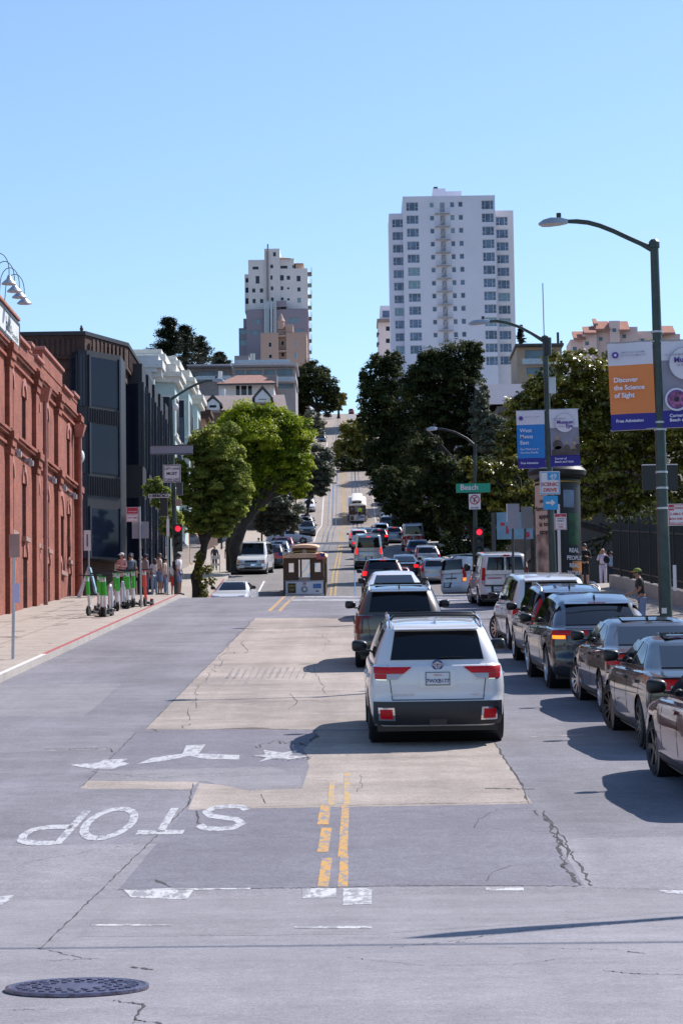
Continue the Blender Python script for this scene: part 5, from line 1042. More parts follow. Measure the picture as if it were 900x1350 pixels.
MB().box(11, 24, 128, 200, Hg(126)-1, Hg(126)+5).build('wall', M('shop_dark', (.06, .055, .05), .85), hl, w=True); MB().box(10.7, 10.98, 128, 150, Hg(126)+3.5, Hg(126)+4.2).build('awning', dsteel, hl, w=True)
# row of houses lining the hill behind the street trees
for k, (sg, Ya, Yb, hgt, c_, lb) in enumerate(((-1, 207, 243, 9, dbrick, 'cream row house lining the first block on the left behind the parked cars'), (-1, 264, 330, 8, tan, 'tan row house lining the second block on the left'), (-1, 332, 440, 8, tcream, 'pale row house high on the left of the hill road'), (1, 204, 243, 10, dbrick, 'brown row house lining the first block on the right'), (1, 264, 440, 9, tan, 'tan row house lining the second block on the right'), (-1, 445, 620, 10, tcream, 'pale house block beside the upper road on the left'), (1, 445, 640, 9, cream, 'cream house block beside the upper road on the right'))):
    hh = thing('row_house', lb, 'house', (sg*16, (Ya+Yb)/2, Hg((Ya+Yb)/2)), group='houses lining the hill'); xi = 12.5 if sg > 0 else -13.5; n = max(1, int((Yb-Ya)/20))
    for i in range(n):
        ya, yb = Ya+(Yb-Ya)*i/n, Ya+(Yb-Ya)*(i+1)/n; xs = sorted((xi, xi+sg*14)); top = Hg((ya+yb)/2)+hgt+(i % 2)
        MB().box(xs[0], xs[1], ya+.1, yb-.1, Hg(ya)-2, top).build('wall', c_, hh, w=True)
        for j in range(3):
            for f_ in range(2): yy = ya+(yb-ya)*(.2+.3*j); xx = xi-sg*.04; MB().box(min(xx, xx+sg*.03), max(xx, xx+sg*.03), yy-.7, yy+.7, top-2.6-3.1*f_, top-1-3.1*f_).build('window', bglass, hh, w=True)
# ================================================================ TREES
def leaves_mesh(name, mat, parent, P, Nn, size, tint, aspect=.55):
    """many small bent leaf clumps: P centres (n,3), Nn normals, size (n,)"""
    n = len(P); a = rng.normal(size=(n, 3)); t = np.cross(Nn, a); t /= np.linalg.norm(t, axis=1)[:, None]+1e-9; b = np.cross(Nn, t)
    s = size[:, None]; q = np.stack([P-t*s, P-b*s*aspect+Nn*s*.25, P+t*s, P+b*s*aspect+Nn*s*.25], 1).reshape(-1, 3)
    me = bpy.data.meshes.new(name); me.vertices.add(4*n); me.vertices.foreach_set('co', q.astype(np.float32).ravel())
    me.loops.add(4*n); me.loops.foreach_set('vertex_index', np.arange(4*n, dtype=np.int32)); me.polygons.add(n)
    me.polygons.foreach_set('loop_start', np.arange(0, 4*n, 4, dtype=np.int32)); me.polygons.foreach_set('loop_total', np.full(n, 4, np.int32)); me.update(calc_edges=True)
    at_ = me.attributes.new('tint', 'FLOAT', 'FACE'); at_.data.foreach_set('value', tint.astype(np.float32)); me.materials.append(mat)
    o = bpy.data.objects.new(name, me); COL.objects.link(o); o.parent = parent
    o.matrix_parent_inverse = Matrix.Translation(parent.location).inverted(); return o
def sphere_pts(n):
    v_ = rng.normal(size=(n, 3)); return v_/np.linalg.norm(v_, axis=1)[:, None]
def crown(parent, blobs, mat, n, size, clump=.3, name='crown', up=.35, gap=.0):
    """blobs: (centre, (rx,ry,rz)) ; leaf clumps gathered on sub-clumps all over each blob"""
    Ps, Ns, Ts = [], [], []; tot = sum(r[0]*r[2] for _, r in blobs)
    for c, r in blobs:
        r = np.array(r); nb = int(n*r[0]*r[2]/tot); rs = clump*min(r); ns = max(10, int(2.2*(r.mean()/rs)**2)); d = sphere_pts(ns)
        sc = np.array(c)+d*r*rng.uniform(.66, 1.0, (ns, 1)); srs = rs*rng.uniform(.55, 1.35, ns); tn = rng.uniform(0, 1, ns)
        k = rng.integers(0, ns, nb); dd = sphere_pts(nb); dd[:, 2] = np.abs(dd[:, 2])*.9+dd[:, 2]*.35
        P = sc[k]+dd*srs[k][:, None]*rng.uniform(.55, 1.12, (nb, 1)); N_ = dd+rng.normal(size=(nb, 3))*.55+np.array([0, 0, up]); N_ /= np.linalg.norm(N_, axis=1)[:, None]
        Ps.append(P); Ns.append(N_); Ts.append(np.clip(tn[k]*.55+rng.uniform(0, .45, nb), 0, 1))
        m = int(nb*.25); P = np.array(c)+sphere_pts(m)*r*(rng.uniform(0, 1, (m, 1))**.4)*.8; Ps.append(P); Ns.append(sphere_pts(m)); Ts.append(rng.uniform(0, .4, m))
    P = np.concatenate(Ps); return leaves_mesh(name, mat, parent, P, np.concatenate(Ns), size*rng.uniform(.55, 1.3, len(P)), np.concatenate(Ts))
def tree(name, label, Y, blobs_px, mat, n, size, trunk=None, bark=None, tr=.3, clump=.3, group=None, depth=1.0, limbs=True, up=.35, dY=None):
    b3 = []
    for i, q_ in enumerate(blobs_px):
        px, py, rx, ry = q_[:4]; yy = Y+(q_[4] if len(q_) > 4 else 0); c = at(px, py, yy); s = yy/F; b3.append((tuple(c), (rx*s, (rx+ry)/2*s*depth, ry*s)))
    base = at(*trunk[0], Y) if trunk else at(blobs_px[0][0], 0, Y); base.z = Hg(base.y) if not trunk or len(trunk[0]) == 2 else base.z
    o = thing(name, label, 'tree', base, group=group)
    if trunk:
        pts = [Vector((base.x, base.y, Hg(base.y)-.1))]+[at(*q_[:2], Y+(q_[2] if len(q_) > 2 else 0)) for q_ in trunk[1:]]; k = len(pts)
        fine = []; 
        for i in range(k-1):
            for t in (0, .33, .66): p = pts[i].lerp(pts[i+1], t); fine.append(p+Vector((random.uniform(-1, 1), random.uniform(-1, 1), 0))*tr*.15)
        fine.append(pts[-1]); m_ = MB().tube(fine, [tr*(1.35 if i == 0 else 1-.6*i/len(fine)) for i in range(len(fine))], 10).build('trunk', bark, o, w=True, smooth='auto')
        if limbs:
            for (c, r), q_ in zip(b3, blobs_px):
                if len(q_) > 4: continue
                c = Vector(c); a = pts[-1] if len(pts) > 2 else pts[-1]; src = fine[int(len(fine)*.72)]; mid = src.lerp(c, .5)+Vector((random.uniform(-.4, .4), random.uniform(-.4, .4), .3))
                MB().tube([src, mid, c, c+Vector((0, 0, r[2]*.5))], [tr*.5, tr*.36, tr*.2, tr*.08], 7).build('limb', bark, o, w=True, smooth='auto')
    crown(o, b3, mat, n, size, clump, up=up); return o
bark = M('bark_grey', (.16, .14, .125), .95, var=.35, scale=4, bump=.6, bscale=9); barkd = M('bark_dark', (.035, .028, .024), .95, var=.4, scale=5, bump=.6, bscale=9)
lf_bright = leaf_mat('ficus_leaf_bright', (.09, .16, .010), (.40, .45, .025), .55); lf_mid = leaf_mat('ficus_leaf', (.09, .13, .02), (.42, .46, .09), .6); lf_dark = leaf_mat('dark_evergreen_leaf', (.010, .020, .009), (.085, .10, .03), .3, .7, .15)
lf_olive = leaf_mat('olive_leaf', (.07, .085, .06), (.17, .18, .12)); lf_gold = leaf_mat('yellowing_leaf', (.08, .10, .015), (.28, .24, .04)); lf_mag = leaf_mat('magnolia_leaf', (.008, .022, .005), (.36, .33, .04), .3, .35, .5); lf_con = leaf_mat('conifer_needles', (.012, .022, .012), (.035, .05, .028), .1)  # magnolia tones put sunlit highlights and gap shade into the leaf colour
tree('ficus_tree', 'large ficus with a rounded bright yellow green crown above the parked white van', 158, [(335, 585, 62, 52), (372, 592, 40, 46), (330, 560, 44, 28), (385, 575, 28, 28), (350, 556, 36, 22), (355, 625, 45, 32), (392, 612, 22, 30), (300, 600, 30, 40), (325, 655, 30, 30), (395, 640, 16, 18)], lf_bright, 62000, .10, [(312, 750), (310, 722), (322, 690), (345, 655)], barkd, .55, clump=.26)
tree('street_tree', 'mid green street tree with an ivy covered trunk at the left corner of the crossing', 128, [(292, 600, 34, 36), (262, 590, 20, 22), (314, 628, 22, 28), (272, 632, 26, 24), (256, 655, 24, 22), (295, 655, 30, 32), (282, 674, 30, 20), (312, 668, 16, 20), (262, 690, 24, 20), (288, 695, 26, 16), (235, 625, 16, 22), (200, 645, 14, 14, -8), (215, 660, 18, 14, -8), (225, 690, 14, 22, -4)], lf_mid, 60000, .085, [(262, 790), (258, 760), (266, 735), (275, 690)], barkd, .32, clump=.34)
MB().tube([at(306, 752, 158.4), at(303, 715, 158.4), at(318, 680, 158.4), at(325, 650, 158.4)], [.4, .3, .25, .15], 8).build('trunk', barkd, [o for o in bpy.data.objects if o.name == 'ficus_tree'][0], w=True)
ivy = thing('ivy', 'yellow green ivy climbing the dark trunk beside the signal pole', 'ivy', at(262, 770, 127.6)); crown(ivy, [(tuple(at(268, 775, 127.6)), (.28, .25, .8)), (tuple(at(274, 752, 127.6)), (.3, .3, .25)), (tuple(at(263, 745, 127.6)), (.28, .25, .9)), (tuple(at(279, 768, 127.4)), (.22, .2, .25))], lf_gold, 1500, .07, .4, 'foliage')
tree('olive_tree', 'soft grey green tree low behind the old white van', 236, [(372, 672, 30, 26), (348, 680, 18, 20), (384, 690, 12, 14), (360, 697, 22, 12)], lf_olive, 9000, .16, [(372, 735), (372, 700)], bark, .3, group='grey green street trees on the left')
tree('olive_tree', 'darker grey green tree overhanging the left side of the hill road', 300, [(418, 620, 22, 34), (405, 640, 18, 22), (427, 612, 14, 24), (424, 642, 10, 14), (392, 648, 12, 10)], lf_olive, 9000, .2, [(402, 715), (405, 670), (412, 640)], barkd, .35, group='grey green street trees on the left')
tree('round_tree', 'small round grey green tree under the dark hilltop tree', 470, [(412, 556, 17, 14), (400, 566, 12, 12), (420, 568, 10, 10)], lf_olive, 3500, .25, [(410, 600), (410, 575)], bark, .3)
tree('hilltop_tree', 'big dark green tree against the sky left of the hill crest', 600, [(415, 505, 26, 24), (400, 500, 16, 20), (394, 525, 14, 22), (397, 545, 13, 14), (400, 520, 16, 22), (428, 515, 18, 22), (440, 520, 10, 14), (412, 490, 18, 12), (438, 534, 10, 10), (430, 535, 12, 16)], lf_dark, 20000, .3, [(420, 552), (418, 530)], barkd, .6)
tree('hilltop_bush', 'lighter yellow green tree tucked behind the big dark hilltop tree', 655, [(446, 528, 10, 14), (396, 492, 8, 8)], lf_gold, 2500, .4, [(446, 548), (446, 535)], barkd, .4)
tree('gold_tree', 'yellow green tree leaning over the middle of the hill road', 420, [(462, 590, 22, 30), (470, 615, 18, 16), (452, 605, 12, 18), (475, 572, 14, 22), (440, 612, 5, 8), (462, 565, 14, 12), (478, 600, 20, 26)], lf_gold, 9000, .3, [(492, 640), (486, 615), (475, 590)], barkd, .4)
tree('shaded_tree', 'darker lower tree beneath the yellow green tree on the hill road', 400, [(455, 612, 18, 14), (472, 618, 16, 11), (486, 622, 14, 20)], lf_dark, 3500, .25, [(496, 655), (485, 625)], barkd, .35)
D_ = 'dark evergreens on the right of the hill'
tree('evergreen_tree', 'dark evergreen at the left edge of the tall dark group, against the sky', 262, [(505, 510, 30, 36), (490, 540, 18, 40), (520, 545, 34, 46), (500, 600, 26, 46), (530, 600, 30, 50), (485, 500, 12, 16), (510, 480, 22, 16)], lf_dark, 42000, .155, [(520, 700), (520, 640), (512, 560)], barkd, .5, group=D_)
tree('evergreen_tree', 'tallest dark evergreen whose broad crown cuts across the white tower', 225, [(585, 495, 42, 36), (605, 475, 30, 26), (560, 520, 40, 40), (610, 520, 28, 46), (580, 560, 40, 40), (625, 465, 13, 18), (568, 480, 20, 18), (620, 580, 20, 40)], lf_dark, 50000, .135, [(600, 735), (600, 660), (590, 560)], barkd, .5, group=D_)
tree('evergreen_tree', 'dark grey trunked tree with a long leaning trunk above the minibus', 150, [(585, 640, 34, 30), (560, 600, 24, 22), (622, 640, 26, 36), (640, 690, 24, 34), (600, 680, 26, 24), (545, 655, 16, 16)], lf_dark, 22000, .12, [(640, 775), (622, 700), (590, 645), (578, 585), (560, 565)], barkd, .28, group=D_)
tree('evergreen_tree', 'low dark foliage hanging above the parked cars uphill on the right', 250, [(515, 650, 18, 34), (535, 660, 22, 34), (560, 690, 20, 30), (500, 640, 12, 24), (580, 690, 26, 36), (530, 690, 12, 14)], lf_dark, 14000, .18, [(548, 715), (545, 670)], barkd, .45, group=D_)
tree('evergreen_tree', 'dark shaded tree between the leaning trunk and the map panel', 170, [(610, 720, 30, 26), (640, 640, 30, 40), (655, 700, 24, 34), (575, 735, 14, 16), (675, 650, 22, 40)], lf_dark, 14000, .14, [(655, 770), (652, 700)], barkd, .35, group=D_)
tree('grey_leaf_tree', 'pale grey leaved tree between the dark evergreens and the blue banner', 185, [(650, 580, 26, 34), (632, 560, 12, 40), (665, 600, 24, 30), (635, 530, 9, 30), (658, 590, 14, 20)], lf_olive, 15000, .14, [(655, 740), (650, 640)], bark, .35)
tree('magnolia_tree', 'broad glossy magnolia with yellow highlights put in its leaf colour behind the two banner poles', 112, [(740, 500, 42, 36), (800, 490, 46, 34), (860, 490, 46, 36), (900, 500, 40, 44), (700, 560, 38, 44), (760, 570, 50, 50), (820, 570, 50, 50), (885, 580, 50, 50), (706, 520, 18, 24), (720, 620, 40, 34), (790, 630, 40, 30), (850, 640, 44, 34), (905, 650, 34, 40), (670, 590, 20, 20), (680, 640, 24, 26), (945, 560, 40, 70), (760, 665, 40, 26), (825, 672, 34, 18), (890, 690, 30, 20), (700, 600, 30, 40), (780, 540, 40, 40)], lf_mag, 62000, .11, [(868, 800), (860, 735), (838, 705), (800, 700), (760, 690)], barkd, .3, clump=.28, limbs=False)
tree('magnolia_tree', 'smaller magnolia with bright yellow leaf tips beside the green street sign', 98, [(640, 625, 26, 16), (655, 650, 26, 24), (615, 612, 10, 8), (672, 615, 14, 16), (700, 660, 24, 22), (660, 672, 18, 14)], lf_mag, 9000, .085, [(705, 775), (702, 700), (680, 655)], barkd, .14, clump=.34)
m_ = thing('magnolia_branches', 'bare dark magnolia branches spreading low over the iron fence', 'branches', at(780, 720, 108))
for pts, r in (([(868, 735), (830, 712), (800, 708), (760, 718), (735, 715)], .11), ([(868, 750), (845, 720), (815, 700), (790, 690)], .1), ([(800, 708), (790, 730), (760, 735)], .06), ([(868, 725), (890, 700), (900, 680)], .1)):
    MB().tube([at(*p, 107) for p in pts], [r*(1-.15*i) for i in range(len(pts))], 7).build('branch', barkd, m_, w=True)
# conifers on the skyline, layered horizontal boughs
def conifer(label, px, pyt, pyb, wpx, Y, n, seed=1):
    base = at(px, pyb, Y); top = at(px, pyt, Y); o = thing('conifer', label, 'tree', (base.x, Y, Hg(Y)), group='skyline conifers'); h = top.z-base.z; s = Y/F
    MB().tube([(base.x, Y, Hg(Y)), (base.x, Y, base.z), (top.x, Y, top.z-.3)], [.6, .5, .1], 8).build('trunk', barkd, o, w=True)
    Ps, Ns = [], []; r_ = random.Random(seed); k = 0
    for i in range(64):
        t = r_.uniform(0, 1)**.8; z = base.z+h*t; L_ = wpx*s*(1-t**1.5*.85)*r_.uniform(.35, 1.15); a = r_.uniform(0, 2*math.pi)
        m = int(n*4/64); q_ = rng.uniform(0, 1, m)**.7; P = np.stack([base.x+(top.x-base.x)*t+math.cos(a)*L_*q_, Y+math.sin(a)*L_*q_, z+h*.03*q_], 1)+rng.normal(size=(m, 3))*np.array([.09, .09, .05])*wpx*s
        Ps.append(P); N_ = rng.normal(size=(m, 3))*.4+np.array([0, 0, 1]); Ns.append(N_/np.linalg.norm(N_, axis=1)[:, None])
    P = np.concatenate(Ps); leaves_mesh('crown', lf_con, o, P, np.concatenate(Ns), .15*rng.uniform(.6, 1.4, len(P))*Y/400, rng.uniform(0, 1, len(P)))
conifer('tallest skyline conifer with flat layered boughs above the white townhouse', 222, 421, 480, 31, 420, 5200, 3)
conifer('shorter feathery conifer right of the tallest one on the left skyline', 244, 432, 480, 30, 430, 3600, 5); conifer('low sloping conifer between the feathery conifer and the terrace block', 262, 446, 482, 30, 440, 3200, 9); conifer('flat topped dark conifer just left of the terrace block roof', 289, 466, 486, 20, 445, 3000, 12); conifer('small conifer right of the white tower above the beige house', 686, 430, 462, 9, 440, 1200, 15)

for k, (Y, x) in enumerate(((285, 9.5), (315, 9.0), (348, 8.6), (385, 8.2))):
    o = thing('kerb_tree', ('nearest', 'second', 'third', 'farthest')[k]+' of the low dark kerb trees shading the cars parked on the right', 'tree', (x, Y, Hg(Y)), group='kerb trees shading the right lane'); z = Hg(Y)
    MB().tube([(x, Y, z-.1), (x+.1, Y, z+2.5), (x, Y, z+5)], [.25, .18, .1], 8).build('trunk', barkd, o, w=True); crown(o, [((x, Y, z+6.5), (3.9, 3.9, 2.6)), ((x-1.5, Y+1, z+5.5), (2.6, 2.6, 2.0)), ((x+1, Y-1, z+8.5), (2.8, 2.8, 2.2))], lf_dark, 4500, .22)

hb = thing('park_shrubs', 'tall dark shrubs filling the shade behind the iron fence and kiosk', 'shrubs', (13.5, 100, Hg(100))); crown(hb, [((13.5+(k % 2), 92+k*1.6, Hg(95)+1.6), (1.8, 1.6, 1.9)) for k in range(9)]+[((12+k*1.7, 106, Hg(104)+1.8), (1.6, 1.4, 2.0)) for k in range(6)], lf_dark, 14000, .11, .3, 'foliage')
# ================================================================ STREET FURNITURE
redlamp = M('lit_red_signal', (1, .012, .03), .3, emit=2.2, var=0); offlamp = M('unlit_signal', (.02, .04, .03), .2, var=0)
gsign = M('street_sign_green', (.0, .28, .17), .4, var=0); wsign = M('sign_white', (.66, .62, .64), .45, var=.04); rsign = M('sign_red', (.45, .02, .05), .45, var=0); ksign = M('sign_black', (.02, .02, .025), .5, var=0); bsign = M('sign_blue', (.02, .30, .62), .4, var=0); alum = M('sign_aluminium', (.24, .235, .28), .45, .2, var=.08)
def lamp_arm(o, pts, head_a, head_b, m=polem):
    MB().tube(pts, [.07]+[.05]*(len(pts)-2)+[.04], 8).build('arm', m, o, w=True, smooth='auto')
    a, b = Vector(head_a), Vector(head_b); d = (b-a)
    h_ = MB(); L_ = d.length; u_ = d.normalized(); s_ = Vector((0, 1, 0)); up_ = Vector((0, 0, 1)); R_ = []
    for t, w, t1, t0 in ((0, .07, .05, -.04), (.25, .15, .09, -.05), (.6, .21, .10, -.05), (.85, .17, .06, -.05), (1, .03, .0, -.03)):
        c = a+u_*(L_*t); R_.append([c+s_*w+up_*t0, c+s_*w*.8+up_*t1*.7, c+up_*t1, c-s_*w*.8+up_*t1*.7, c-s_*w+up_*t0])
    b0 = len(h_.v); h_.v += [tuple(p) for r in R_ for p in r]; h_.f += [(i*5+j, i*5+(j+1) % 5, (i+1)*5+(j+1) % 5, (i+1)*5+j) for i in range(4) for j in range(5)]+[(0, 1, 2, 3, 4), (24, 23, 22, 21, 20)]
    h_.build('lamp_head', steel, o, w=True, smooth='auto'); c = a+u_*L_*.3; MB().lathe([(.05, .08), (.05, .18), (.0001, .19)], 8, c).build('photocell', black, o, w=True)
def pole(o, pa, pb, r0, r1, m=polem, name='pole'): MB().tube([pa, (Vector(pa)+Vector(pb))/2, pb], [r0, (r0+r1)/2, r1], 14).build(name, m, o, w=True, smooth='auto')
YP = 48.5; base = at(880.5, 905, YP); base.z = Hg(YP)+.14; top = at(862, 320, YP)
lp = thing('street_lamp', 'tall green street lamp with a curved arm carrying the orange banner', 'street lamp', base, group='green street lamps with banners')
pole(lp, base, top, .13, .085); MB().lathe([(.11, 0), (.11, .12), (.07, .17), (.0001, .18)], 10, top-Vector((0, 0, .1))).build('pole_cap', polem, lp, w=True)
MB().lathe([(.2, 0), (.2, .3), (.15, .42), (.14, .6)], 12, base).build('base', polem, lp, w=True)
A = lambda px, py, Y=YP: at(px, py, Y)
lamp_arm(lp, [A(861, 329)]+[A(x, y) for x, y in ((845, 321), (825, 312), (808, 304), (790, 297), (775, 293), (760, 291.5), (747, 291.5))], A(748, 291.5), A(709.5, 294))
for py in (445, 571, 581, 640, 662, 690): 
    t = (py-320)/(905-320); c = top.lerp(base, t); MB().lathe([(.125, -.02), (.125, .02)], 12, c).build('pole_band', steel, lp, w=True)
c = A(874, 806); MB().box(c.x-.05, c.x+.05, c.y-.15, c.y-.14, c.z-.05, c.z+.06).build('sticker', wsign, lp, w=True)
def poly3(name, pts, m, parent, off=0): 
    return MB().prism([Vector(p)+Vector((0, -off, 0)) for p in pts], (0, .004, 0)).build(name, m, parent, w=True)
white_b = M('banner_white', (.66, .64, .72), .75, var=.04); orange_b = M('banner_orange', (.74, .23, .07), .75, var=.04); navy_b = M('banner_navy', (.035, .03, .24), .75, var=.04); blue_b = M('banner_blue', (.025, .20, .56), .75, var=.04); grey_b = M('banner_photo_grey', (.28, .27, .34), .8, var=.25, scale=1.2); purple_b = M('banner_purple', (.10, .05, .30), .7, var=0); irism = M('iris_print', (.28, .09, .22), .7, var=.8, scale=14); darkph = M('photo_dark', (.09, .07, .07), .8, var=.4, scale=3); skin_ph = M('photo_tan', (.35, .27, .22), .8, var=.3, scale=5)
class Ban:
    def __init__(s, name, label, Y, tl, tr, br, bl, parts, group):
        s.Y = Y; s.q = [at(*p, Y) for p in (tl, tr, br, bl)]; s.o = thing(name, label, 'banner', s.q[3], group=group)
        for nm, v0, v1, m in parts: s.rect(nm, 0, 1, v0, v1, m, 0)
        for v_, py in ((0, 0), (1, 1)):
            a, b = s.P(-.02, v_), s.P(1.06, v_); MB().tube([a+Vector((0, .03, .01)), b+Vector((0, .03, .01))], .018, 6).build('banner_arm', steel, s.o, w=True)
    def P(s, u_, v_): a = s.q[0].lerp(s.q[1], u_); b = s.q[3].lerp(s.q[2], u_); return a.lerp(b, v_)
    def rect(s, nm, u0, u1, v0, v1, m, off):
        n = 8; mb = MB(); g = []
        for j in range(n+1):
            for i in range(5):
                u_, v_ = u0+(u1-u0)*i/4, v0+(v1-v0)*j/n; p = s.P(u_, v_); p.y += .03*math.sin(u_*5+v_*3)-off; g.append(p)
        mb.add(g, [(j*5+i, j*5+i+1, (j+1)*5+i+1, (j+1)*5+i)[::-1] for j in range(n) for i in range(4)]); return mb.build(nm, m, s.o, w=True)
    def txt(s, t_, u_, v_, size, m, al='LEFT', bold=.02):
        p = s.P(u_, v_); p.y -= .082; text(t_, size*(s.q[0]-s.q[1]).length, p, s.q[1]-s.q[0], s.q[0]-s.q[3], m, s.o, align=al, bold=bold)
    def disc(s, u_, v_, r, m, off, nm='emblem', ring=0):
        c = s.P(u_, v_); c.y -= off; W = (s.q[0]-s.q[1]).length; R_ = r*W; n = 24
        P1 = [(c.x+R_*math.cos(2*math.pi*k/n), c.y, c.z+R_*math.sin(2*math.pi*k/n)) for k in range(n)]
        if ring:
            P2 = [(c.x+R_*ring*math.cos(2*math.pi*k/n), c.y, c.z+R_*ring*math.sin(2*math.pi*k/n)) for k in range(n)]; MB().add(P1+P2, [(k, (k+1) % n, n+(k+1) % n, n+k) for k in range(n)]).build(nm, m, s.o, w=True)
        else: MB().add(P1, [tuple(range(n))]).build(nm, m, s.o, w=True)
BG = 'museum banners on the right hand poles'
wt_ = M('banner_lettering_white', (.75, .72, .82), .6, var=0); ng_ = M('banner_lettering_grey', (.30, .28, .36), .6, var=0)
b1 = Ban('street_banner', 'orange banner reading Discover the Science of Sight on the taller lamp pole', YP-.1, (800, 453), (859, 450), (865, 565), (806, 568), [('cloth', 0, .255, white_b), ('cloth_orange', .255, .815, orange_b), ('cloth_navy', .815, 1, navy_b)], BG)
b1.disc(.16, .14, .075, purple_b, .05); b1.disc(.16, .14, .03, white_b, .054, 'emblem_centre')
b1.txt('AMERICAN ACADEMY', .28, .125, .055, ng_, bold=.005); b1.txt('OF OPHTHALMOLOGY', .28, .16, .055, ng_, bold=.005)
for k, t_ in enumerate(('Discover', 'the Science', 'of Sight')): b1.txt(t_, .09, .455+k*.088, .148, wt_, bold=.03)
b1.txt('Free Admission', .10, .915, .097, wt_)
b2 = Ban('street_banner', 'pale banner with a large eye picture at the right edge of the taller lamp pole', YP-.1, (871, 450), (930, 447), (936, 562), (874, 564), [('cloth', 0, .22, white_b), ('picture', .22, .80, grey_b), ('cloth_navy', .80, 1, navy_b)], BG)
b2.disc(.52, .27, .36, white_b, .05, 'white_disc'); b2.disc(.52, .27, .375, ng_, .054, 'ring', .97); b2.txt('TRUHLSEN-MARMOR', .05, .175, .06, ng_, bold=.008); b2.txt('Museum', .26, .255, .17, purple_b, bold=.03); b2.txt('of the Eye', .32, .30, .085, ng_, bold=.01)
b2.disc(.30, .68, .26, white_b, .048, 'eye_white'); b2.disc(.30, .68, .215, purple_b, .052, 'iris_rim'); b2.disc(.30, .68, .19, irism, .056, 'iris'); b2.disc(.30, .68, .06, ksign, .060, 'pupil')
b2.txt('Corner of', .13, .885, .10, wt_); b2.txt('Beach and Hyde', .13, .935, .10, wt_)
Y2 = 76; base2 = at(731, 845, Y2); base2.z = Hg(Y2)+.14; top2 = at(718, 445, Y2)
l2 = thing('street_lamp', 'green street lamp pole carrying the blue banner, scenic drive sign and antenna', 'street lamp', base2, group='green street lamps with banners')
pole(l2, base2, top2, .12, .085); MB().lathe([(.11, 0), (.11, .14), (.0001, .2)], 10, top2-Vector((0, 0, .1))).build('pole_cap', polem, l2, w=True)
lamp_arm(l2, [at(x, y, Y2) for x, y in ((718, 450), (700, 439), (685, 431), (668, 425), (655, 423), (644, 423.5))], at(645, 423.5, Y2), at(617, 426, Y2))
MB().tube([at(717, 445, Y2), at(715, 373, Y2)], .02, 6).build('antenna', steel, l2, w=True); p = at(727, 508, Y2-.2); MB().box(p.x-.1, p.x+.12, Y2-.3, Y2-.12, p.z-.27, p.z+.25).build('radio_box', steel, l2, w=True, bevel=.02); MB().lathe([(.13, -.25), (.13, .3)], 10, at(717, 458, Y2)+Vector((.1, -.05, 0))).build('antenna_drum', black, l2, w=True)
b3 = Ban('street_banner', 'blue banner reading West Meets East on the second lamp pole', Y2-.1, (680, 542), (717, 541), (719, 617), (682.5, 618), [('cloth', 0, .24, white_b), ('cloth_blue', .24, .82, blue_b), ('cloth_navy', .82, 1, navy_b)], BG)
b3.disc(.16, .13, .08, purple_b, .05); b3.txt('AMERICAN ACADEMY', .28, .12, .055, ng_, bold=.005)
for k, t_ in enumerate(('West', 'Meets', 'East')): b3.txt(t_, .10, .375+k*.105, .19, wt_, bold=.01)
b3.txt('Eye Medicine in', .10, .685, .105, blue_b if False else ng_ if False else wt_, bold=0); b3.txt('the Asia-Pacific', .10, .745, .105, wt_, bold=0); b3.txt('Free Admission', .10, .925, .10, wt_)
b4 = Ban('street_banner', 'pale Museum of the Eye banner with an old group photograph on the second lamp pole', Y2-.1, (723.5, 540), (761, 539), (765, 614), (726, 615.5), [('cloth', 0, .32, white_b), ('picture', .32, .80, grey_b), ('cloth_navy', .80, 1, navy_b)], BG)
b4.disc(.52, .24, .33, white_b, .05, 'white_disc'); b4.disc(.52, .24, .345, ng_, .053, 'ring', .97); b4.txt('TRUHLSEN-MARMOR', .05, .175, .055, ng_, bold=.006); b4.txt('Museum', .24, .255, .17, purple_b, bold=.03); b4.txt('of the', .30, .315, .08, ng_); b4.txt('Eye', .55, .325, .17, purple_b, bold=.03)
for u_, v_, r_, m in ((.25, .62, .17, darkph), (.25, .50, .09, skin_ph), (.27, .72, .16, darkph), (.55, .68, .12, darkph), (.56, .60, .06, skin_ph), (.78, .70, .13, skin_ph), (.82, .60, .07, skin_ph), (.92, .52, .07, skin_ph), (.95, .66, .09, darkph)): b4.disc(u_, v_, r_, m, .047, 'picture_figure')
MB().add([b4.P(u_, v_)-Vector((0, .049, 0)) for u_, v_ in ((.04, .70), (.99, .70), (.99, .80), (.04, .80))], [(0, 1, 2, 3)]).build('picture_shadow', darkph, b4.o, w=True)
b4.txt('Corner of', .13, .88, .10, wt_); b4.txt('Beach and Hyde', .13, .935, .10, wt_)
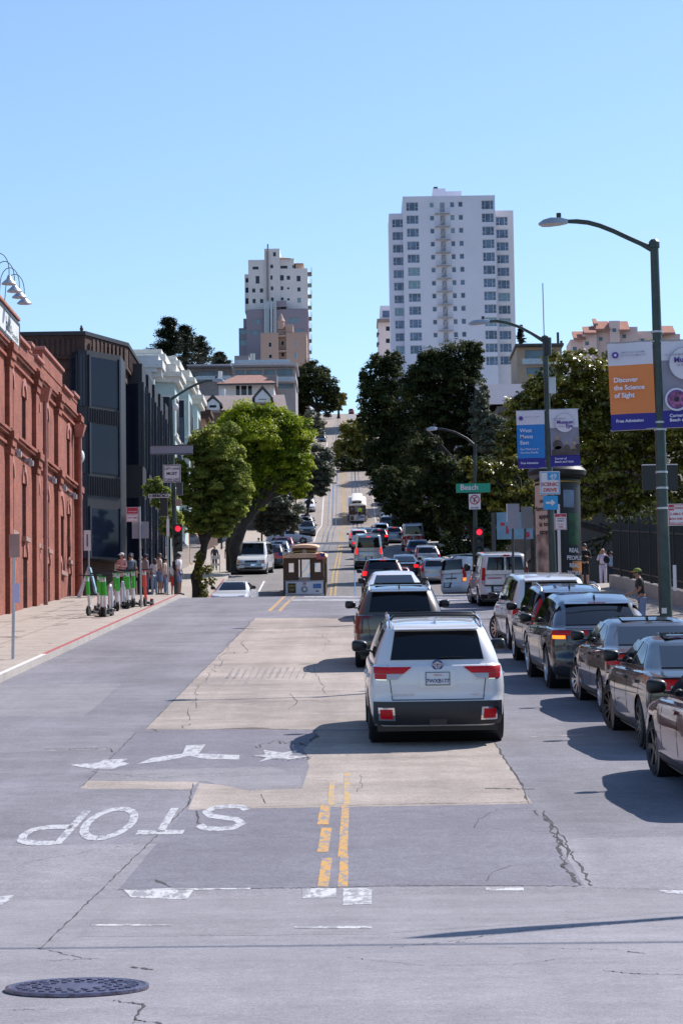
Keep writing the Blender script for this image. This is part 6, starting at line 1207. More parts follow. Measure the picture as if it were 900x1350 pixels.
def sign(name, label, Y, q, m, parent=None, th=.012, border=None, cat='sign', group=None, tilt=0):
    x0, x1, y0, y1 = q; a = at(x0, y1, Y); b = at(x1, y0, Y); o = thing(name, label, cat, (a.x, Y, a.z), group=group)
    o['r'] = 0; del o['r']; MB().box(a.x, b.x, Y, Y+th, a.z, b.z).build('panel', m, o, w=True, bevel=.0)
    if border:
        t = (b.x-a.x)*.035; MB().box(a.x+t, b.x-t, Y-.004, Y, b.z-2*t, b.z-t).box(a.x+t, b.x-t, Y-.004, Y, a.z+t, a.z+2*t).box(a.x+t, a.x+2*t, Y-.004, Y, a.z+2*t, b.z-2*t).box(b.x-2*t, b.x-t, Y-.004, Y, a.z+2*t, b.z-2*t).build('border', border, o, w=True)
    W, H_ = b.x-a.x, b.z-a.z
    def T(s_, u_, v_, size, mm, al='CENTER', bold=.02): text(s_, size*W, (a.x+W*u_, Y-.006, a.z+H_*v_), (1, 0, 0), (0, 0, 1), mm, o, align=al, bold=bold, off=.002)
    def Rr(u0, u1, v0, v1, mm, nm='field', off=.003): return MB().box(a.x+W*u0, a.x+W*u1, Y-off, Y-off+.002, a.z+H_*v0, a.z+H_*v1).build(nm, mm, o, w=True)
    return o, T, Rr, a, W, H_
Ys = Y2-.3
o, T, Rr, a, W, H_ = sign('scenic_drive_sign', 'white and blue 49 Mile Scenic Drive sign under the blue banner', Ys, (711.5, 737.5, 621, 652), wsign, border=bsign)
Rr(.38, .94, .62, .93, bsign); T('49', .68, .68, .34, wsign); T('MILE', .66, .63, .09, wsign); T('SCENIC', .5, .36, .25, rsign, bold=.03); T('DRIVE', .5, .12, .25, rsign, bold=.03)
o, T, Rr, a, W, H_ = sign('arrow_sign', 'blue square sign with a white right arrow beneath the scenic drive sign', Ys, (716, 735, 653.5, 672), bsign)
MB().prism([(a.x+W*u_, Ys-.006, a.z+H_*v_) for u_, v_ in ((.18, .42), (.55, .42), (.55, .25), (.84, .5), (.55, .75), (.55, .58), (.18, .58))], (0, .004, 0)).build('arrow', wsign, o, w=True)
o, T, Rr, a, W, H_ = sign('kerb_parking_sign', 'small red and white parking sign beside the second lamp pole', Ys, (731, 746.5, 677, 698.5), wsign, border=rsign)
Rr(.06, .94, .80, .95, rsign); T('CAR', .5, .83, .1, wsign); T('TOUR BUS', .5, .66, .13, ksign); T('ONLY', .5, .50, .2, ksign, bold=.03); T('AT ALL', .5, .30, .15, rsign); T('TIMES', .5, .13, .17, rsign)
YN_ = YP-.4
o, T, Rr, a, W, H_ = sign('no_parking_sign', 'red and white NO PARKING sign on the taller lamp pole at the right edge', YN_, (880.5, 907, 664, 693), wsign, border=rsign)
Rr(.05, .30, .70, .95, rsign); T('NO', .175, .76, .15, wsign); T('PARKING', .64, .76, .15, rsign); T('2 AM-6 AM', .5, .48, .17, rsign); T('MON WED FRI', .5, .26, .14, rsign); T('STREET CLEANING', .5, .08, .10, rsign, bold=.005)
o, T, Rr, a, W, H_ = sign('green_street_sign', 'green street name sign reading Beach half hidden by magnolia leaves', 97.0, (601, 646, 637, 649.5), gsign, th=.05); T('Beach', .12, .3, .22, wsign, 'LEFT', .02)
o, T, Rr, a, W, H_ = sign('no_right_turn_sign', 'white no right turn sign with a red circle under the green street sign', 96.8, (618, 633, 651, 671.5), wsign)
n = 24; cx_, cz_, r_ = a.x+W*.5, a.z+H_*.62, W*.42
MB().add([(cx_+r_*math.cos(2*math.pi*k/n), 96.79, cz_+r_*math.sin(2*math.pi*k/n)) for k in range(n)]+[(cx_+r_*.8*math.cos(2*math.pi*k/n), 96.79, cz_+r_*.8*math.sin(2*math.pi*k/n)) for k in range(n)], [(k, (k+1) % n, n+(k+1) % n, n+k) for k in range(n)]).build('red_ring', rsign, o, w=True)
MB().tube([(cx_-.02, 96.79, cz_-r_*.5), (cx_-.02, 96.79, cz_+.05), (cx_+r_*.4, 96.79, cz_+.1)], .022, 5).build('arrow', ksign, o, w=True); MB().tube([(cx_-r_*.6, 96.77, cz_+r_*.6), (cx_+r_*.6, 96.77, cz_-r_*.6)], .018, 5).build('red_bar', rsign, o, w=True); T('ON RED', .5, .05, .2, ksign)
def sig_head(o, px, py, Y, lit=0, r=.11, facing=True):
    c = at(px, py, Y)   # lit lamp position (top)
    MB().box(c.x-.17, c.x+.17, Y+.02, Y+.22, c.z-.95, c.z+.2).build('signal_housing', black, o, w=True, bevel=.02)
    for k in range(3):
        z = c.z-k*.36; MB().lathe([(r, 0), (r*.9, -.02), (.0001, -.035)], 16, (c.x, Y+.02, z), 'y').build('signal_lamp', redlamp if k == lit else offlamp, o, w=True)
        v_ = MB(); n = 12; v_.add([(c.x+.13*math.cos(t), Y+.02, z+.13*math.sin(t)) for t in np.linspace(-.3, math.pi+.3, n)]+[(c.x+.13*math.cos(t), Y-.16, z+.13*math.sin(t)) for t in np.linspace(-.3, math.pi+.3, n)], [(i, i+1, n+i+1, n+i) for i in range(n-1)]); v_.build('visor', black, o, w=True)
def mast(name, label, px, pyb, pyt, Y, r0=.11, r1=.08, m=polem, group=None, cat='signal pole', pxt=None):
    if cat == 'street lamp': m = black  # black stands in for the tree shade over this lamp
    b_ = at(px, pyb, Y); b_.z = Hg(Y)+.13; t_ = at(pxt or px, pyt, Y); o = thing(name, label, cat, b_, group=group); pole(o, b_, t_, r0, r1, m); return o, b_, t_
o, b_, t_ = mast('traffic_signal_pole', 'traffic signal pole with a red light beside the no right turn sign', 626, 790, 600, 97.3, .09, .07); sig_head(o, 631.5, 701.5, 97.0)
o, b_, t_ = mast('shaded_street_lamp', 'street lamp arm coloured black for tree shade in front of the evergreens', 626, 790, 585, 103, cat='street lamp'); lamp_arm(o, [at(x, y, 103) for x, y in ((626, 588), (615, 578), (600, 570), (585, 566), (574, 565))], at(576, 565, 103), at(562, 566, 103), black)
YS = 101
o, b_, t_ = mast('corner_signal_pole', 'green corner pole with lamp arm, red signal and lane signs at the left crossing', 233, 783, 525, YS, .11, .08, pxt=225)
lamp_arm(o, [at(x, y, YS) for x, y in ((226, 526), (235, 520), (248, 512), (260, 506), (272, 502), (283, 501))], at(280, 501, YS), at(297, 502, YS)); sig_head(o, 234.5, 697, YS-.35)
p = at(237, 645, YS); MB().box(p.x-.13, p.x+.13, YS-.3, YS-.05, p.z-.27, p.z+.27).build('walk_signal', dsteel, o, w=True, bevel=.02); p = at(235.5, 663, YS); MB().box(p.x-.13, p.x+.12, YS-.2, YS-.1, p.z-.14, p.z+.14).build('control_box', M('tan_box', (.3, .2, .17), .6), o, w=True); p = at(216, 665, YS); MB().box(p.x-.15, p.x+.15, YS-.1, YS+.2, p.z-.5, p.z+.5).build('side_signal', black, o, w=True)
p = at(232, 537, YS); MB().ball((p.x, YS-.15, p.z), (.12, .12, .15), 12, 8).build('camera_dome', wsign, o, w=True, smooth=True)
o, T, Rr, a, W, H_ = sign('blank_street_sign', 'long grey street name blade seen from the back across the corner pole', YS-.2, (198, 254, 586, 599.5), alum, th=.04, cat='sign'); MB().box(a.x, a.x+W, YS-.23, YS-.2, a.z, a.z+.04).box(a.x, a.x+W, YS-.23, YS-.2, a.z+H_-.04, a.z+H_).build('frame', dsteel, o, w=True)
o, T, Rr, a, W, H_ = sign('left_lane_sign', 'white square sign reading LEFT LANE MUST TURN LEFT', YS-.25, (215, 238, 612.5, 636), wsign, border=ksign); T('LEFT LANE', .5, .72, .17, ksign); T('MUST', .5, .42, .24, ksign, bold=.03); T('TURN LEFT', .5, .10, .17, ksign)
o, T, Rr, a, W, H_ = sign('beach_sign', 'small white street name sign reading BEACH', YS-.2, (195.5, 223, 651, 656.5), wsign, border=ksign); T('BEACH', .5, .2, .19, ksign, bold=.03)
# left sidewalk sign posts
def post(name, label, px, pyb, pyt, Y, r=.03, lean=0, cat='sign post', group=None):
    b_ = at(px, pyb, Y); b_.z = Hg(Y)+.13; t_ = at(px+lean, pyt, Y); o = thing(name, label, cat, b_, group=group); MB().tube([b_, t_], r, 8).build('post', dsteel if r == .04 else steel, o, w=True); return o
YA = G(17, 869, .14).y; post('sign_post', 'bare metal post at the lower left holding two sign plates', 17, 869, 708, YA, .035, 2)
sign('tan_sign_back', 'tan backed sign plate at the top of the lower left post', YA-.06, (12, 26, 704, 735), M('tan_back', (.36, .20, .17), .6)); sign('paper_notice', 'small pale notice fixed halfway up the lower left post', YA-.06, (16.5, 26, 769, 795), M('notice_lilac', (.5, .44, .62), .6))
YB = 84; post('sign_post', 'metal post holding the red tow away sign and a blank plate by the scooters', 186, 799, 668, YB, .035, -2)
o, T, Rr, a, W, H_ = sign('tow_away_sign', 'red and white no parking any time sign beside the blank plate', YB-.06, (166.5, 182.5, 668.5, 688), wsign, border=rsign); Rr(.05, .95, .55, .95, rsign); T('TOW-AWAY', .5, .66, .13, wsign); T('NO PARKING', .5, .45, .12, rsign); T('ANY TIME', .5, .22, .17, rsign, bold=.03)
sign('blank_sign_back', 'plain grey back of a square sign beside the tow away sign', YB+.06, (174, 196, 687.5, 710), alum)
post('thin_post', 'thin metal post with a narrow edge on sign at the crossing', 221, 783, 680, 97, .03); sign('edge_sign', 'narrow white and red sign seen almost edge on at the crossing', 96.9, (219.5, 223, 684, 707), wsign)
YC = 97; o = post('parking_post', 'post with a leaning white arrow plate beside the warehouse corner', 117, 783, 700, YC, .035); o, T, Rr, a, W, H_ = sign('white_plate_sign', 'white rectangular sign plate on the post by the warehouse corner', YC-.06, (110.5, 119.5, 699, 726), wsign); Rr(.4, .6, .2, .8, dsteel)
o = thing('sandwich_board', 'tall folding sandwich board with a blue poster by the warehouse corner', 'sandwich board', (at(112, 783, 96).x, 96, Hg(96)+.13))
p = at(117, 748, 96); q1 = at(104, 783, 96); q2 = at(126, 783, 96); zb_ = Hg(96)+.15
MB().tube([(q1.x, 95.7, zb_), (p.x, 96, p.z)], .05, 6).tube([(q1.x, 96.4, zb_), (p.x, 96.1, p.z)], .05, 6).build('leg', wsign, o, w=True); MB().prism([(p.x, 95.8, p.z), (p.x+.06, 95.8, p.z), (q2.x+.05, 95.8, zb_+.15), (q2.x-.03, 95.8, zb_+.15)], (0, .6, 0)).build('board', M('poster_blue', (.2, .35, .45), .6, var=.5, scale=4), o, w=True)
# ---- scooters, racks
sg_ = M('scooter_green', (.015, .42, .03), .35, coat=.5, var=0); swh = M('scooter_white', (.62, .62, .64), .4, var=0); sred = M('scooter_red', (.75, .05, .03), .35, coat=.5, var=0)
def scooter(loc, rz, label, c=sg_, group='rental scooters on the sidewalk', dark=False):
    o = thing('kick_scooter', label, 'scooter', loc, rz, group); o.scale = (1.15, 1.12, 1.12)
    MB().box(-.09, .09, -.42, .30, .10, .16).build('deck', black if not dark else black, o, bevel=.02)
    MB().tube([(0, .36, .2), (0, .44, .5), (0, .48, .62)], [.045, .04, .04], 8).build('stem_lower', swh if not dark else c, o, smooth='auto'); MB().tube([(0, .48, .61), (0, .56, 1.12)], [.065, .055], 8).build('stem', c, o, smooth='auto')
    MB().tube([(-.26, .53, 1.17), (0, .57, 1.14), (.26, .53, 1.17)], .018, 6).build('handlebar', black, o, smooth='auto')
    for y, z in ((.46, .142), (-.50, .142)):
        w_o = MB().lathe([(.08, -.035), (.13, -.035), (.142, -.02), (.142, .02), (.13, .035), (.08, .035)], 18, (0, y, z), 'x').build('wheel', tyrem, o, smooth='auto'); MB().lathe([(.0001, -.033), (.07, -.03), (.07, .03), (.0001, .033)], 14, (0, y, z), 'x').build('hub', dsteel, w_o)
    MB().box(-.05, .05, .36, .48, .26, .30).box(-.045, .045, -.58, -.42, .26, .28).build('fender', swh if not dark else c, o); MB().box(-.05, .05, .53, .60, .98, 1.10).build('front_light', swh, o)
    return o
GS = lambda px, py: G(px, py, .14)
sco = [(126, 809, 'green scooter half hidden behind the first two of the row'), (136, 808, 'green scooter squeezed beside the first white hoop'), (167, 803, 'green scooter at the start of the back group'), (122, 812, 'nearest green scooter at the left end of the scooter row'), (131, 813.5, 'green scooter second in the front of the row'), (140.5, 813.5, 'green scooter third in the front, just before the white racks'), (150, 806, 'green scooter between the first and second white rack loops'), (156, 803, 'green scooter hidden between the white rack loops'), (163, 800, 'green scooter behind the last rack loop'), (172, 801, 'green scooter in the back pair, left one'), (179, 800.5, 'green scooter in the back pair, nearest the metal post')]
for k, (px, py, lb) in enumerate(sco): p = GS(px, py); scooter((p.x, p.y+.5, p.z), math.pi+R((12, -9, 5, -14, 8, -6, 14, -10, 5, 10, -8)[k]), lb)
p = GS(194, 799.5); scooter((p.x, p.y+.5, p.z), math.pi+R(-8), 'single orange red scooter standing right of the metal post', sred, None, True)
for k, (px, py) in enumerate(((136, 813), (146, 806), (155, 804), (162, 801))):
    p = GS(px, py); o = thing('bike_rack', ('nearest', 'second', 'third', 'farthest')[k]+' white metal hoop of the bicycle racks among the scooters', 'bike rack', p, group='bike racks'); h = .86
    MB().tube([(p.x-.02, p.y-.25, p.z), (p.x-.02, p.y-.25, p.z+h-.2)]+[(p.x, p.y-.25*math.cos(t), p.z+h-.2+.22*math.sin(t)) for t in np.linspace(.2, math.pi-.2, 8)]+[(p.x+.02, p.y+.25, p.z+h-.2), (p.x+.02, p.y+.25, p.z)], .045, 8).build('hoop', M('rack_paint', (.62, .62, .66), .3, .3), o, w=True, smooth='auto')
# ---- kiosk
YK = 84; c = at(737, 775, YK); zb_ = Hg(YK)+.25; zt_ = at(737, 622, YK).z; rk = .78
kg = M('kiosk_green_black', (.008, .011, .011), .55); o = thing('advertising_kiosk', 'round dark advertising kiosk with peach and black posters behind the second lamp pole', 'kiosk', (c.x, YK, zb_))
MB().lathe([(rk+.1, 0), (rk+.1, .35), (rk, .45), (rk, zt_-zb_)], 40).build('body', kg, o, smooth='auto'); MB().lathe([(rk+.02, zt_-zb_-.3), (rk+.22, zt_-zb_-.15), (rk+.25, zt_-zb_), (rk+.18, zt_-zb_+.08), (rk*.9, zt_-zb_+.3), (.3, zt_-zb_+.45), (.0001, zt_-zb_+.47)], 40).build('roof', kg, o, smooth='auto'); MB().lathe([(rk+.03, zt_-zb_-.42), (rk+.05, zt_-zb_-.38)], 40).build('gold_band', M('gold_trim', (.4, .28, .08), .4, .5), o)
def arcp(name, a0, a1, z0, z1, m, rr):
    mb = MB(); k = 14; an = np.linspace(a0, a1, k); mb.add([(rr*math.sin(t), -rr*math.cos(t), z0) for t in an]+[(rr*math.sin(t), -rr*math.cos(t), z1) for t in an], [(i, i+1, k+i+1, k+i) for i in range(k-1)]); return mb.build(name, m, o, smooth=True)
peachp = M('poster_peach', (.55, .40, .32), .5, var=.06); dkp = M('poster_black', (.008, .009, .014), .5); hz = zt_-zb_
arcp('peach_poster', R(-80), R(-14), hz-2.2, hz-.5, peachp, rk+.02); arcp('poster_picture', R(-80), R(-14), .9, hz-2.2, M('poster_photo', (.33, .24, .20), .5, var=.7, scale=3), rk+.02); arcp('dark_poster', R(8), R(75), .8, hz-.5, dkp, rk+.02)
arcp('green_figure', R(22), R(58), hz-2.6, hz-1.5, M('poster_green', (.006, .05, .014), .5, var=.6, scale=4), rk+.026); arcp('poster_pale', R(10), R(40), hz-1.3, hz-.7, M('poster_haze', (.12, .17, .25), .5, var=.4), rk+.024); arcp('orange_label', R(30), R(70), .85, 1.25, M('poster_orange', (.4, .16, .04), .5), rk+.028)
MB().box(-.10, .0, -rk-.12, -rk-.02, .4, hz-1.2).build('white_edge', wsign, o)
def ctext(s_, a_, z, size, m): rr = rk+.03; text(s_, size, (rr*math.sin(a_), -rr*math.cos(a_), z), (math.cos(a_), math.sin(a_), 0), (0, 0, 1), m, o, align='CENTER', w=False, bold=.03)
for k, s_ in enumerate(('on', 'our', 'favorite', 'apps', 'is to', 'stop')): ctext(s_, R(-42), hz-.85-k*.27, .22, ksign)
for k, s_ in enumerate(('REAL', 'PEOPLE', 'REAL', 'WORK')): ctext(s_, R(36), hz-2.85-k*.26, .2, wsign)
# ---- panels behind the vans
o, T, Rr, a, W, H_ = sign('map_panel', 'pale blue visitor map panel with red markings behind the grey sign backs', 92, (655, 702, 675, 711), M('map_blue', (.16, .30, .40), .5, var=.15, scale=3), th=.08, cat='panel')
Rr(.1, .22, .5, .62, rsign, 'map_mark', .006); Rr(.25, .33, .2, .5, rsign, 'map_mark', .006); Rr(.78, .9, .05, .25, rsign, 'map_mark', .006)
MB().box(a.x-.2, a.x-.05, 92, 92.1, Hg(92), a.z+H_).box(a.x+W+.05, a.x+W+.2, 92, 92.1, Hg(92), a.z+H_).build('frame', dsteel, o, w=True)
sign('grey_sign_back', 'tall grey sign back left of the second lamp pole', 79.8, (669, 684, 664, 697), alum); sign('grey_sign_back', 'smaller dull grey sign back nearest the kiosk', 81.8, (687, 702, 668, 697), M('dull_back', (.17, .17, .18), .6)); o, T, Rr, a, W, H_ = sign('red_curve_sign', 'white sign with a red curved mark half hidden by the tall grey sign back', 82, (667.5, 680, 664, 688), wsign)
MB().tube([(a.x+W*.55+.12*math.cos(t), 81.98, a.z+H_*.6+.2*math.sin(t)) for t in np.linspace(1.4, 4.2, 9)], .02, 5).build('red_curve', rsign, o, w=True)
post('thin_post', 'dark post under the tall grey sign back', 676, 800, 664, 80, .04); post('thin_post', 'dark post under the smaller grey sign back', 692, 800, 668, 82, .04)
o, T, Rr, a, W, H_ = sign('dark_display_board', 'black display board with a pale top edge behind the taller lamp pole', 70, (847, 893, 613, 646), black, th=.15, cat='board'); MB().box(a.x, a.x+W, 69.95, 70.15, a.z+H_, a.z+H_+.03).build('top_edge', wsign, o, w=True)
b_ = at(871, 800, 70.2); MB().box(b_.x-.06, b_.x+.06, 70.16, 70.25, Hg(70), a.z+H_*.5).build('post', black, o, w=True)
# ---- iron fence on a low wall
XF = 9.95; fm = M('fence_iron', (.015, .017, .018), .5); fo = thing('iron_fence', 'black spiked iron fence along the right sidewalk in front of the magnolia', 'fence', (XF, 70, Hg(70)+.3))
gw_ = thing('low_wall', 'low concrete wall under the iron fence', 'wall', (XF, 70, Hg(70)))
ya, yb = 45, 93
for y in range(ya, yb, 3):
    y2 = min(y+3, yb); MB().hexa([(XF-.15, y, Hg(y)), (XF+.2, y, Hg(y)), (XF+.2, y2, Hg(y2)), (XF-.15, y2, Hg(y2))], [(XF-.15, y, Hg(y)+.82), (XF+.2, y, Hg(y)+.82), (XF+.2, y2, Hg(y2)+.82), (XF-.15, y2, Hg(y2)+.82)]).build('wall_section', kerbc, gw_, w=True)
    zz_ = Hg(y)+.8; MB().box(XF-.05, XF+.05, y-.05, y+.05, zz_, zz_+2.15).lathe([(.07, zz_+2.15), (.0001, zz_+2.35)], 8, (XF, y, 0)).build('fence_post', fm, fo, w=True)
    for dz in (.25, 1.7): MB().hexa([(XF-.02, y, Hg(y)+.8+dz), (XF+.02, y, Hg(y)+.8+dz), (XF+.02, y2, Hg(y2)+.8+dz), (XF-.02, y2, Hg(y2)+.8+dz)], [(XF-.02, y, Hg(y)+.85+dz), (XF+.02, y, Hg(y)+.85+dz), (XF+.02, y2, Hg(y2)+.85+dz), (XF-.02, y2, Hg(y2)+.85+dz)]).build('fence_rail', fm, fo, w=True)
    m_ = MB()
    for k in range(1, 20): yy = y+k*.15; z = Hg(yy)+.85; m_.box(XF-.012, XF+.012, yy-.012, yy+.012, z, z+1.95)
    m_.build('fence_bars', fm, fo, w=True)
pw_ = thing('white_post_marker', 'narrow white reflective strip on the fence right of the lamp pole', 'marker', at(889, 778, 60)); a, b, c_, d_ = rectp(887.5, 891, 745, 779, 60); MB().box(a, b, 60, 60.03, c_, d_).build('strip', wsign, pw_, w=True)
hd = thing('hedge', 'dark clipped shrubs in the park behind the iron fence', 'hedge', (11.5, 75, Hg(75))); crown(hd, [((11.6, y, Hg(y)+1.7), (1.2, 2.2, 1.7)) for y in range(48, 96, 3)], lf_dark, 16000, .10, .3, 'foliage')
# ---- barrier, small things by the left kerb uphill
o = thing('crowd_barrier', 'white folding barricade standing under the ficus tree', 'barricade', (at(284, 750, 160).x, 160, Hg(160)+.14)); a = at(278, 752, 160); b = at(290, 731, 160); z0 = Hg(160)+.14
MB().box(a.x, a.x+.06, 160, 160.06, z0, b.z).box(b.x-.06, b.x, 160, 160.06, z0, b.z).box(a.x, b.x, 159.98, 160, b.z-.3, b.z-.1).box(a.x, b.x, 159.98, 160, b.z-.75, b.z-.6).build('frame', wsign, o, w=True)
for px, py, Y, lb in ((380.5, 840, 0, ''),)[:0]: pass
o, b_, t_ = mast('far_signal_pole', 'far traffic signal with a red light right of the ivy covered trunk', 292, 720, 690, 225, .09, .08); sig_head(o, 289, 702.5, 224.8)
o, b_, t_ = mast('far_signal_pole', 'uphill traffic signal with a red light above the maroon parked SUV', 345, 720, 670, 238, .09, .08); sig_head(o, 344.5, 682, 237.8)
# ---- cable cars
wood = M('cable_car_wood', (.075, .038, .022), .6, coat=0, var=.3, scale=6); roofc = M('cable_car_roof', (.60, .40, .27), .75, var=.15); cbl = M('cable_car_panel', (.66, .72, .82), .45, var=.05); gold = M('cable_car_gold', (.45, .3, .08), .4, .4)
def cable_car(loc, label, pitch, flag=True):
    o = thing('cable_car', label, 'cable car', loc, 0, 'cable cars on the hill'); Mx = Matrix.Translation(loc) @ Matrix.Rotation(pitch, 4, 'X'); o.matrix_basis = Mx; o.rotation_euler = Mx.to_euler()
    w, L_ = 1.12, 4.1
    MB().box(-w, w, -L_+.02, L_-.02, .42, .5).build('floor', wood, o); MB().box(-w*.8, w*.8, -L_+.4, L_-.4, .1, .42).build('truck', black, o)
    for sg in (-1, 1):
        MB().box(-w, w, sg*(L_-.05)-.04, sg*(L_-.05)+.04, .45, 1.28).build('dash_panel', cbl, o)
        for sx in (-1, 1): MB().box(sx*w-.05, sx*w+.05, sg*(L_-.05)-.06, sg*(L_-.05)+.06, .42, 2.5).build('corner_post', wood, o); MB().box(sx*.36-.05, sx*.36+.05, sg*(L_-.05)-.05, sg*(L_-.05)+.05, 1.29, 2.5).build('mullion', wood, o)
    for sx in (-1, 1):
        MB().box(sx*w-.04, sx*w+.04, -L_+.1, L_-.1, .45, 1.05).build('side_panel', wood, o)
        for k in range(9): y = -L_+.1+k*(2*L_-.2)/8; MB().box(sx*w-.045, sx*w+.045, y-.05, y+.05, 1.05, 2.5).build('side_post', wood, o)
        for sg in (-1, 1): f_ = MB().box(*sorted((sx*.41, sx*1.06)), *sorted((sg*(L_-.09), sg*(L_-.05))), 1.29, 2.44); 
        MB().box(*sorted((sx*.41, sx*.58)), -L_+.03, -L_+.08, 1.29, 2.44).box(*sorted((sx*.90, sx*1.06)), -L_+.03, -L_+.08, 1.29, 2.44).box(*sorted((sx*.58, sx*.90)), -L_+.03, -L_+.08, 1.29, 1.75).box(*sorted((sx*.58, sx*.90)), -L_+.03, -L_+.08, 2.25, 2.44).build('window_surround', wood, o)
        MB().box(*sorted((sx*1.14, sx*1.42)), -2.5, 2.5, .28, .33).build('running_board', wood, o)
    MB().box(-w, w, -L_-.02, -L_+.1, 2.44, 2.56).box(-w, w, L_-.1, L_+.02, 2.44, 2.56).build('lintel', wood, o)
    for k in range(5): MB().box(-.85, -.35, -3+k*1.4, -2.5+k*1.4, .5, .95).box(.35, .85, -3+k*1.4, -2.5+k*1.4, .5, .95).build('bench', wood, o)
    n = 14; pr = [(1.25*math.cos(t), 2.54+.26*math.sin(t)) for t in np.linspace(0, math.pi, n)]; MB().prism([(x, -L_-.15, z) for x, z in pr], (0, 2*L_+.3, 0)).build('roof', roofc, o, smooth='auto')
    c_ = MB().box(-.62, .62, -L_+.75, L_-.75, 2.72, 3.08).build('clerestory', wood, o); pr = [(.78*math.cos(t), 3.08+.17*math.sin(t)) for t in np.linspace(0, math.pi, n)]; MB().prism([(x, -L_+.5, z) for x, z in pr], (0, 2*L_-1.0, 0)).build('clerestory_roof', roofc, o, smooth='auto')
    MB().lathe([(.12, 0), (.13, -.05), (.0001, -.07)], 14, (0, -L_+.74, 2.86), 'y').build('headlamp', whl, o)
    MB().tube([(1.2*math.cos(t), -L_-.2, 2.55+.38*math.sin(t)) for t in np.linspace(.25, math.pi-.25, 12)], .025, 6).build('roof_hoop', gold, o)
    y = -L_-.015
    MB().box(-.92, -.48, y-.03, y, .60, 1.14).build('notice_board', M('notice_dark', (.05, .04, .02), .5, var=.6, scale=8), o); text('CABLE', .13, (-.70, y-.03, .95), (1, 0, 0), (0, 0, 1), gold, o, align='CENTER', w=False); text('CAR', .13, (-.70, y-.03, .75), (1, 0, 0), (0, 0, 1), gold, o, align='CENTER', w=False)
    MB().lathe([(.17, 0), (.17, -.02), (.0001, -.02)], 20, (0, y-.01, .80), 'y').build('seal', M('seal_grey', (.2, .22, .25), .5), o); MB().lathe([(.10, -.021), (.10, -.03), (.0001, -.03)], 20, (0, y-.01, .80), 'y').build('seal_centre', cbl, o); text('28', .2, (0, y-.01, 1.05), (1, 0, 0), (0, 0, 1), rsign, o, align='CENTER', w=False)
    MB().box(.48, .92, y-.02, y, .85, 1.1).build('logo_panel', M('logo_blue', (.06, .16, .42), .5, var=.5, scale=6), o); MB().box(.62, .78, y-.02, y, .66, .72).build('logo_text', ksign, o)
    pts = [(-1.05, 1.22), (-.95, 1.25), (.95, 1.25), (1.05, 1.22), (1.05, .6), (.95, .52), (-.95, .52), (-1.05, .6), (-1.05, 1.22)]; MB().tube([(x, y-.01, z) for x, z in pts], .012, 5, False).build('pinstripe', ksign, o)
    return o
Yc = 134; x = at(401.5, 785, Yc).x; cc = cable_car((x, Yc+4.1, Hg(Yc+1)), 'cable car with pale blue front panel coming down the hill past the crossing', R(4.5))
def flag_(loc, label):
    o = thing('flag', label, 'flag', loc, group='small flags on the cable car'); x, y, z = loc; MB().tube([(x, y, z-.25), (x-.05, y, z+.45)], .012, 5).build('staff', gold, o, w=True)
    MB().box(x-.5, x-.04, y-.01, y+.01, z-.02, z+.32).build('cloth', M('flag_red', (.5, .12, .12), .8, var=.3, scale=9), o, w=True); MB().box(x-.27, x-.04, y-.016, y-.01, z+.14, z+.32).build('canton', M('flag_blue', (.04, .06, .25), .8), o, w=True)
flag_(tuple(at(373.5, 736, Yc-.5)), 'small flag at the left corner of the cable car roof'); flag_(tuple(at(429, 737, Yc-.5)), 'small flag at the right corner of the cable car roof')
Yd = 332; cd = cable_car((at(471, 693, Yd).x, Yd+4.1, Hg(Yd+4)), 'cable car with a pale roof climbing the hill ahead of the queue', R(13)); 
for ch in cd.children:
    if ch.name.startswith(('roof', 'clerestory_roof')) and not ch.name.startswith('roof_hoop'): ch.data.materials[0] = M('pale_roof', (.62, .60, .58), .7)
# off-frame lamp and wire whose shadows cross the foreground
o = thing('street_lamp', 'street lamp outside the frame whose shadow falls on the near road', 'street lamp', (13.5, 25.6, 0)); MB().tube([(13.5, 25.6, 0), (13.5, 25.6, 7.2)], [.13, .09], 10).build('pole', polem, o, w=True); lamp_arm(o, [(13.5, 25.5, 6.9), (11.6, 24.7, 7.5), (9.6, 23.6, 7.8), (7.4, 22.2, 7.85)], (7.9, 22.5, 7.85), (6.2, 21.4, 7.85)); MB().tube([(13.5, 25.5, 7.0), (11.6, 24.7, 7.55), (9.6, 23.6, 7.85), (7.6, 22.3, 7.9)], .10, 8).build('shadow_arm', polem, o, w=True)  # wider tube added over the arm to thicken its cast shadow
o = thing('overhead_wire', 'thin overhead wire above the frame casting a line on the road', 'wire', (0, 23.1, 11)); MB().tube([(-25, 23.3, 11.2), (-2, 22.9, 10.5), (5, 22.6, 10.4), (25, 22.2, 11.0)], .035, 6).build('wire', black, o, w=True)
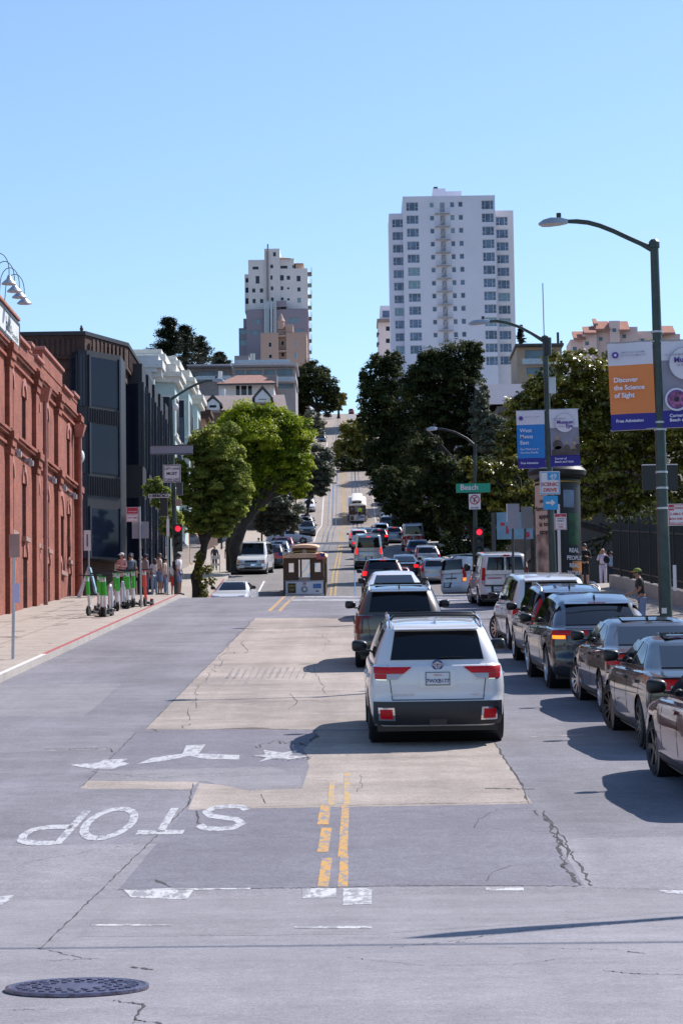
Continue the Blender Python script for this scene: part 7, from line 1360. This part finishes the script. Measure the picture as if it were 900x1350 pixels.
# ================================================================ PEOPLE
def chain_mesh(name, verts, edges, rad, mat, parent, sub=1, root=0):
    me = bpy.data.meshes.new(name); me.from_pydata(verts, edges, []); me.update(); o = bpy.data.objects.new(name, me); COL.objects.link(o); o.parent = parent
    sk_ = o.modifiers.new('s', 'SKIN'); me.skin_vertices.new() if hasattr(me.skin_vertices, 'new') else None
    if not me.skin_vertices:
        bm_ = bmesh.new(); bm_.from_mesh(me); bm_.verts.layers.skin.verify(); bm_.to_mesh(me); bm_.free()
    for i, r in enumerate(rad): me.skin_vertices[0].data[i].radius = r if isinstance(r, tuple) else (r, r)
    me.skin_vertices[0].data[root].use_root = True; sk_.use_smooth_shade = True
    if sub: o.modifiers.new('u', 'SUBSURF').levels = sub; o.modifiers[-1].render_levels = sub
    me.materials.append(mat); return o
import bmesh
skins = [M('skin_light', (.42, .24, .17), .6, var=0), M('skin_tan', (.26, .13, .085), .6, var=0)]; hairs = {'black': M('hair_black', (.012, .01, .01), .6), 'brown': M('hair_brown', (.05, .03, .018), .6), 'blond': M('hair_blond', (.45, .30, .17), .6)}
def cloth(n, c): return M('cloth_'+n, c, .85, var=.12, scale=8)
shoe = M('shoe', (.05, .05, .055), .6); shoew = M('white_shoe', (.55, .55, .55), .6)
def person(px, py, Y, label, h=1.72, rz=0, top=None, bottom=None, shorts=False, hair='black', long=False, hat=None, arms='down', sk=0, sleeves=False, backpack=None, bag=None, lean=0, dress=False, z=None, shoes=None, brim=None, group=None):
    p = at(px, py, Y); p.z = Hg(Y)+.14 if z is None else z; o = thing('person', label, 'person', p, rz, group); k = h/1.72; S_ = lambda v_: (v_[0]*k, (v_[1]+lean*max(0, v_[2]-.95))*k, v_[2]*k)
    J = {'pel': (0, 0, .96), 'wai': (0, 0, 1.10), 'che': (0, .0, 1.28), 'nkb': (0, -.01, 1.43), 'nk': (0, 0, 1.50), 'hd': (0, .02, 1.58), 'ht': (0, .01, 1.66)}
    arm = {'down': ((.23, -.01, 1.14), (.24, .05, .90)), 'fold': ((.22, -.02, 1.15), (.08, .22, 1.18)), 'phone': ((.22, .02, 1.14), (.12, .30, 1.20)), 'up': ((.24, .05, 1.18), (.15, .1, 1.45)), 'reach': ((.22, .08, 1.15), (.18, .34, 1.06))}[arms]
    V, E, Rd, ix = [], [], [], {}
    def a(n_, co, r, par=None): ix[n_] = len(V); V.append(S_(co)); Rd.append(tuple(q_*k for q_ in r) if isinstance(r, tuple) else r*k); E.append((ix[par], ix[n_])) if par else None
    a('pel', J['pel'], (.145, .10)); a('wai', J['wai'], (.125, .09), 'pel'); a('che', J['che'], (.155, .10), 'wai'); a('nkb', J['nkb'], (.09, .07), 'che'); a('nk', J['nk'], .05, 'nkb'); a('hd', J['hd'], (.078, .092), 'nk'); a('ht', J['ht'], (.062, .075), 'hd')
    for n_, sg in (('l', -1), ('r', 1)):
        a('sh'+n_, (sg*.175, 0, 1.39), .052, 'che' if False else 'nkb'); a('el'+n_, (sg*arm[0][0], arm[0][1], arm[0][2]), .040, 'sh'+n_); w_ = (sg*arm[1][0], arm[1][1], arm[1][2]); a('wr'+n_, w_, .027, 'el'+n_)
        e_ = Vector((sg*arm[0][0], *arm[0][1:])); d = (Vector(w_)-e_).normalized(); pm = Vector(w_)+d*.07; a('pa'+n_, tuple(pm), (.034, .018), 'wr'+n_)
        side = d.cross(Vector((0, 0, 1) if abs(d.z) < .8 else (0, 1, 0))).normalized()
        for f_ in range(4): b_ = pm+side*(f_-1.5)*.019+d*.03; a(f'f{n_}{f_}a', tuple(b_), .009, 'pa'+n_); a(f'f{n_}{f_}b', tuple(b_+d*(.055, .065, .06, .045)[f_]+Vector((0, .012, -.01))), .007, f'f{n_}{f_}a')
        a('th'+n_, tuple(pm+side*.04-d*.01), .010, 'pa'+n_); a('tt'+n_, tuple(pm+side*.055+d*.03), .008, 'th'+n_)
        a('hi'+n_, (sg*.085, 0, .90), .088, 'pel'); a('kn'+n_, (sg*.10, .02 if n_ == 'l' else .05, .50), .055, 'hi'+n_); a('an'+n_, (sg*.11, -.01 if n_ == 'l' else .03, .09), .036, 'kn'+n_); a('to'+n_, (sg*.12, .12 if n_ == 'l' else .16, .035), .03, 'an'+n_)
    chain_mesh('body', V, E, Rd, skins[sk], o)
    def sub_(names, add, name, mat, over={}):
        nm = [n_ for n_ in names]; vv = [over.get(n_, V[ix[n_]]) for n_ in nm]; ee = [(nm.index([q_ for q_ in ix if ix[q_] == e0][0]), nm.index([q_ for q_ in ix if ix[q_] == e1][0])) for e0, e1 in E if [q_ for q_ in ix if ix[q_] == e0][0] in nm and [q_ for q_ in ix if ix[q_] == e1][0] in nm]
        rr = [tuple(q_+add for q_ in Rd[ix[n_]]) if isinstance(Rd[ix[n_]], tuple) else Rd[ix[n_]]+add for n_ in nm]; chain_mesh(name, vv, ee, rr, mat, o)
    mid = lambda p_, q_, t: tuple(Vector(V[ix[p_]]).lerp(Vector(V[ix[q_]]), t))
    ov = {} if sleeves else {'ell': mid('shl', 'ell', .75), 'elr': mid('shr', 'elr', .75)}
    tn_ = ['pel', 'wai', 'che', 'nkb', 'shl', 'shr', 'ell', 'elr']+(['wrl', 'wrr'] if sleeves else [])
    if sleeves: ov = {'wrl': mid('ell', 'wrl', .92), 'wrr': mid('elr', 'wrr', .92)}
    sub_(tn_, .016, 'shirt', top, ov)
    svp = Rd[ix['pel']]; Rd[ix['pel']] = (.10*k, .075*k); Rd[ix['hil']] = Rd[ix['hir']] = .078*k; lg = ['pel', 'hil', 'hir', 'knl', 'knr']+([] if shorts else ['anl', 'anr']); sub_(lg, .02, 'shorts' if shorts else 'trousers', bottom)
    for n_ in 'lr': q_, t_ = V[ix['an'+n_]], V[ix['to'+n_]]; MB().ball(((q_[0]+t_[0])/2, (q_[1]+t_[1])/2, .05*k), (.05*k, .145*k, .055*k), 10, 6).build('shoe', shoes or shoe, o, smooth=True)
    hc = Vector(V[ix['hd']]); fy = hc.y+.088*k
    MB().ball((hc.x, hc.y-.02*k, hc.z+.045*k), (.090*k, .102*k, .088*k), 12, 8).build('hair', hairs[hair], o, smooth=True)
    if long: MB().ball((hc.x, hc.y-.06*k, hc.z-.05*k), (.10*k, .07*k, .15*k), 10, 8).build('long_hair', hairs[hair], o, smooth=True)
    for sg in (-1, 1): MB().ball((hc.x+sg*.03*k, fy-.006*k, hc.z+.012*k), .010*k, 6, 4).build('eye', ksign, o); MB().ball((hc.x+sg*.083*k, hc.y, hc.z), (.012*k, .02*k, .03*k), 6, 4).build('ear', skins[sk], o)
    MB().ball((hc.x, fy+.006*k, hc.z-.015*k), (.011*k, .018*k, .02*k), 6, 5).build('nose', skins[sk], o); MB().ball((hc.x, fy-.008*k, hc.z-.05*k), (.022*k, .008*k, .006*k), 6, 4).build('mouth', M('lips', (.25, .07, .06), .5, var=0), o)
    if hat:
        MB().ball((hc.x, hc.y-.01*k, hc.z+.075*k), (.10*k, .112*k, .075*k), 12, 8).build('cap', hat, o, smooth=True)
        MB().prism([(hc.x-.07*k, fy-.02, hc.z+.06*k), (hc.x+.07*k, fy-.02, hc.z+.06*k), (hc.x+.055*k, fy+.085*k, hc.z+.045*k), (hc.x-.055*k, fy+.085*k, hc.z+.045*k)], (0, 0, .012)).build('cap_brim', brim or hat, o)
    if backpack: MB().ball((0, (-.17+lean*.3)*k, 1.22*k), (.15*k, .10*k, .21*k), 10, 8).build('backpack_shell', backpack, o, smooth=True)
    if bag: p_ = V[ix['wrl']]; MB().ball((p_[0]-.02, p_[1], p_[2]-.22), (.14, .10, .17), 10, 8).build('bag', bag, o, smooth=True)
    if dress: MB().lathe([(.14*k, 1.12*k), (.17*k, 1.0*k), (.20*k, .80*k), (.22*k, .74*k), (.19*k, .74*k), (.13*k, 1.1*k)], 14).build('tunic', top, o, smooth=True)
    return o
pinkc = cloth('pink', (.62, .33, .31)); slatec = cloth('slate', (.09, .13, .17)); whc = cloth('white', (.62, .58, .60)); blkc = cloth('black', (.012, .012, .015)); jean = cloth('jeans', (.12, .17, .30)); ljean = cloth('light_jeans', (.28, .36, .48)); navyc = cloth('navy', (.03, .04, .08)); greyc = cloth('grey', (.25, .22, .24)); tanc = cloth('tan', (.5, .40, .33)); redc = cloth('red', (.55, .03, .04)); lilac = cloth('lilac', (.66, .58, .72)); orangec = cloth('orange', (.6, .2, .03)); yelc = cloth('safety_yellow', (.5, .75, .05))
PG = 'people waiting at the left corner'
PE = [((161, 783, 98), 'woman in a pink long sleeved top standing above the scooters', dict(top=pinkc, bottom=blkc, hair='black', long=True, arms='fold', sleeves=True, rz=R(150), dress=True, hat=whc)),
 ((172.5, 783, 98), 'man in a slate blue shirt next to the woman in pink', dict(top=slatec, bottom=navyc, hair='brown', rz=R(200), h=1.66)),
 ((173, 783, 103), 'person in a dark cap behind the slate shirted man, slightly taller', dict(top=blkc, bottom=blkc, hat=navyc, h=1.9, rz=R(190))),
 ((192, 783, 99), 'man in a pale shirt and dark cap right of the tow away sign post', dict(top=greyc, bottom=slatec, hat=navyc, rz=R(-60), sleeves=True, h=1.7)),
 ((186, 783, 101), 'dark haired person in black behind the pale shirted man', dict(top=blkc, bottom=blkc, h=1.68, rz=R(20))),
 ((204, 783, 101), 'woman in white top and light blue jeans', dict(top=whc, bottom=ljean, hair='brown', long=True, rz=R(30), h=1.6)),
 ((210.5, 783, 99), 'man in a beige T-shirt and blue shorts holding a dark bag', dict(top=tanc, bottom=jean, shorts=True, hair='brown', rz=R(-70), bag=blkc, sk=1, h=1.74)),
 ((217.5, 783, 101), 'woman in a cream cardigan and blue jeans beside the beige shirted man', dict(top=tanc, bottom=jean, hair='black', long=True, rz=R(-100), sleeves=True, h=1.62)),
 ((236, 783, 100), 'man in a white shirt, blue shorts and dark backpack beyond the corner pole', dict(top=whc, bottom=jean, shorts=True, hair='black', rz=R(-110), backpack=blkc, h=1.76, sk=1)),
 ((230, 783, 104), 'person in a red skirt mostly hidden by the corner pole', dict(top=whc, bottom=redc, shorts=True, hair='brown', h=1.6))]
for q_, lb, kw in PE: person(*q_, lb, group=PG, **kw)
person(771, 775, 97, 'man in a black hooded top and shorts walking on the right sidewalk', top=blkc, bottom=blkc, shorts=True, hair='brown', rz=R(170), sleeves=True, h=1.85, shoes=shoew, z=at(771, 777, 97).z, arms='phone')
person(795, 773, 101, 'blond woman in a white blouse and white trousers with a black shoulder bag', top=lilac, bottom=lilac, hair='blond', long=True, rz=R(180), sleeves=True, h=1.58, arms='up', bag=blkc, shoes=shoew, z=at(795, 773, 101).z, sk=0)
person(806, 773, 104, 'person in a light blue jacket partly hidden behind the blond woman', top=cloth('light_blue', (.25, .42, .6)), bottom=navyc, hair='brown', rz=R(180), sleeves=True, h=1.5, z=at(806, 773, 104).z)
person(848, 842, 60.5, 'man in a black T-shirt and yellow green cap looking down by the parked cars', top=blkc, bottom=jean, hat=cloth('cap_green', (.16, .2, .03)), brim=cloth('cap_orange', (.6, .2, .03)), hair='black', rz=R(95), arms='reach', sk=1, lean=.18, h=1.66)
person(687, 790, 86, 'person in a red top standing behind the white cargo van', top=redc, bottom=blkc, hair='brown', long=True, rz=R(60), h=1.68, backpack=cloth('brown_bag', (.2, .1, .04)))
person(283, 742, 165, 'person in dark clothes walking under the ficus tree', top=navyc, bottom=navyc, hair='blond', h=1.7, sleeves=True)
person(301, 742, 168, 'dark clothed person beside the ficus trunk', top=blkc, bottom=blkc, h=1.75)
person(341, 716, 190, 'worker in a safety yellow vest standing behind the old white van', top=yelc, bottom=navyc, h=1.75, hair='black')
pz = at(474, 690, 331.0); person(474, 690, 328.2, 'conductor in a safety yellow vest on the back of the uphill cable car', top=yelc, bottom=navyc, z=Hg(331)+.5, sleeves=True)
